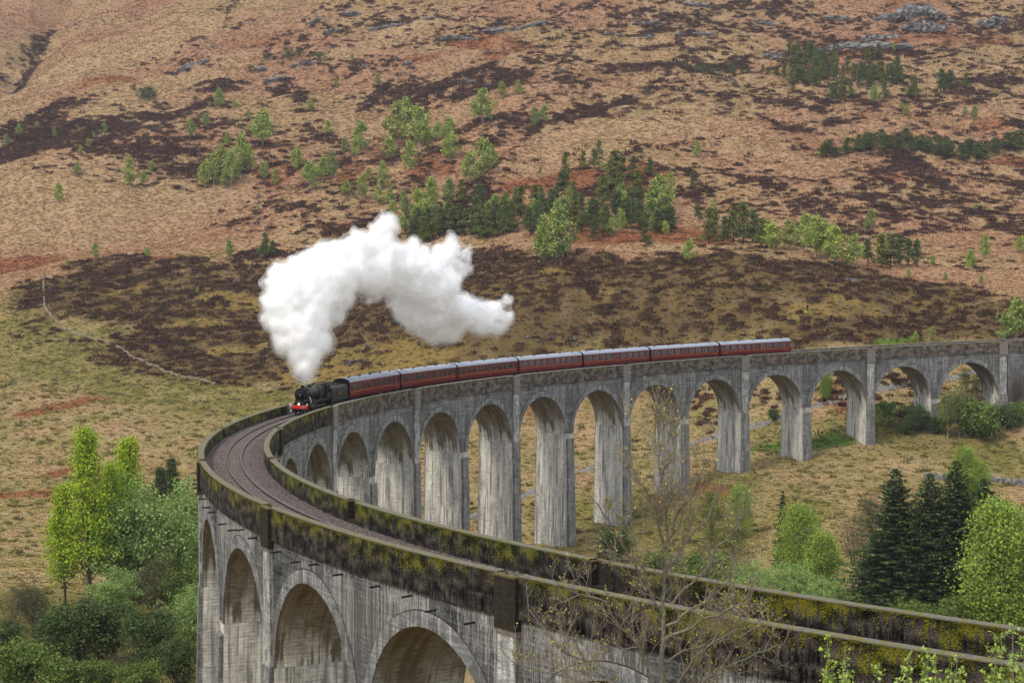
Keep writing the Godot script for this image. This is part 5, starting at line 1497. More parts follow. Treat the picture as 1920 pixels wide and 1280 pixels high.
# ------------------------------------------------------------------ the train
# stock stands on the chord of the curve; x runs back along the train, y up from the rails, z to the inside of the curve
func rail_spot(o: Node3D, s0: float, s1: float) -> void:
	var a := vp(s0, 0, rail(s0))
	var b := vp(s1, 0, rail(s1))
	o.position = (a + b) / 2.0
	var d := (b - a).normalized()
	o.basis = Basis(d, Vector3.UP - d * d.y, d.cross(Vector3.UP)).orthonormalized()

func build_train():
	M.black = plain(Color(0.055, 0.055, 0.058), 0.38, 0.5)
	M.soot = plain(Color(0.045, 0.044, 0.043), 0.75, 0.3)
	M.grime = plain(Color(0.11, 0.095, 0.08), 0.8, 0.3)
	M.red = plain(Color(0.80, 0.10, 0.055), 0.5, 0.4)
	M.roof_dark = plain(Color(0.36, 0.37, 0.39), 0.5, 0.5)
	M.maroon = plain(Color(0.315, 0.022, 0.044), 0.42, 0.35)
	M.lower = plain(Color(0.35, 0.032, 0.034), 0.42, 0.35)
	M.roof = plain(Color(0.50, 0.53, 0.585), 0.5, 0.4)
	M.gold = plain(Color(0.72, 0.43, 0.10), 0.5, 0.4)
	M.frame = plain(Color(0.48, 0.38, 0.35), 0.4, 0.5)
	M.polish = plain(Color(0.60, 0.60, 0.60), 0.28, 0.5)
	M.polish.metallic = 0.9
	M.white = plain(Color(0.80, 0.80, 0.80), 0.6, 0.3)
	M.cloth = plain(Color(0.30, 0.34, 0.28), 0.95, 0.1)
	M.linen = plain(Color(0.80, 0.77, 0.68), 0.9, 0.1)
	M.inside = plain(Color(0.42, 0.36, 0.27), 0.8, 0.2)
	M.coal = plain(Color(0.035, 0.034, 0.036), 0.55, 0.5)
	M.pane = StandardMaterial3D.new()
	M.pane.albedo_color = Color(0.03, 0.035, 0.035, 0.58)
	M.pane.transparency = BaseMaterial3D.TRANSPARENCY_ALPHA
	M.pane.roughness = 0.05
	M.lamp = plain(Color(1.0, 0.9, 0.8), 0.4, 0.3)
	M.lamp.emission_enabled = true
	M.lamp.emission = Color(1.0, 0.86, 0.72)
	M.lamp.emission_energy_multiplier = 3.0
	make_engine()
	make_tender()
	var first := make_coach()
	var what := ["first coach behind the tender, maroon with grey roof", "second maroon coach behind the tender", "third maroon coach, passing the refuge left of the train's middle", "fourth maroon coach, in the middle of the train", "fifth maroon coach, third from the rear", "sixth maroon coach, next to last of the train", "last maroon coach at the rear of the train"]
	for k in 7:
		var c: Node3D = first if k == 0 else copy_of(first)
		c.set_meta("label", what[k])
		rail_spot(c, 13.45 + 20.35 * k + 0.17, 13.45 + 20.35 * (k + 1) - 0.17)

func round_x(bag: Bag, xs: Array, rs: Array, y: float, z: float, sides := 24) -> void:
	var pts := []
	for x in xs: pts.append(Vector3(x, y, z))
	bag.tube(pts, rs, sides)

func disc_wheel(r: float, spokes: int) -> ArrayMesh:
	var b := Bag.new()
	var n := 28
	for k in n:                                    # tyre ring with depth
		var a0 := TAU * k / n
		var a1 := TAU * (k + 1) / n
		var d0 := Vector3(cos(a0), sin(a0), 0); var d1 := Vector3(cos(a1), sin(a1), 0)
		var i := r * 0.86
		for z in [-0.065, 0.065]:
			var f := Vector3(0, 0, z)
			if z > 0.0: b.quad(d0 * i + f, d0 * r + f, d1 * r + f, d1 * i + f)
			else: b.quad(d1 * i + f, d1 * r + f, d0 * r + f, d0 * i + f)
		b.quad(d0 * r + Vector3(0, 0, 0.065), d0 * r - Vector3(0, 0, 0.065), d1 * r - Vector3(0, 0, 0.065), d1 * r + Vector3(0, 0, 0.065))
		b.quad(d1 * i + Vector3(0, 0, 0.065), d1 * i - Vector3(0, 0, 0.065), d0 * i - Vector3(0, 0, 0.065), d0 * i + Vector3(0, 0, 0.065))
	for k in spokes:
		var a := TAU * k / spokes
		var d := Vector3(cos(a), sin(a), 0)
		var s := Vector3(-sin(a), cos(a), 0) * r * 0.045
		b.quad(d * 0.1 + s + Vector3(0, 0, 0.03), d * 0.1 - s + Vector3(0, 0, 0.03), d * r * 0.88 - s + Vector3(0, 0, 0.03), d * r * 0.88 + s + Vector3(0, 0, 0.03))
		b.quad(d * 0.1 - s - Vector3(0, 0, 0.03), d * 0.1 + s - Vector3(0, 0, 0.03), d * r * 0.88 + s - Vector3(0, 0, 0.03), d * r * 0.88 - s - Vector3(0, 0, 0.03))
	for k in 14:
		var a0 := TAU * k / 14; var a1 := TAU * (k + 1) / 14
		var d0 := Vector3(cos(a0), sin(a0), 0) * r * 0.2; var d1 := Vector3(cos(a1), sin(a1), 0) * r * 0.2
		b.quad(d0 - Vector3(0, 0, 0.08), d0 + Vector3(0, 0, 0.08), d1 + Vector3(0, 0, 0.08), d1 - Vector3(0, 0, 0.08))
		b.tri(Vector3(0, 0, 0.08), d0 + Vector3(0, 0, 0.08), d1 + Vector3(0, 0, 0.08))
		b.tri(Vector3(0, 0, -0.08), d1 - Vector3(0, 0, 0.08), d0 - Vector3(0, 0, 0.08))
	return b.mesh()

func box_part(called: String, lo: Vector3, hi: Vector3, m: Material, parent: Node, bev := 0.02) -> MeshInstance3D:
	var b := Bag.new()
	b.bevel_box(lo, hi, bev)
	return put(called, b.mesh(), m, parent)

func lettering(text: String, high: float, m: Material, parent: Node, at: Vector3, face: Basis, called: String) -> void:
	var t := TextMesh.new()
	var f := SystemFont.new()
	f.font_names = PackedStringArray(["Droid Sans"])
	f.font_weight = 700
	t.font = f
	t.text = text
	t.font_size = 32
	t.pixel_size = high / 23.0
	t.depth = 0.012
	var o := put(called, t, m, parent)
	o.transform = Transform3D(face, at)

func make_engine():
	var e := thing("steam_locomotive", "black steam locomotive with red buffer beam leading the train", "locomotive")
	rail_spot(e, -6.0, 5.9)
	var L := -5.95                                  # front of the buffers in x
	var bag := Bag.new()
	round_x(bag, [L + 1.56, L + 1.6, L + 3.35, L + 3.36], [0.84, 0.90, 0.90, 0.84], 2.72, 0.0, 32)
	put("smokebox", bag.mesh(), M.soot, e)
	bag = Bag.new()
	round_x(bag, [L + 1.40, L + 1.43, L + 1.50, L + 1.57], [0.30, 0.50, 0.70, 0.74], 2.72, 0.0, 32)
	var door := put("smokebox_door", bag.mesh(), M.soot, e)
	bag = Bag.new()
	bag.tube([Vector3(L + 1.33, 2.72, -0.16), Vector3(L + 1.33, 2.72, 0.16)], [0.018, 0.018], 6)
	bag.tube([Vector3(L + 1.31, 2.60, -0.08), Vector3(L + 1.31, 2.84, 0.08)], [0.018, 0.018], 6)
	bag.tube([Vector3(L + 1.30, 2.72, 0), Vector3(L + 1.44, 2.72, 0)], [0.03, 0.03], 8)
	put("door_handle", bag.mesh(), M.polish, door)
	var facing := Basis(Vector3(0, 0, 1), Vector3.UP, Vector3(-1, 0, 0))
	box_part("number_plate", Vector3(L + 1.45, 3.06, -0.30), Vector3(L + 1.49, 3.24, 0.30), M.soot, door, 0.008)
	lettering("44871", 0.15, M.white, door, Vector3(L + 1.445, 3.15, 0), facing, "number")
	box_part("shed_plate", Vector3(L + 1.445, 2.20, -0.07), Vector3(L + 1.50, 2.30, 0.07), M.white, door, 0.008)
	bag = Bag.new()
	round_x(bag, [L + 3.35, L + 3.40, L + 7.50], [0.78, 0.80, 0.88], 2.72, 0.0, 32)
	var boiler := put("boiler", bag.mesh(), M.black, e)
	bag = Bag.new()
	for x in [3.9, 5.0, 6.1, 7.2]:
		round_x(bag, [L + x, L + x + 0.05], [0.80 + (x - 3.4) * 0.0195 + 0.012, 0.80 + (x - 3.4) * 0.0195 + 0.012], 2.72, 0.0, 32)
	put("boiler_band", bag.mesh(), M.black, boiler)
	# firebox with squared shoulders
	bag = Bag.new()
	var prof := []
	for q in [[-0.78, 1.7], [-0.95, 2.3], [-0.96, 2.95], [-0.90, 3.30], [-0.72, 3.50], [-0.40, 3.58], [0.40, 3.58], [0.72, 3.50], [0.90, 3.30], [0.96, 2.95], [0.95, 2.3], [0.78, 1.7]]:
		prof.append(q)
	for k in 11:
		var a: Array = prof[k]; var b: Array = prof[k + 1]
		bag.quad(Vector3(L + 10.0, a[1] - 0.05, a[0]), Vector3(L + 7.48, a[1], a[0]), Vector3(L + 7.48, b[1], b[0]), Vector3(L + 10.0, b[1] - 0.05, b[0]))
		bag.tri(Vector3(L + 7.48, 2.5, 0), Vector3(L + 7.48, b[1], b[0]), Vector3(L + 7.48, a[1], a[0]))
	put("firebox", bag.mesh(), M.black, e)
	bag = Bag.new()
	bag.tube([Vector3(L + 2.45, 3.50, 0), Vector3(L + 2.45, 3.64, 0), Vector3(L + 2.45, 3.72, 0), Vector3(L + 2.45, 3.90, 0), Vector3(L + 2.45, 3.95, 0), Vector3(L + 2.45, 3.96, 0)], [0.36, 0.28, 0.24, 0.235, 0.29, 0.25], 20)
	put("chimney", bag.mesh(), M.soot, e)
	bag = Bag.new()
	bag.tube([Vector3(L + 5.5, 3.4, 0), Vector3(L + 5.5, 3.62, 0), Vector3(L + 5.5, 3.78, 0), Vector3(L + 5.5, 3.87, 0), Vector3(L + 5.5, 3.90, 0)], [0.48, 0.34, 0.31, 0.22, 0.05], 20)
	put("dome", bag.mesh(), M.black, e)
	for z in [-0.16, 0.16]:
		bag = Bag.new()
		bag.tube([Vector3(L + 8.3, 3.5, z), Vector3(L + 8.3, 3.78, z), Vector3(L + 8.3, 3.84, z)], [0.09, 0.075, 0.03], 10)
		put("safety_valve", bag.mesh(), M.polish, e)
	# cab
	bag = Bag.new()
	for z in [-1.0, 1.0]:
		var zo: float = 1.30 * z
		bag.box(Vector3(L + 9.95, 1.55, minf(zo, zo - 0.05 * z)), Vector3(L + 11.85, 2.42, maxf(zo, zo - 0.05 * z)))
		bag.box(Vector3(L + 9.95, 2.42, minf(zo, zo - 0.05 * z)), Vector3(L + 10.30, 3.32, maxf(zo, zo - 0.05 * z)))
		bag.box(Vector3(L + 10.78, 2.42, minf(zo, zo - 0.05 * z)), Vector3(L + 10.88, 3.32, maxf(zo, zo - 0.05 * z)))
		bag.box(Vector3(L + 11.35, 2.42, minf(zo, zo - 0.05 * z)), Vector3(L + 11.42, 3.32, maxf(zo, zo - 0.05 * z)))
		bag.box(Vector3(L + 9.95, 3.0, minf(zo, zo - 0.05 * z)), Vector3(L + 11.42, 3.34, maxf(zo, zo - 0.05 * z)))
	bag.box(Vector3(L + 9.95, 1.55, -1.25), Vector3(L + 10.0, 2.6, 1.25))
	bag.box(Vector3(L + 9.95, 3.36, -1.0), Vector3(L + 10.0, 3.72, 1.0))
	var cab := put("cab", bag.mesh(), M.black, e)
	bag = Bag.new()
	for k in 12:
		var a0 := lerpf(-1.34, 1.34, k / 12.0); var a1 := lerpf(-1.34, 1.34, (k + 1) / 12.0)
		var y0 := 3.92 - 0.34 * pow(absf(a0) / 1.34, 2.2); var y1 := 3.92 - 0.34 * pow(absf(a1) / 1.34, 2.2)
		bag.quad(Vector3(L + 9.85, y0, a0), Vector3(L + 9.85, y1, a1), Vector3(L + 12.0, y1, a1), Vector3(L + 12.0, y0, a0))
		bag.quad(Vector3(L + 12.0, y0 - 0.05, a0), Vector3(L + 12.0, y1 - 0.05, a1), Vector3(L + 9.85, y1 - 0.05, a1), Vector3(L + 9.85, y0 - 0.05, a0))
		bag.quad(Vector3(L + 9.85, y0 - 0.05, a0), Vector3(L + 9.85, y1 - 0.05, a1), Vector3(L + 9.85, y1, a1), Vector3(L + 9.85, y0, a0))
	put("cab_roof", bag.mesh(), M.soot, cab)
	for z in [-0.75, 0.75]:
		box_part("cab_window", Vector3(L + 9.93, 2.75, z - 0.27), Vector3(L + 9.96, 3.25, z + 0.27), M.pane, cab, 0.005)
	# frames, running plates, footsteps
	box_part("main_frame", Vector3(L + 0.75, 0.75, -0.55), Vector3(L + 11.8, 1.5, 0.55), M.soot, e)
	for z in [-1.0, 1.0]:
		bag = Bag.new()
		var zi := minf(0.55 * z, 1.31 * z); var za := maxf(0.55 * z, 1.31 * z)
		bag.box(Vector3(L + 3.1, 1.66, zi), Vector3(L + 9.96, 1.72, za))
		bag.box(Vector3(L + 0.66, 1.24, zi), Vector3(L + 1.9, 1.30, za))
		var ol := minf(1.27 * z, 1.31 * z); var oh := maxf(1.27 * z, 1.31 * z)
		bag.box(Vector3(L + 3.1, 1.50, ol), Vector3(L + 11.8, 1.664, oh))
		var n := 6
		for k in n:
			var x0 := lerpf(L + 1.9, L + 3.1, float(k) / n); var x1 := lerpf(L + 1.9, L + 3.1, float(k + 1) / n)
			var y0 := lerpf(1.28, 1.70, smoothstep(0.0, 1.0, float(k) / n)); var y1 := lerpf(1.28, 1.70, smoothstep(0.0, 1.0, float(k + 1) / n))
			bag.quad(Vector3(x0, y0, za), Vector3(x1, y1, za), Vector3(x1, y1, zi), Vector3(x0, y0, zi))
			bag.quad(Vector3(x0, y0 - 0.06, zi), Vector3(x1, y1 - 0.06, zi), Vector3(x1, y1 - 0.06, za), Vector3(x0, y0 - 0.06, za))
		put("running_plate", bag.mesh(), M.black, e)
		bag = Bag.new()
		bag.tube([Vector3(L + 1.7, 3.05, 0.93 * z), Vector3(L + 3.4, 3.12, 0.90 * z), Vector3(L + 9.9, 3.16, 0.99 * z)], [0.022, 0.022, 0.022], 6)
		put("handrail", bag.mesh(), M.polish, e)
		bag = Bag.new()
		bag.tube([Vector3(L + 2.75, 2.35, 0.84 * z), Vector3(L + 2.80, 1.95, 1.02 * z), Vector3(L + 2.85, 1.5, 1.10 * z)], [0.13, 0.13, 0.13], 10)
		put("steam_pipe", bag.mesh(), M.polish if z > 0.0 else M.black, e)
		bag = Bag.new()
		round_x(bag, [L + 2.15, L + 2.2, L + 3.45, L + 3.5], [0.24, 0.30, 0.30, 0.24], 0.98, 1.08 * z, 18)
		round_x(bag, [L + 2.1, L + 3.55], [0.17, 0.17], 1.40, 1.08 * z, 12)
		put("cylinder", bag.mesh(), M.black, e)
		bag = Bag.new()
		bag.box(Vector3(L + 3.6, 1.22, 1.13 * z - 0.04), Vector3(L + 4.5, 1.30, 1.13 * z + 0.04))
		bag.box(Vector3(L + 3.6, 0.72, 1.13 * z - 0.04), Vector3(L + 4.5, 0.80, 1.13 * z + 0.04))
		put("slide_bar", bag.mesh(), M.polish, e)
		bag = Bag.new()
		bag.box(Vector3(L + 4.75, 0.78, 1.02 * z - 0.03), Vector3(L + 9.8, 0.92, 1.02 * z + 0.03))
		put("coupling_rod", bag.mesh(), M.polish, e)
		bag = Bag.new()
		bag.tube([Vector3(L + 4.2, 1.0, 1.10 * z), Vector3(L + 7.1, 0.85, 1.10 * z)], [0.055, 0.055], 6)
		put("connecting_rod", bag.mesh(), M.polish, e)
		bag = Bag.new()
		bag.tube([Vector3(L + 3.5, 1.45, 1.12 * z), Vector3(L + 5.4, 1.30, 1.12 * z), Vector3(L + 6.6, 1.62, 1.05 * z)], [0.04, 0.04, 0.04], 6)
		put("valve_rod", bag.mesh(), M.polish, e)
	var big := disc_wheel(0.915, 19)
	var small := disc_wheel(0.505, 10)
	for x in [4.95, 7.10, 9.55]:
		for z in [-0.78, 0.78]:
			var w := put("driving_wheel", big, M.grime, e)
			w.position = Vector3(L + x, 0.915, z)
	for x in [1.75, 3.7]:
		for z in [-0.78, 0.78]:
			var w := put("bogie_wheel", small, M.grime, e)
			w.position = Vector3(L + x, 0.505, z)
	# front end
	var beam := box_part("buffer_beam", Vector3(L + 0.60, 0.82, -1.30), Vector3(L + 0.70, 1.30, 1.30), M.red, e, 0.015)
	for z in [-0.88, 0.88]:
		bag = Bag.new()
		round_x(bag, [L + 0.60, L + 0.58, L + 0.30, L + 0.10], [0.19, 0.15, 0.14, 0.09], 1.06, z, 18)
		round_x(bag, [L + 0.12, L + 0.08, L + 0.0, L - 0.01], [0.10, 0.235, 0.235, 0.20], 1.06, z, 20)
		put("buffer", bag.mesh(), M.polish, e)
	bag = Bag.new()
	bag.tube([Vector3(L + 0.6, 1.05, 0), Vector3(L + 0.30, 1.05, 0), Vector3(L + 0.34, 0.8, 0), Vector3(L + 0.40, 0.6, 0)], [0.05, 0.04, 0.035, 0.03], 8)
	put("coupling_hook", bag.mesh(), M.soot, e)
	bag = Bag.new()
	bag.tube([Vector3(L + 0.55, 1.05, -0.42), Vector3(L + 0.45, 0.95, -0.42), Vector3(L + 0.42, 0.45, -0.42)], [0.05, 0.05, 0.05], 8)
	put("vacuum_hose", bag.mesh(), M.soot, e)
	bag = Bag.new()
	bag.tube([Vector3(L + 0.62, 0.85, -1.06), Vector3(L + 0.60, 0.35, -1.06)], [0.07, 0.07], 8)
	put("guard_iron", bag.mesh(), M.white, e)
	for z in [-1.18, 1.18]:
		bag = Bag.new()
		bag.bevel_box(Vector3(L + 0.66, 1.31, z - 0.07), Vector3(L + 0.80, 1.48, z + 0.07), 0.02)
		bag.tube([Vector3(L + 0.73, 1.48, z), Vector3(L + 0.73, 1.58, z)], [0.06, 0.02], 8)
		put("white_lamp", bag.mesh(), M.white, e)
	var lamp := box_part("head_lamp", Vector3(L + 0.72, 1.31, -0.13), Vector3(L + 0.98, 1.62, 0.13), M.soot, e)
	bag = Bag.new()
	bag.tube([Vector3(L + 0.72, 1.48, 0), Vector3(L + 0.66, 1.48, 0)], [0.115, 0.10], 16)
	put("lit_lens", bag.mesh(), M.lamp, lamp)
	var glow := SpotLight3D.new()
	glow.name = "head_lamp_glow"
	glow.light_color = Color(1.0, 0.86, 0.72)
	glow.light_energy = 2.0
	glow.spot_angle = 40.0
	glow.spot_range = 60.0
	glow.spot_attenuation = 2.0
	glow.light_size = 0.1
	glow.shadow_enabled = true
	glow.position = Vector3(L + 0.60, 1.48, 0)
	glow.rotation.y = PI / 2
	e.add_child(glow)

func make_tender():
	var t := thing("tender", "black coal tender with small gold emblem behind the locomotive", "tender")
	rail_spot(t, 6.1, 13.35)
	var h := 3.45
	var bag := Bag.new()
	# tank with sides that curve in at the top
	var prof := [[-1.28, 1.25], [-1.28, 2.55], [-1.22, 2.85], [-1.05, 3.08], [-0.92, 3.14]]
	for k in 4:
		for z in [-1.0, 1.0]:
			var a: Array = prof[k]; var b: Array = prof[k + 1]
			var p := [Vector3(-h, a[1], -a[0] * z), Vector3(h, a[1], -a[0] * z), Vector3(h, b[1], -b[0] * z), Vector3(-h, b[1], -b[0] * z)]
			if z < 0.0: p.reverse()
			bag.quad(p[0], p[1], p[2], p[3])
	for e in [-h, h]:
		for k in 4:
			var a: Array = prof[k]; var b: Array = prof[k + 1]
			var p := [Vector3(e, a[1], a[0]), Vector3(e, a[1], -a[0]), Vector3(e, b[1], -b[0]), Vector3(e, b[1], b[0])]
			if e > 0.0: p.reverse()
			bag.quad(p[0], p[1], p[2], p[3])
	bag.box(Vector3(1.2, 2.9, -0.92), Vector3(h - 0.02, 3.0, 0.92))
	bag.box(Vector3(1.15, 2.9, -0.92), Vector3(1.22, 3.55, 0.92))
	put("tank", bag.mesh(), M.black, t)
	box_part("rear_deck", Vector3(1.25, 3.0, -0.9), Vector3(h - 0.05, 3.05, 0.9), M.roof_dark, t)
	bag = Bag.new()
	for k in 170:
		var p := Vector3(rng.randf_range(-3.2, 1.05), 0, rng.randf_range(-0.85, 0.85))
		p.y = 2.95 + 0.45 * (1.0 - absf(p.z)) * (0.6 + 0.4 * smoothstep(-3.2, 0.5, p.x)) + rng.randf() * 0.1
		var r := rng.randf_range(0.09, 0.18)
		bag.hexa([p + Vector3(-r, -r, -r * rng.randf()), p + Vector3(r, -r * rng.randf(), -r), p + Vector3(r, -r, r * rng.randf()), p + Vector3(-r, -r, r), p + Vector3(-r * rng.randf(), r, -r * 0.7), p + Vector3(r, r * 0.8, -r * rng.randf()), p + Vector3(r * 0.7, r, r), p + Vector3(-r, r * rng.randf(), r * 0.8)])
	put("coal", bag.mesh(), M.coal, t, "stuff")
	box_part("underframe", Vector3(-h, 0.95, -1.2), Vector3(h, 1.25, 1.2), M.soot, t)
	for z in [-1.0, 1.0]:
		bag = Bag.new()
		bag.box(Vector3(-h + 0.1, 0.55, minf(0.98 * z, 1.04 * z)), Vector3(h - 0.1, 0.97, maxf(0.98 * z, 1.04 * z)))
		put("axle_frame", bag.mesh(), M.grime, t)
		bag = Bag.new()
		bag.box(Vector3(-h, 1.235, 1.31 * z - 0.02), Vector3(h, 1.255, 1.31 * z + 0.02))
		bag.tube([Vector3(-h, 1.12, 1.32 * z), Vector3(h, 1.12, 1.32 * z)], [0.02, 0.02], 6)
		put("step_rail", bag.mesh(), M.polish, t)
		# emblem: a slim gold crest, beast above a wheel
		bag = Bag.new()
		for q in [[0.0, 1.98, 0.20], [0.0, 2.22, 0.12], [0.0, 1.76, 0.09]]:
			bag.tube([Vector3(q[0], q[1], 1.282 * z), Vector3(q[0], q[1], 1.290 * z)], [q[2], q[2]], 14)
		bag.bevel_box(Vector3(-0.05, 1.66, minf(1.28 * z, 1.288 * z)), Vector3(0.05, 2.42, maxf(1.28 * z, 1.288 * z)), 0.003)
		put("emblem", bag.mesh(), M.gold, t)
	var w0 := disc_wheel(0.65, 12)
	for x in [-2.3, 0.0, 2.3]:
		for z in [-0.78, 0.78]:
			var w := put("wheel", w0, M.grime, t)
			w.position = Vector3(x, 0.65, z)

func coach_w(y: float) -> float:
	return 1.41 - 0.035 * clampf((1.5 - y) / 0.5, 0.0, 1.0) - 0.05 * smoothstep(1.9, 3.25, y)

func side_panel(bag: Bag, x0: float, x1: float, y0: float, y1: float, z: float, out := 0.0) -> void:
	var a := Vector3(x0, y0, (coach_w(y0) + out) * z); var b := Vector3(x1, y0, (coach_w(y0) + out) * z)
	var c := Vector3(x1, y1, (coach_w(y1) + out) * z); var d := Vector3(x0, y1, (coach_w(y1) + out) * z)
	if z > 0.0: bag.quad(a, b, c, d)
	else: bag.quad(b, a, d, c)

func make_coach() -> Node3D:
	var c := thing("railway_coach", "maroon passenger coach", "coach", Vector3.ZERO, 0.0, "maroon coaches of the steam train")
	var E := 9.83
	# openings: wide saloon windows with narrow door lights at the ends and middle
	var holes := []
	for x in [-8.05, -6.15, -4.25, -2.35, 1.85, 3.75, 5.65, 7.55]:
		holes.append([x - 0.60, x + 0.60, 2.06, 3.02, true])
	for x in [-9.30, -0.75, 0.25, 9.30]:
		holes.append([x - 0.25, x + 0.25, 2.14, 2.98, false])
	holes.sort_custom(func(a, b): return a[0] < b[0])
	for z: float in [-1.0, 1.0]:
		var bag := Bag.new()
		var low := Bag.new()
		side_panel(low, -E, E, 1.02, 1.40, z); side_panel(low, -E, E, 1.40, 1.72, z)
		side_panel(bag, -E, E, 1.72, 2.06, z)
		side_panel(bag, -E, E, 3.02, 3.27, z)
		var x := -E
		for q in holes:
			side_panel(bag, x, q[0], 2.06, 3.02, z)
			if q[2] > 2.06: side_panel(bag, q[0], q[1], 2.06, q[2], z)
			if q[3] < 3.02: side_panel(bag, q[0], q[1], q[3], 3.02, z)
			x = q[1]
		side_panel(bag, x, E, 2.06, 3.02, z)
		var side := put("body_side", bag.mesh(), M.maroon, c)
		put("lower_panel", low.mesh(), M.lower, side)
		bag = Bag.new()
		side_panel(bag, -E, E, 1.76, 1.80, z, 0.004)
		side_panel(bag, -E, E, 1.83, 1.85, z, 0.004)
		side_panel(bag, -E, E, 3.20, 3.215, z, 0.004)
		put("lining", bag.mesh(), M.gold, side)
		for q in holes:
			# frame: a thin raised border, with a ventilator bar in the wide windows
			bag = Bag.new()
			var t := 0.035
			side_panel(bag, q[0] - t, q[1] + t, q[2] - t, q[2], z, 0.012); side_panel(bag, q[0] - t, q[1] + t, q[3], q[3] + t, z, 0.012)
			side_panel(bag, q[0] - t, q[0], q[2], q[3], z, 0.012); side_panel(bag, q[1], q[1] + t, q[2], q[3], z, 0.012)
			if q[4]: side_panel(bag, q[0], q[1], 2.72, 2.755, z, 0.004)
			var f := put("window", bag.mesh(), M.frame, c)
			bag = Bag.new()
			side_panel(bag, q[0], q[1], q[2], q[3], z, -0.02)
			put("pane", bag.mesh(), M.pane, f)
			if q[4]:
				bag = Bag.new()
				for s in [[q[0] - 0.05, q[0] + 0.14], [q[1] - 0.14, q[1] + 0.05]]:
					side_panel(bag, s[0], s[1], 2.10, 3.02, z, -0.09)
				put("curtain", bag.mesh(), M.linen, f)
		# number and crest near the ends of the lower panel, too small to read
		bag = Bag.new()
		for q in [[-8.9, 4], [0.2, 2], [8.1, 5]]:
			for k in q[1]:
				side_panel(bag, q[0] + k * 0.17, q[0] + k * 0.17 + 0.10, 1.44, 1.58, z, 0.005)
		put("number", bag.mesh(), M.gold, side)
		for x1 in [-9.30, -0.25, 9.30]:
			bag = Bag.new()
			bag.tube([Vector3(x1 + 0.3, 1.62, coach_w(1.6) * z + 0.04 * z), Vector3(x1 + 0.3, 1.95, coach_w(1.9) * z + 0.04 * z)], [0.015, 0.015], 6)
			for e in [-0.36, 0.36]:
				side_panel(bag, x1 + e - 0.008, x1 + e + 0.008, 1.08, 3.15, z, 0.006)
			put("door_handle", bag.mesh(), M.soot, side)
	# roof
	var roof := Bag.new()
	var n := 16
	for k in n:
		var p := []
		for j in 2:
			var a := PI * (k + j) / n
			p.append(Vector2(cos(a) * 1.375, 3.27 + sin(a) * 0.60))
		var na := Vector3(0, p[0].y - 2.6, p[0].x).normalized(); var nb := Vector3(0, p[1].y - 2.6, p[1].x).normalized()
		roof.squad(Vector3(-E, p[0].y, p[0].x), Vector3(E, p[0].y, p[0].x), Vector3(E, p[1].y, p[1].x), Vector3(-E, p[1].y, p[1].x), na, na, nb, nb)
	var r := put("roof", roof.mesh(), M.roof, c)
	for k in 9:
		var x := -8.0 + k * 2.0
		var z := 0.38 if k % 2 == 0 else -0.30
		var b := Bag.new()
		b.bevel_box(Vector3(x - 0.20, 3.80, z - 0.13), Vector3(x + 0.20, 3.98, z + 0.13), 0.04)
		put("roof_vent", b.mesh(), M.soot, r)
	for q in [[-9.4, -7.2], [7.2, 9.4]]:
		var b := Bag.new()
		b.tube([Vector3(q[0], 3.56, 1.20), Vector3((q[0] + q[1]) / 2, 3.72, 0.95), Vector3(q[1], 3.60, 1.16)], [0.02, 0.02, 0.02], 5)
		put("rain_strip", b.mesh(), M.grime, r)
	# ends with gangway bellows
	for e in [-1.0, 1.0]:
		var b := Bag.new()
		var ring := [Vector2(1.37, 1.02), Vector2(1.40, 1.6), Vector2(1.36, 3.27)]
		for k in range(1, n): ring.append(Vector2(cos(PI * k / n) * 1.375, 3.27 + sin(PI * k / n) * 0.60))
		ring.append_array([Vector2(-1.36, 3.27), Vector2(-1.40, 1.6), Vector2(-1.37, 1.02)])
		for k in ring.size() - 1:
			var p: Vector2 = ring[k]; var q: Vector2 = ring[k + 1]
			if e > 0.0: b.tri(Vector3(E, 2.2, 0), Vector3(E, q.y, q.x), Vector3(E, p.y, p.x))
			else: b.tri(Vector3(-E, 2.2, 0), Vector3(-E, p.y, p.x), Vector3(-E, q.y, q.x))
		put("end_wall", b.mesh(), M.soot, c)
		b = Bag.new()
		for k in 3:
			var x0: float = e * (E + 0.06 + k * 0.11)
			b.bevel_box(Vector3(x0 - 0.05, 1.15, -0.62), Vector3(x0 + 0.05, 3.30, 0.62), 0.03)
		put("gangway", b.mesh(), M.soot, c)
		for z in [-0.88, 0.88]:
			b = Bag.new()
			round_x(b, [e * E, e * (E + 0.30), e * (E + 0.31), e * (E + 0.35)] if e > 0.0 else [e * (E + 0.35), e * (E + 0.31), e * (E + 0.30), e * E], [0.10, 0.09, 0.22, 0.22] if e > 0.0 else [0.22, 0.22, 0.09, 0.10], 1.06, z, 12)
			put("buffer", b.mesh(), M.grime, c)
	# saloon: floor and pairs of seats, seen only through the glass
	box_part("floor", Vector3(-E + 0.05, 1.08, -1.33), Vector3(E - 0.05, 1.20, 1.33), M.inside, c)
	var seats := Bag.new()
	var cloths := Bag.new()
	for k in 11:
		var x := -8.8 + k * 1.78
		for z in [-0.82, 0.82]:
			seats.box(Vector3(x - 0.08, 1.2, z - 0.44), Vector3(x + 0.08, 2.28, z + 0.44))
			seats.box(Vector3(x - 0.5, 1.2, z - 0.44), Vector3(x - 0.081, 1.65, z + 0.44))
			seats.box(Vector3(x + 0.081, 1.2, z - 0.44), Vector3(x + 0.5, 1.65, z + 0.44))
			cloths.box(Vector3(x - 0.09, 2.05, z - 0.40), Vector3(x + 0.09, 2.29, z + 0.40))
	put("seats", seats.mesh(), M.cloth, c, "stuff")
	put("headrest_covers", cloths.mesh(), M.linen, c, "stuff")
	# underframe and bogies
	box_part("underframe", Vector3(-E, 0.86, -1.2), Vector3(E, 1.06, 1.2), M.soot, c)
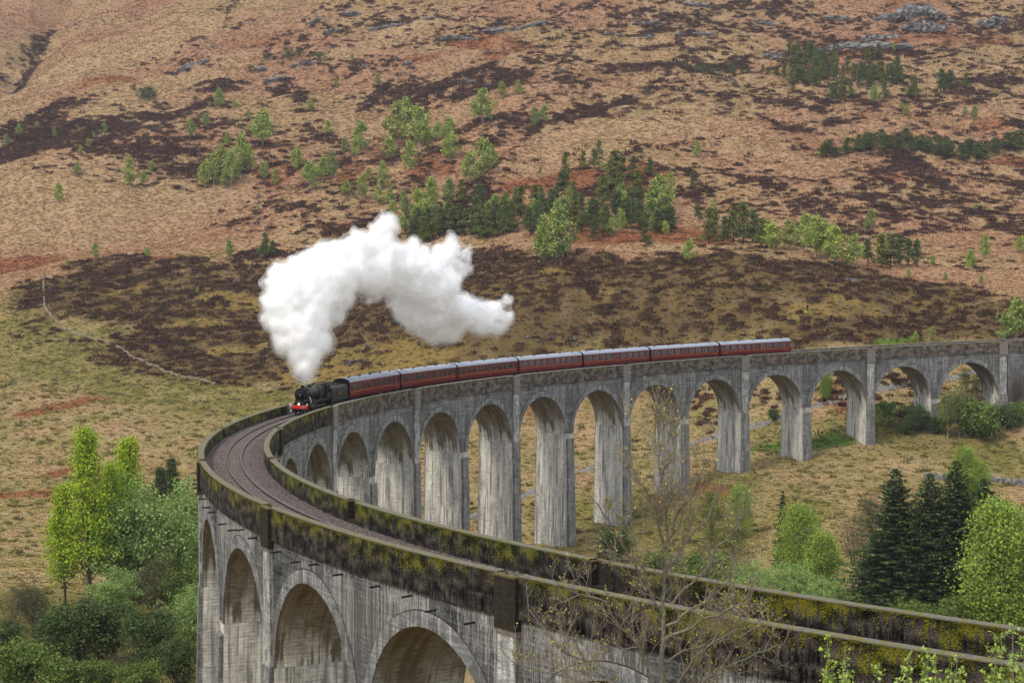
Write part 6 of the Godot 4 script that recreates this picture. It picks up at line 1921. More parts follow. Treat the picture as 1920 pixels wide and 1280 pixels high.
	box_part("battery_box", Vector3(-1.6, 0.42, -1.25), Vector3(1.2, 0.86, 1.25), M.grime, c)
	var wm := disc_wheel(0.457, 0)
	for e: float in [-7.0, 7.0]:
		var g := Bag.new()
		for z: float in [-1.0, 1.0]:
			g.bevel_box(Vector3(e - 1.8, 0.45, 0.98 * z - 0.06), Vector3(e + 1.8, 0.72, 0.98 * z + 0.06), 0.03)
			for a in [-1.3, 1.3]:
				g.bevel_box(Vector3(e + a - 0.16, 0.3, 1.05 * z - 0.07), Vector3(e + a + 0.16, 0.58, 1.05 * z + 0.07), 0.02)
		var bo := put("bogie", g.mesh(), M.grime, c)
		for a in [-1.3, 1.3]:
			for z in [-0.75, 0.75]:
				var w := put("wheel", wm, M.grime, bo)
				w.position = Vector3(e + a, 0.457, z)
	return c

# ------------------------------------------------------------------ the steam
const NETCELL := 0.32
func build_steam():
	var n := PUFFS.size() / 4
	var lo := Vector3.ONE * 1e9
	var hi := Vector3.ONE * -1e9
	for i in n:
		var p := Vector3(PUFFS[i * 4], PUFFS[i * 4 + 1], PUFFS[i * 4 + 2])
		var r: float = PUFFS[i * 4 + 3]
		lo = lo.min(p - Vector3.ONE * (r * 1.5 + 1.0)); hi = hi.max(p + Vector3.ONE * (r * 1.5 + 1.0))
	var nx := int((hi.x - lo.x) / NETCELL) + 2
	var ny := int((hi.y - lo.y) / NETCELL) + 2
	var nz := int((hi.z - lo.z) / NETCELL) + 2
	# nearness to the nearest puff, in puff radii joined smoothly; further along the plume the steam is thinner
	var F := PackedFloat32Array()
	F.resize(nx * ny * nz)
	F.fill(-9.0)
	for i in n:
		var p := (Vector3(PUFFS[i * 4], PUFFS[i * 4 + 1], PUFFS[i * 4 + 2]) - lo) / NETCELL
		var r: float = PUFFS[i * 4 + 3] / NETCELL
		var R := r + 4.0
		for z in range(maxi(int(p.z - R), 0), mini(int(p.z + R) + 2, nz)):
			for y in range(maxi(int(p.y - R), 0), mini(int(p.y + R) + 2, ny)):
				var base := (z * ny + y) * nx
				var dzy := (z - p.z) * (z - p.z) + (y - p.y) * (y - p.y)
				for x in range(maxi(int(p.x - R), 0), mini(int(p.x + R) + 2, nx)):
					var d := (r - sqrt(dzy + (x - p.x) * (x - p.x))) * NETCELL      # metres inside
					if d > F[base + x]: F[base + x] = d
	# cauliflower billows
	var n1 := FastNoiseLite.new()
	n1.seed = 81
	n1.noise_type = FastNoiseLite.TYPE_CELLULAR
	n1.cellular_return_type = FastNoiseLite.RETURN_DISTANCE
	n1.frequency = 0.42
	n1.fractal_type = FastNoiseLite.FRACTAL_FBM
	n1.fractal_octaves = 3
	var n2 := noise(82, 5.0, 4)
	for z in nz:
		for y in ny:
			var base := (z * ny + y) * nx
			for x in nx:
				var f := F[base + x]
				if f < -2.2 or f > 2.6: continue
				var p := Vector3(x, y, z) * NETCELL
				var near_funnel := clampf((p.y + lo.y - 38.0) / 7.0, 0.35, 1.0)
				F[base + x] = f + near_funnel * (-n1.get_noise_3dv(p) * 1.45 - 0.62 + n2.get_noise_3dv(p) * 1.25) - 1.0 * smoothstep(-26.0, -4.0, p.x + lo.x) + 0.15
	var plume := thing("steam_plume", "thick white plume of steam drifting back from the chimney over the train", "steam", lo)
	var dense := plain(Color(0.975, 0.98, 0.99), 1.0, 0.0)
	dense.backlight_enabled = true
	dense.backlight = Color(1, 1, 1)
	put("billows", net(F, nx, ny, nz, 0.72), dense, plume, "stuff")
	var n3 := noise(83, 2.6, 3)
	for i in F.size():
		if F[i] < -2.6 or F[i] > 1.5: continue
		var x := i % nx
		var y := (i / nx) % ny
		F[i] += n3.get_noise_3d(x * NETCELL, y * NETCELL, (i / (nx * ny)) * NETCELL) * 0.45
	var k := 0
	for iso in [0.50, 0.27, 0.02, -0.25, -0.6]:
		var m := plain(Color(0.97, 0.975, 0.98, [0.38, 0.33, 0.26, 0.18, 0.10][k]), 1.0, 0.0)
		m.transparency = BaseMaterial3D.TRANSPARENCY_ALPHA
		m.backlight_enabled = true
		m.backlight = Color(1.0, 1.0, 1.0)
		put("veil", net(F, nx, ny, nz, iso), m, plume, "stuff")
		k += 1

# surface nets: one vertex in each cell the surface crosses, one quad round each crossed edge
func net(F: PackedFloat32Array, nx: int, ny: int, nz: int, iso: float) -> ArrayMesh:
	var at := PackedInt32Array()
	at.resize(nx * ny * nz)
	at.fill(-1)
	var v := PackedVector3Array()
	var idx := PackedInt32Array()
	var off := [0, 1, nx, nx + 1, nx * ny, nx * ny + 1, nx * ny + nx, nx * ny + nx + 1]
	for z in nz - 1:
		for y in ny - 1:
			for x in nx - 1:
				var b := (z * ny + y) * nx + x
				var ins := 0
				for q in 8:
					if F[b + off[q]] > iso: ins += 1
				if ins == 0 or ins == 8: continue
				var s := Vector3.ZERO
				var cnt := 0
				for e in [[0, 1], [2, 3], [4, 5], [6, 7], [0, 2], [1, 3], [4, 6], [5, 7], [0, 4], [1, 5], [2, 6], [3, 7]]:
					var fa := F[b + off[e[0]]] - iso
					var fb := F[b + off[e[1]]] - iso
					if (fa > 0.0) == (fb > 0.0): continue
					var t := fa / (fa - fb)
					var a := Vector3(e[0] & 1, (e[0] >> 1) & 1, e[0] >> 2)
					var c := Vector3(e[1] & 1, (e[1] >> 1) & 1, e[1] >> 2)
					s += a.lerp(c, t); cnt += 1
				at[b] = v.size()
				v.append((Vector3(x, y, z) + s / cnt) * NETCELL)
	for z in range(1, nz - 1):
		for y in range(1, ny - 1):
			for x in range(1, nx - 1):
				var b := (z * ny + y) * nx + x
				var ia := F[b] > iso
				for ax in 3:
					var st: int = [1, nx, nx * ny][ax]
					if (F[b + st] > iso) == ia: continue
					var u: int = [nx, nx * ny, 1][ax]
					var w: int = [nx * ny, 1, nx][ax]
					var q := [at[b], at[b - u], at[b - u - w], at[b - w]]
					if q.min() < 0: continue
					if ia: q.reverse()
					idx.append(q[0]); idx.append(q[1]); idx.append(q[2]); idx.append(q[0]); idx.append(q[2]); idx.append(q[3])
	var nn := PackedVector3Array()
	nn.resize(v.size())
	for t in range(0, idx.size(), 3):
		var a := v[idx[t]]; var b := v[idx[t + 1]]; var c := v[idx[t + 2]]
		var g := (c - a).cross(b - a)
		nn[idx[t]] += g; nn[idx[t + 1]] += g; nn[idx[t + 2]] += g
	for i in nn.size(): nn[i] = nn[i].normalized()
	var arr := []
	arr.resize(Mesh.ARRAY_MAX)
	arr[Mesh.ARRAY_VERTEX] = v; arr[Mesh.ARRAY_NORMAL] = nn; arr[Mesh.ARRAY_INDEX] = idx
	var m := ArrayMesh.new()
	m.add_surface_from_arrays(Mesh.PRIMITIVE_TRIANGLES, arr)
	return m

# ------------------------------------------------------------------ rocks, road, walls, fence, walkers
const ORDER := ["leftmost", "second from the left", "third from the left", "fourth from the left", "fifth from the left", "sixth from the left", "seventh from the left", "eighth from the left", "ninth from the left", "tenth from the left", "eleventh from the left", "twelfth from the left", "thirteenth from the left", "fourteenth from the left", "fifteenth from the left", "sixteenth from the left", "seventeenth from the left", "eighteenth from the left", "nineteenth from the left"]
const ONES := ["", "first", "second", "third", "fourth", "fifth", "sixth", "seventh", "eighth", "ninth"]

func order(i: int) -> String:
	if i < 19: return ORDER[i]
	var n := i + 1
	var ten: String = ["", "", "twenty", "thirty", "forty", "fifty", "sixty"][n / 10]
	if n % 10 == 0: return ten.trim_suffix("y") + "ieth from the left"
	return ten + "-" + ONES[n % 10] + " from the left"

func rock_mesh(sd: int, flat: float) -> ArrayMesh:
	var n1 := noise(sd, 0.9, 3)
	var n2 := noise(sd + 7, 0.35, 2)
	var b := Bag.new()
	var count := 11
	for m in count:
		# broken blocks along the outcrop, the largest in the middle, bedded in the slope
		var u := (m + rng.randf_range(0.1, 0.9)) / count * 2.0 - 1.0
		var big := (1.0 - 0.65 * absf(u)) * rng.randf_range(0.6, 1.1)
		var mid0 := Vector3(u * 0.85, 0.0, rng.randf_range(-0.5, 0.5) * big)
		var sc := Vector3(0.30 * big * rng.randf_range(0.9, 1.6), 0.85 * big * flat, 0.42 * big)
		var turn := Basis.from_euler(Vector3(rng.randf_range(-0.3, 0.3), rng.randf() * TAU, rng.randf_range(-0.25, 0.25)))
		var rows := 5
		var cols := 9
		var P := []
		for j in rows + 1:
			var row := []
			for i in cols:
				var th := PI * 0.70 * j / rows
				var ph := TAU * (i + 0.5 * (j % 2)) / cols
				var d := Vector3(sin(th) * cos(ph), cos(th), sin(th) * sin(ph))
				var r := 0.85 + 0.45 * n1.get_noise_3dv(d + mid0 * 3.0) + 0.2 * n2.get_noise_3dv(d + mid0 * 5.0)
				row.append(mid0 + turn * (d * r) * sc)
			P.append(row)
		for j in rows:
			for i in cols:
				var i2 := (i + 1) % cols
				var mid: Vector3 = (P[j][i] + P[j + 1][i2]) / 2.0
				var g := 0.75 + 0.5 * (n2.get_noise_3dv(mid * 2.0) * 0.5 + 0.5)
				var c := Color(0.115, 0.11, 0.12).lerp(Color(0.29, 0.285, 0.30), clampf(n1.get_noise_3dv(mid * 2.6) * 1.8 + 0.35, 0.0, 1.0))
				if n1.get_noise_3dv(mid * 4.0 + Vector3(9, 9, 9)) > 0.22: c = Color(0.07, 0.058, 0.04)
				b.col = Color(c.r * g, c.g * g, c.b * g)
				b.quad(P[j][i], P[j][i2], P[j + 1][i2], P[j + 1][i])
	return b.mesh()

func build_rocks():
	var protos := []
	for k in 6: protos.append(rock_mesh(200 + k * 13, 0.75))
	build_scree(protos[0])
	for q in range(0, ROCKS.size(), 6):
		var x: float = ROCKS[q]
		var z: float = ROCKS[q + 1]
		var w: float = ROCKS[q + 2]
		var h: float = ROCKS[q + 3]
		var place: String = ROCK_PLACES[int(ROCKS[q + 4])]
		var size := "broad" if w > 9.0 else ("low" if h < 1.6 else "")
		var o := put("rock_outcrop", protos[rng.randi() % 6], M.stone_tinted)
		tag(o, (size + " grey rock outcrop " + place + ", " + order(int(ROCKS[q + 5]))).strip_edges(), "rock", "grey rocks showing through the moor")
		var e := 2.0
		var slope := Vector3(hgt(x - e, z) - hgt(x + e, z), 2.0 * e, hgt(x, z - e) - hgt(x, z + e)).normalized()
		var up := slope.lerp(Vector3.UP, 0.35).normalized()
		var right := Vector3.RIGHT - up * up.x
		right = right.normalized()
		var bs := Basis(right, up, right.cross(up))
		var deep := h * 0.9 + 0.4
		o.transform = Transform3D(bs * Basis(Vector3.UP, rng.randf_range(-0.25, 0.25)) * Basis.from_scale(Vector3(w * 0.55, maxf(h * 0.62, 0.4), deep)), on_ground(x, z, 0.1))

# loose boulders too small and many to count
func build_scree(mesh: Mesh) -> void:
	var where: Array[Transform3D] = []; var tint := PackedColorArray()
	var nm := noise(91, 60.0, 3)
	while where.size() < 4500:
		var D := rng.randf_range(380.0, 1150.0)
		var x := rng.randf_range(-0.35, 0.35) * D
		var y := hgt(x, -D)
		var chance := 0.05 + 0.6 * smoothstep(90.0, 150.0, y) * smoothstep(-0.1, 0.4, nm.get_noise_2d(x, D))
		if y < 25.0: chance = 0.10
		if rng.randf() > chance: continue
		var s := rng.randf_range(0.35, 0.9) * (1.0 + 1.2 * rng.randf() * rng.randf() * smoothstep(80.0, 140.0, y))
		where.append(Transform3D(Basis(Vector3.UP, rng.randf() * TAU).scaled(Vector3(s * 1.2, s * 0.7, s)), on_ground(x, -D, 0.1)))
		var g := rng.randf_range(0.6, 1.3)
		tint.append(Color(0.9 * g, 0.9 * g, 0.95 * g))
	scatter("boulders", mesh, where, tint, "small grey boulders strewn over the upper hillside and pasture", "boulders", M.stone_tinted)

func ribbon(pts: Array, wide: float, lift: float) -> ArrayMesh:
	var c := Curve3D.new()
	for i in pts.size():
		var p: Vector3 = pts[i]
		var t: Vector3 = (pts[mini(i + 1, pts.size() - 1)] - pts[maxi(i - 1, 0)]) / 6.0
		c.add_point(p, -t, t)
	var b := Bag.new()
	var L := c.get_baked_length()
	var n := int(L / 1.5)
	var cross := 4
	var prev := []
	for k in n + 1:
		var p := c.sample_baked(L * k / n)
		var d := (c.sample_baked(minf(L * k / n + 0.5, L)) - c.sample_baked(maxf(L * k / n - 0.5, 0))).normalized()
		var side := Vector3(-d.z, 0, d.x).normalized()
		var row := []
		for i in cross + 1:
			var q := p + side * (float(i) / cross - 0.5) * wide
			row.append(Vector3(q.x, hgt(q.x, q.z) + lift - (0.25 if i == 0 or i == cross else 0.0), q.z))
		if k > 0:
			for i in cross: b.quad(prev[i], prev[i + 1], row[i + 1], row[i])
		prev = row
	return b.mesh()

# a dry stone wall: rough stones stacked along a line, all one thing
func dry_wall(called: String, pts: Array, high: float, thick: float, tone: Color, label: String) -> void:
	var t := thing(called, label, "stone wall")
	var b := Bag.new()
	for i in pts.size() - 1:
		var a: Vector2 = pts[i]; var c: Vector2 = pts[i + 1]
		var n := int((c - a).length() / 0.55)
		for k in n:
			for row in 3:
				var p2 := a.lerp(c, (k + rng.randf_range(0.2, 0.8)) / n) + Vector2(rng.randf_range(-0.1, 0.1), rng.randf_range(-0.1, 0.1))
				var p := Vector3(p2.x, hgt(p2.x, p2.y) + high * (row + 0.3) / 3.0, p2.y)
				var r := Vector3(rng.randf_range(0.25, 0.5), high / 3.0 * rng.randf_range(0.45, 0.75), thick * 0.5 * rng.randf_range(0.8, 1.2))
				var g := rng.randf_range(0.6, 1.3)
				b.col = Color(tone.r * g, tone.g * g, tone.b * g)
				var turn := Basis(Vector3.UP, -(c - a).angle() + rng.randf_range(-0.3, 0.3))
				var pp := []
				for q in [Vector3(-1, -1, -1), Vector3(1, -1, -1), Vector3(1, -1, 1), Vector3(-1, -1, 1), Vector3(-0.8, 1, -0.7), Vector3(0.7, 1, -0.8), Vector3(0.8, 0.9, 0.7), Vector3(-0.7, 1, 0.8)]:
					pp.append(p + turn * (q * r))
				b.hexa(pp)
	put("stones", b.mesh(), M.bark, t, "stuff")

func build_valley_things():
	var road := put("valley_road", ribbon([Vector3(-14, 0, -318), Vector3(2, 0, -338), Vector3(15.6, 0, -357), Vector3(31, 0, -384), Vector3(44, 0, -390), Vector3(56, 0, -384), Vector3(66, 0, -378), Vector3(76, 0, -376), Vector3(90, 0, -379), Vector3(110, 0, -384), Vector3(135, 0, -392)], 3.4, 0.16), M.road, self, "structure")
	var path := put("hill_path", ribbon([Vector3(-196, 0, -655), Vector3(-170, 0, -630), Vector3(-150, 0, -622), Vector3(-132, 0, -628), Vector3(-118, 0, -640)], 1.1, 0.1), M.sand, self, "structure")
	dry_wall("pasture_wall", [Vector2(-168.8, -574), Vector2(-163, -555), Vector2(-157.5, -537), Vector2(-147, -519), Vector2(-135, -507), Vector2(-122, -494), Vector2(-109, -477), Vector2(-97.5, -462), Vector2(-85, -455)], 0.7, 0.55, Color(0.22, 0.185, 0.125), "pale old stone wall dividing the left pasture from the heather")
	dry_wall("field_wall", [Vector2(86, -331), Vector2(95, -330), Vector2(104, -329.5), Vector2(116, -330), Vector2(130, -331)], 1.1, 0.9, Color(0.17, 0.165, 0.16), "grey dry stone wall at the right edge behind the spruces")
	# fence in the gap of an arch
	var f := thing("timber_fence", "weathered timber post and rail fence seen through an arch by the road", "fence")
	var a := Vector2(44.5, -402.5)
	var c := Vector2(56.5, -386.5)
	var last := Vector3.ZERO
	for k in 6:
		var p := a.lerp(c, k / 5.0)
		var g := on_ground(p.x, p.y)
		var b := Bag.new()
		b.bevel_box(g + Vector3(-0.09, -0.3, -0.09), g + Vector3(0.09, 1.5, 0.09), 0.02)
		put("fence_post", b.mesh(), M.timber, f)
		if k > 0:
			for y in [0.55, 1.2]:
				b = Bag.new()
				b.tube([last + Vector3(0, y, 0), g + Vector3(0, y + rng.randf_range(-0.06, 0.06), 0)], [0.06, 0.06], 5)
				put("fence_rail", b.mesh(), M.timber, f)
		last = g
	# stream stones in the gully at the top left are rocks; a lone pole stands by the coaches
	var pole := thing("timber_pole", "slender pale post standing on the slope behind the first coach", "post", on_ground(-29.5, -452, 0.2))
	var pb := Bag.new()
	pb.tube([Vector3.ZERO, Vector3(0, 5.6, 0)], [0.10, 0.07], 7)
	put("pole", pb.mesh(), M.timber, pole)
	var arm := Bag.new()
	arm.tube([Vector3(-0.5, 5.1, 0), Vector3(0.5, 5.1, 0)], [0.05, 0.05], 5)
	put("crossarm", arm.mesh(), M.timber, pole)
	# two walkers watching from the knoll
	var w1 := person(Vector3(77.6, 0, -418.7), 0.0, false)
	tag(w1, "person in dark jacket and trousers standing upright on the knoll, right of two", "person", "walkers on the knoll")
	var w2 := person(Vector3(75.9, 0, -418.2), 0.5, true)
	tag(w2, "person in dark clothes sitting low on the knoll, left of two", "person", "walkers on the knoll")
	var bag := Bag.new()
	bag.bevel_box(Vector3(-0.35, -0.05, -0.2), Vector3(0.35, 0.55, 0.2), 0.12)
	var pack := put("rucksack", bag.mesh(), M.hivis)
	pack.position = on_ground(77.0, -417.9)
	tag(pack, "bright yellow green rucksack on the grass at the walkers' feet", "rucksack")

# one body as one surface: tapered limbs joined smoothly on a fine grid
func person(at: Vector3, turn: float, sits: bool) -> Node3D:
	var t := thing("person", "", "", on_ground(at.x, at.z), turn)
	var drop := 0.42 if sits else 0.0
	var bones := []
	var hip := Vector3(0, 0.92 - drop, 0)
	for s: float in [-1.0, 1.0]:
		if sits:
			bones.append([hip + Vector3(0.09 * s, 0, 0), hip + Vector3(0.13 * s, 0.10, 0.42), 0.10, 0.075])
			bones.append([hip + Vector3(0.13 * s, 0.10, 0.42), Vector3(0.13 * s, 0.06, 0.55), 0.075, 0.055])
			bones.append([Vector3(0.13 * s, 0.05, 0.53), Vector3(0.14 * s, 0.05, 0.72), 0.055, 0.045])
		else:
			bones.append([hip + Vector3(0.09 * s, 0, 0), Vector3(0.10 * s, 0.49, 0.02), 0.10, 0.075])
			bones.append([Vector3(0.10 * s, 0.49, 0.02), Vector3(0.11 * s, 0.07, -0.02), 0.075, 0.055])
			bones.append([Vector3(0.11 * s, 0.05, -0.02), Vector3(0.12 * s, 0.04, 0.17), 0.055, 0.045])
		var sh := hip + Vector3(0.20 * s, 0.50, 0)
		bones.append([sh, sh + Vector3(0.07 * s, -0.27, 0.03), 0.07, 0.055])
		bones.append([sh + Vector3(0.07 * s, -0.27, 0.03), sh + Vector3(0.0, -0.42, 0.20), 0.055, 0.045])
	bones.append([hip, hip + Vector3(0, 0.42, 0), 0.15, 0.18])
	bones.append([hip + Vector3(-0.14, 0.48, 0), hip + Vector3(0.14, 0.48, 0), 0.10, 0.10])
	bones.append([hip + Vector3(0, 0.5, 0), hip + Vector3(0, 0.68, 0.01), 0.07, 0.06])
	bones.append([hip + Vector3(0, 0.70, 0.02), hip + Vector3(0, 0.80, 0.01), 0.095, 0.105])
	var cell := 0.05
	var lo := Vector3(-0.6, -0.1, -0.5)
	var nx := 25; var ny := 40; var nz := 28
	var F := PackedFloat32Array()
	F.resize(nx * ny * nz)
	for z in nz:
		for y in ny:
			for x in nx:
				var p := lo + Vector3(x, y, z) * cell
				var sum := 0.0
				for b in bones:
					var ab: Vector3 = b[1] - b[0]
					var h := clampf((p - b[0]).dot(ab) / ab.length_squared(), 0.0, 1.0)
					var d: float = (p - b[0] - ab * h).length() - lerpf(b[2], b[3], h)
					sum += exp(-d * 40.0)
				F[(z * ny + y) * nx + x] = log(maxf(sum, 1e-9)) / 40.0
	var body := put("body", net(F, nx, ny, nz, 0.0), M.dark_cloth, t)
	body.position = lo
	body.scale = Vector3.ONE * cell / NETCELL
	var hb := Bag.new()
	hb.tube([hip + Vector3(0, 0.76, -0.01), hip + Vector3(0, 0.86, -0.01), hip + Vector3(0, 0.92, 0), hip + Vector3(0, 0.935, 0)], [0.115, 0.115, 0.07, 0.01], 12)
	put("hair", hb.mesh(), M.soot, t)
	var fb := Bag.new()
	fb.tube([hip + Vector3(0, 0.66, 0.05), hip + Vector3(0, 0.72, 0.075), hip + Vector3(0, 0.79, 0.08)], [0.05, 0.075, 0.06], 10)
	put("face", fb.mesh(), M.skin, t)
	return t

# ------------------------------------------------------------------ trees and bushes
func leaf_tri(b: Bag, p: Vector3, size: float) -> void:
	var d := Vector3(rng.randf_range(-1, 1), rng.randf_range(-1, 1), rng.randf_range(-1, 1))
	if d.length() < 0.1: d = Vector3.UP
	d = d.normalized()
	var s := d.cross(Vector3(rng.randf_range(-1, 1), rng.randf_range(-1, 1), rng.randf_range(-1, 1))).normalized()
	b.tri(p - s * size * 0.5, p + s * size * 0.5, p + d * size)

func shade_leaf(b: Bag, c: Color, vary: float) -> void:
	var g := rng.randf_range(1.0 - vary, 1.0 + vary)
	var w := rng.randf_range(-0.12, 0.12)
	b.col = Color(c.r * g * (1.0 + w), c.g * g, c.b * g * (1.0 - w))

# a far tree one unit high: pale or dark stem, crown of leaf clumps with gaps
func far_tree(kind: int, tone: Color) -> Node3D:
	var t := Node3D.new()
	var wood := Bag.new()
	var lean := Vector3(rng.randf_range(-0.05, 0.05), 0, rng.randf_range(-0.05, 0.05))
	var pts := [Vector3(0, -0.05, 0), Vector3(0, 0.3, 0) + lean * 0.4, Vector3(0, 0.6, 0) + lean, Vector3(0, 0.92, 0) + lean * 1.3]
	wood.tube(pts, [0.022, 0.017, 0.010, 0.003], 6)
	var crown := Bag.new()
	var leaves := 0
	if kind == 0:                                     # birch: upright oval, loose
		var wide := rng.randf_range(0.24, 0.33)
		for k in 34:
			var h := rng.randf_range(0.20, 0.97)
			var prof := sin(PI * pow((h - 0.12) / 0.88, 0.75)) 
			var a := rng.randf() * TAU
			var r := sqrt(rng.randf()) * wide * maxf(prof, 0.12)
			var c := Vector3(cos(a) * r, h, sin(a) * r) + lean * h
			wood.tube([lean * h * 0.7 + Vector3(0, h - r * 0.9 - 0.02, 0), c], [0.006, 0.002], 3, false)
			for q in 44:
				var o := Vector3(rng.randfn(), rng.randfn() * 1.15, rng.randfn()) * 0.046
				shade_leaf(crown, tone, 0.3)
				leaf_tri(crown, c + o, rng.randf_range(0.036, 0.062))
	elif kind == 1:                                   # pine: tiers, denser, ragged
		var wide := rng.randf_range(0.26, 0.38)
		for k in 30:
			var h := 0.16 + 0.82 * pow(rng.randf(), 0.9)
			var prof := clampf((1.02 - h) * 1.5, 0.10, 1.0) * (0.75 + 0.25 * sin(h * 40.0))
			var a := k * 2.4 + rng.randf()
			var r := sqrt(rng.randf_range(0.15, 1.0)) * wide * prof
			var c := Vector3(cos(a) * r, h, sin(a) * r) + lean * h
			wood.tube([Vector3(0, h - 0.02, 0) + lean * h, c], [0.008, 0.003], 3, false)
			for q in 42:
				var o := Vector3(rng.randfn() * 1.25, rng.randfn() * 0.6, rng.randfn() * 1.25) * 0.042
				shade_leaf(crown, tone, 0.35)
				leaf_tri(crown, c + o, rng.randf_range(0.036, 0.060))
	else:                                             # bush: broad and low
		for k in 26:
			var a := rng.randf() * TAU
			var h := rng.randf_range(0.15, 0.9)
			var r := sqrt(rng.randf()) * 0.62 * sqrt(maxf(1.0 - h * h, 0.05))
			var c := Vector3(cos(a) * r, h, sin(a) * r)
			for q in 34:
				var o := Vector3(rng.randfn(), rng.randfn() * 0.8, rng.randfn()) * 0.085
				shade_leaf(crown, tone, 0.3)
				leaf_tri(crown, c + o, rng.randf_range(0.05, 0.085))
	wood.col = Color.WHITE
	put("trunk", wood.mesh(), M.pale_bark if kind == 0 else M.pine_bark, t)
	put("crown", crown.mesh(), M.leaf, t)
	return t

func build_far_trees():
	var births := []
	var birch_tones := [Color(0.245, 0.305, 0.075), Color(0.20, 0.260, 0.070), Color(0.27, 0.315, 0.070), Color(0.20, 0.245, 0.085), Color(0.25, 0.265, 0.075), Color(0.23, 0.290, 0.07), Color(0.255, 0.30, 0.08)]
	var pine_tones := [Color(0.105, 0.130, 0.036), Color(0.085, 0.105, 0.038), Color(0.130, 0.130, 0.034), Color(0.080, 0.105, 0.040)]
	var bush_tones := [Color(0.085, 0.10, 0.035), Color(0.07, 0.085, 0.035)]
	var kinds := [[], [], []]
	for c in birch_tones: kinds[0].append(far_tree(0, c))
	for c in pine_tones: kinds[1].append(far_tree(1, c))
	for c in bush_tones: kinds[2].append(far_tree(2, c))
	for list in [TREES_A, TREES_B]:
		for q in range(0, list.size(), 6):
			var x: float = list[q]
			var z: float = list[q + 1]
			var h: float = list[q + 2]
			var kind := int(list[q + 3])
			var place: String = TREE_PLACES[int(list[q + 4])]
			var pool: Array = kinds[kind]
			var proto: Node3D = pool[rng.randi() % pool.size()]
			var o: Node3D = proto.duplicate()
			o.name = numbered(["birch_tree", "pine_tree", "hill_bush"][kind])
			add_child(o)
			o.position = on_ground(x, z, 0.05)
			var wide := rng.randf_range(0.9, 1.25)
			if place.begins_with("in the low"): wide *= 1.6
			o.basis = Basis(Vector3.UP, rng.randf() * TAU).scaled(Vector3(h * wide, h * 1.04, h * wide))
			var size := "tall" if h > 9.0 else ("small" if h < 4.0 else "")
			var word: String = ["bright green birch", "dark green pine", "dark bush"][kind]
			tag(o, (size + " " + word + " " + place + ", " + order(int(list[q + 5]))).strip_edges(), ["birch", "pine", "bush"][kind], ["birches on the hillside", "pines on the hillside", "bushes on the hillside"][kind])
	for pool in kinds:
		for o in pool: o.free()

# near trees in metres. habit: [first limb, crown width, limb count, rise, leaves, leaf size, clump, profile, tones, bark]
func near_tree(h: float, habit: Dictionary) -> Node3D:
	var t := Node3D.new()
	var wood := Bag.new()
	var crown := Bag.new()
	var stems: int = habit.get("stems", 1)
	for st in stems:
		var a0 := rng.randf() * TAU
		var tilt: float = habit.get("tilt", 0.0) * rng.randf_range(0.5, 1.0) if stems > 1 else 0.03
		var hh := h * (1.0 if st == 0 else rng.randf_range(0.65, 0.95))
		var pts := []
		var rad := []
		var wob := Vector3.ZERO
		for k in 8:
			var f := k / 7.0
			wob += Vector3(rng.randf_range(-1, 1), 0, rng.randf_range(-1, 1)) * hh * 0.008
			pts.append(Vector3(cos(a0) * tilt * hh * f, hh * f * 0.97 - 0.3, sin(a0) * tilt * hh * f) + wob)
			rad.append(maxf(hh * habit.girth * (1.0 - f * 0.93), 0.012))
		wood.tube(pts, rad, 8)
		var n: int = habit.limbs / stems
		for k in n:
			var f: float = lerpf(habit.first, 0.97, (k + rng.randf()) / n)
			var g := f * 7.0
			var p: Vector3 = pts[int(g)].lerp(pts[mini(int(g) + 1, 7)], g - int(g))
			var a := k * 2.39996 + rng.randf() * 0.8
			var reach: float = h * habit.wide * profile(habit.shape, (f - habit.first) / (1.0 - habit.first)) * rng.randf_range(0.65, 1.1)
			var rise: float = habit.rise * rng.randf_range(0.6, 1.3)
			var d := Vector3(cos(a), rise, sin(a)).normalized()
			var q1 := p + d * reach * 0.55
			var q2 := p + d * reach + Vector3(0, reach * habit.get("droop", 0.0) * -1.0, 0)
			var r0 := maxf(rad[int(g)] * 0.4, 0.012)
			wood.tube([p, q1, q2], [r0, r0 * 0.6, 0.008], 4, false)
			for e in int(habit.twigs):
				var along := rng.randf_range(0.35, 1.0)
				var c := p.lerp(q1, along / 0.55) if along < 0.55 else q1.lerp(q2, (along - 0.55) / 0.45)
				var tip := c + Vector3(rng.randfn(), rng.randfn() * 0.6 + 0.25, rng.randfn()) * reach * 0.22
				wood.tube([c, tip], [0.012, 0.005], 3, false)
				var tone: Color = habit.tones[rng.randi() % habit.tones.size()]
				for m in int(habit.leaves):
					var o: Vector3 = Vector3(rng.randfn(), rng.randfn() * float(habit.get("flat", 0.8)), rng.randfn()) * float(habit.clump)
					if habit.has("hang"): o.y -= absf(rng.randfn()) * habit.hang
					shade_leaf(crown, tone, 0.24)
					leaf_tri(crown, tip + o, habit.leaf * rng.randf_range(0.7, 1.3))
	put("trunk", wood.mesh(), habit.bark, t)
	if crown.v.size(): put("crown", crown.mesh(), M.leaf, t)
	return t

func profile(shape: String, f: float) -> float:
	if shape == "column": return (0.55 + 0.45 * sin(PI * clampf(f + 0.2, 0.0, 1.0))) * (1.0 - 0.6 * f)
	if shape == "dome": return sqrt(maxf(1.0 - f * f, 0.02)) * (0.65 + 0.35 * smoothstep(0.0, 0.3, f))
	if shape == "oval": return 0.25 + 0.75 * sin(PI * pow(f, 0.8))
	return 1.0 - 0.92 * f

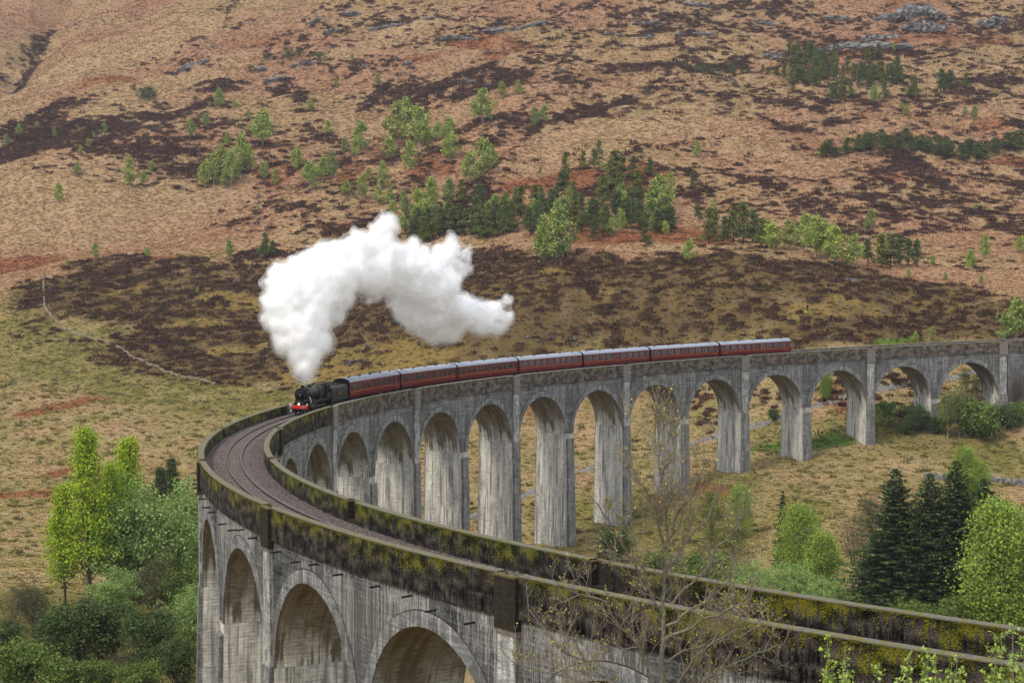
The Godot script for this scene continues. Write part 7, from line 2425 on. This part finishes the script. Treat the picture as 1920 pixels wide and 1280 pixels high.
func spruce(h: float, wide: float, ragged: float) -> Node3D:
	var t := Node3D.new()
	var wood := Bag.new()
	var crown := Bag.new()
	wood.tube([Vector3(0, -0.4, 0), Vector3(0, h * 0.5, 0), Vector3(0, h, 0)], [h * 0.014, h * 0.008, 0.01], 7)
	var y := h * 0.06
	while y < h * 0.985:
		var f := y / h
		var n := 9 if f < 0.9 else 5
		var turn := rng.randf() * TAU
		for k in n:
			if rng.randf() < ragged: continue
			var a := turn + TAU * k / n + rng.randf_range(-0.3, 0.3)
			var reach := h * wide * pow(1.0 - f, 0.85) * rng.randf_range(0.45, 1.2) + 0.12
			var d := Vector3(cos(a), 0, sin(a))
			var p := Vector3(0, y, 0)
			var q1 := p + d * reach * 0.6 + Vector3(0, reach * (-0.22 + 0.3 * f), 0)
			var q2 := p + d * reach + Vector3(0, reach * (-0.26 + 0.5 * f), 0)
			wood.tube([p, q1, q2], [0.03, 0.018, 0.005], 3, false)
			var side := Vector3(-d.z, 0, d.x)
			var m := int(8 + reach * 12.0)
			for e in m:
				var u := rng.randf_range(0.12, 1.0)
				var c := p.lerp(q1, u / 0.6) if u < 0.6 else q1.lerp(q2, (u - 0.6) / 0.4)
				var s := side * rng.randf_range(-1, 1) * reach * 0.24 * (1.15 - u)
				var tip := c + s * 2.0 + d * rng.randf_range(0.1, 0.3) - Vector3(0, rng.randf_range(0.05, 0.38), 0)
				var w := side.rotated(Vector3.UP, rng.randf() * 2.0) * rng.randf_range(0.08, 0.18)
				var fresh := u > 0.8 and rng.randf() < 0.5
				shade_leaf(crown, Color(0.075, 0.115, 0.030) if fresh else Color(0.033, 0.050, 0.021), 0.35)
				crown.tri(c + s - w, c + s + w, tip)
				crown.tri(c - w, c + w + Vector3(0, 0.04, 0), c + s * 1.4 - Vector3(0, 0.15, 0))
		y += maxf(h * 0.019, 0.22) * rng.randf_range(0.8, 1.2)
	put("trunk", wood.mesh(), M.pine_bark, t)
	put("crown", crown.mesh(), M.leaf, t)
	return t

func build_near_trees():
	var H_ := {
		"aspen": {"first": 0.18, "wide": 0.20, "limbs": 72, "rise": 1.1, "leaves": 20, "leaf": 0.30, "clump": 0.55, "twigs": 9, "girth": 0.012, "shape": "column", "tones": [Color(0.28, 0.38, 0.030), Color(0.24, 0.36, 0.030), Color(0.31, 0.38, 0.035)], "bark": M.grey_bark},
		"willow": {"first": 0.06, "wide": 0.70, "limbs": 60, "rise": 0.75, "leaves": 26, "leaf": 0.32, "clump": 0.55, "twigs": 10, "girth": 0.02, "stems": 3, "tilt": 0.25, "shape": "dome", "tones": [Color(0.21, 0.31, 0.095), Color(0.255, 0.355, 0.125), Color(0.16, 0.245, 0.065)], "bark": M.pine_bark},
		"bush": {"first": 0.06, "wide": 0.75, "limbs": 44, "rise": 0.9, "leaves": 24, "leaf": 0.25, "clump": 0.40, "twigs": 8, "girth": 0.015, "stems": 4, "tilt": 0.35, "shape": "dome", "tones": [Color(0.105, 0.155, 0.036), Color(0.13, 0.175, 0.042), Color(0.08, 0.125, 0.03)], "bark": M.pine_bark},
		"darkbush": {"first": 0.06, "wide": 0.75, "limbs": 44, "rise": 0.8, "leaves": 24, "leaf": 0.25, "clump": 0.42, "twigs": 8, "girth": 0.015, "stems": 4, "tilt": 0.35, "shape": "dome", "tones": [Color(0.060, 0.105, 0.030), Color(0.085, 0.105, 0.035), Color(0.05, 0.08, 0.03)], "bark": M.pine_bark},
		"olive": {"first": 0.12, "wide": 0.38, "limbs": 40, "rise": 0.8, "leaves": 16, "leaf": 0.20, "clump": 0.42, "twigs": 8, "girth": 0.016, "shape": "oval", "tones": [Color(0.125, 0.145, 0.035), Color(0.16, 0.165, 0.035), Color(0.10, 0.125, 0.035)], "bark": M.grey_bark},
		"birch": {"first": 0.10, "wide": 0.31, "limbs": 60, "rise": 0.9, "leaves": 34, "leaf": 0.185, "clump": 0.46, "twigs": 11, "girth": 0.010, "shape": "oval", "droop": 0.35, "hang": 0.7, "tones": [Color(0.20, 0.285, 0.045), Color(0.165, 0.245, 0.04), Color(0.23, 0.30, 0.05)], "bark": M.pale_bark},
		"archbirch": {"first": 0.28, "wide": 0.30, "limbs": 36, "rise": 0.8, "leaves": 13, "leaf": 0.22, "clump": 0.5, "twigs": 8, "girth": 0.013, "stems": 2, "tilt": 0.06, "shape": "oval", "droop": 0.2, "tones": [Color(0.14, 0.17, 0.045), Color(0.115, 0.15, 0.04), Color(0.155, 0.175, 0.05)], "bark": M.pale_bark},
		"twiggy": {"first": 0.05, "wide": 0.45, "limbs": 54, "rise": 1.3, "leaves": 2, "leaf": 0.14, "clump": 0.4, "twigs": 22, "girth": 0.010, "stems": 4, "tilt": 0.3, "shape": "dome", "tones": [Color(0.12, 0.085, 0.045), Color(0.10, 0.09, 0.04)], "bark": M.grey_bark},
		"deadtree": {"first": 0.3, "wide": 0.25, "limbs": 12, "rise": 0.5, "leaves": 0, "leaf": 0.1, "clump": 0.1, "twigs": 5, "girth": 0.02, "shape": "oval", "tones": [Color(0.1, 0.1, 0.04)], "bark": M.pale_bark},
		"scotspine": {"first": 0.2, "wide": 0.22, "limbs": 44, "rise": 0.35, "leaves": 22, "leaf": 0.24, "clump": 0.36, "twigs": 6, "flat": 0.5, "girth": 0.014, "shape": "cone", "tones": [Color(0.055, 0.085, 0.028), Color(0.07, 0.095, 0.03)], "bark": M.pine_bark},
	}
	var plain_name := {"aspen": "aspen_tree", "willow": "willow_tree", "bush": "green_bush", "darkbush": "dark_bush", "olive": "leafy_tree", "birch": "near_birch", "archbirch": "near_birch", "twiggy": "bare_shrub", "deadtree": "dead_tree", "scotspine": "young_pine", "spruce": "spruce_tree", "thinspruce": "spruce_tree"}
	var cat := {"aspen": "tree", "willow": "tree", "bush": "bush", "darkbush": "bush", "olive": "tree", "birch": "birch", "archbirch": "birch", "twiggy": "shrub", "deadtree": "dead tree", "scotspine": "pine", "spruce": "spruce", "thinspruce": "spruce"}
	var made := {}
	for r in NEAR_TREES:
		var kind: String = r[0]
		var h: float = r[3]
		var key := kind
		var have: Array = made.get(key, [])
		var o: Node3D
		var most := 4 if kind == "spruce" else (2 if kind != "thinspruce" else 1)
		if have.size() < most:
			var p: Node3D
			if kind == "spruce": p = spruce(20.0, rng.randf_range(0.38, 0.48), 0.05)
			elif kind == "thinspruce": p = spruce(15.0, 0.15, 0.5)
			else: p = near_tree(h, H_[kind])
			p.set_meta("made_high", 20.0 if kind == "spruce" else (15.0 if kind == "thinspruce" else h))
			have.append(p)
			made[key] = have
			o = p
		else:
			o = have[rng.randi() % have.size()].duplicate()
		var k: float = h / float(o.get_meta("made_high"))
		o.name = numbered(plain_name[kind])
		add_child(o)
		o.position = on_ground(r[1], r[2], 0.1)
		o.basis = Basis(Vector3.UP, rng.randf() * TAU).scaled(Vector3.ONE * k)
		tag(o, r[4], cat[kind], "", "")
	foreground_birch()
	saplings()

# the leafless birch right in front, limb by limb
func foreground_birch():
	var t := thing("foreground_birch", "leafless grey lichened birch with few young leaves in front of the parapet", "birch")
	var trunk: Bag = Bag.new()
	var twigs := Bag.new()
	var leaves := Bag.new()
	for i in BIRCH_LIMBS.size():
		var l: Array = BIRCH_LIMBS[i]
		var pts := []
		for q in range(0, l.size(), 3): pts.append(Vector3(l[q], l[q + 1], l[q + 2]))
		var c := Curve3D.new()
		for k in pts.size():
			var tan: Vector3 = (pts[mini(k + 1, pts.size() - 1)] - pts[maxi(k - 1, 0)]) / 6.0
			c.add_point(pts[k], -tan, tan)
		var L := c.get_baked_length()
		var n := maxi(int(L / 0.28), 4)
		var line := []
		var rad := []
		var r0 := 0.12 if i == 0 else rng.randf_range(0.035, 0.055)
		if i == 0:
			line.append(on_ground(4.3, -45.0, 0.3)); rad.append(0.16)
		for k in n + 1:
			var f := float(k) / n
			line.append(c.sample_baked(L * f) + Vector3(rng.randf_range(-1, 1), rng.randf_range(-1, 1), rng.randf_range(-1, 1)) * 0.045)
			rad.append(lerpf(r0, 0.014, pow(f, 0.75 if i == 0 else 1.0)))
		var b := Bag.new()
		b.tube(line, rad, 7)
		put("trunk" if i == 0 else "limb", b.mesh(), M.lichen, t)
		var count := int(L * (4.0 if i > 0 else 3.2))
		for k in count:
			var f := rng.randf_range(0.12 if i > 0 else 0.42, 1.0)
			var p := c.sample_baked(L * f)
			var d := (c.sample_baked(minf(L * f + 0.1, L)) - c.sample_baked(maxf(L * f - 0.1, 0.0))).normalized()
			branchlet(twigs, leaves, p, d, rng.randf_range(0.5, 1.25) * (1.15 - 0.45 * f), 0.015, 2)
		branchlet(twigs, leaves, pts[-1], (pts[-1] - pts[-2]).normalized(), 0.5, 0.012, 1)
	put("twigs", twigs.mesh(), M.twig, t, "stuff")
	put("leaves", leaves.mesh(), M.leaf, t, "stuff")

func branchlet(wood: Bag, leaves: Bag, p: Vector3, along: Vector3, length: float, r: float, depth: int) -> void:
	var side := Vector3(rng.randfn(), rng.randfn() + 0.35, rng.randfn()).normalized()
	var d := (along * 0.75 + side * 0.75 + Vector3(0, 0.25, 0)).normalized()
	var q := p
	var pts := [p]
	var rad := [r]
	var n := 4
	for k in n:
		d = (d + Vector3(rng.randfn(), rng.randfn() + 0.2, rng.randfn()) * 0.17).normalized()
		q += d * length / n
		pts.append(q)
		rad.append(lerpf(r, 0.0055, (k + 1.0) / n))
		if depth > 0 and k > 0:
			for e in (2 if rng.randf() < 0.8 else 1): branchlet(wood, leaves, q, d, length * rng.randf_range(0.35, 0.6), r * 0.5, depth - 1)
	wood.tube(pts, rad, 3, false)
	if depth <= 1:
		for k in 2:
			if rng.randf() < 0.20:
				shade_leaf(leaves, Color(0.30, 0.30, 0.06), 0.3)
				var at: Vector3 = pts[rng.randi_range(2, n)]
				leaf_tri(leaves, at, rng.randf_range(0.035, 0.075))
				leaf_tri(leaves, at, rng.randf_range(0.03, 0.06))

func saplings():
	for s in SAPLINGS:
		var top := Vector3(s[0], s[1], s[2])
		var foot := on_ground(top.x, top.z, 0.1)
		var t := thing("sapling", s[3], "sapling", foot)
		var h := top.y - foot.y
		var wood := Bag.new()
		var leaves := Bag.new()
		var tone := Color(0.24, 0.33, 0.10).lerp(Color(0.24, 0.33, 0.05), rng.randf())
		for st in 9:
			var a := rng.randf() * TAU
			var hh := h * (1.0 if st == 0 else rng.randf_range(0.75, 0.98))
			var out := rng.randf_range(0.1, 0.62) if st > 0 else 0.05
			var pts := []
			var rad := []
			for k in 9:
				var f := k / 8.0
				pts.append(Vector3(cos(a) * out * f * 1.1, hh * f, sin(a) * out * f * 1.1) + Vector3(rng.randfn(), 0, rng.randfn()) * 0.03)
				rad.append(lerpf(0.035, 0.006, f))
			wood.tube(pts, rad, 5)
			for k in 34:
				var f := lerpf(0.62, 1.0, rng.randf())
				var g := f * 8.0
				var p: Vector3 = pts[int(g)].lerp(pts[mini(int(g) + 1, 8)], g - int(g))
				var b := rng.randf() * TAU
				var e := p + Vector3(cos(b), rng.randf_range(0.3, 1.0), sin(b)) * rng.randf_range(0.08, 0.36) * (1.15 - f * 0.6)
				wood.tube([p, e], [0.006, 0.003], 3, false)
				for m in 7:
					shade_leaf(leaves, tone, 0.3)
					var c := p.lerp(e, rng.randf_range(0.4, 1.05)) + Vector3(rng.randfn(), rng.randfn(), rng.randfn()) * 0.035
					leaf_tri(leaves, c, rng.randf_range(0.045, 0.095))
		put("stems", wood.mesh(), M.twig, t)
		put("crown", leaves.mesh(), M.leaf, t)
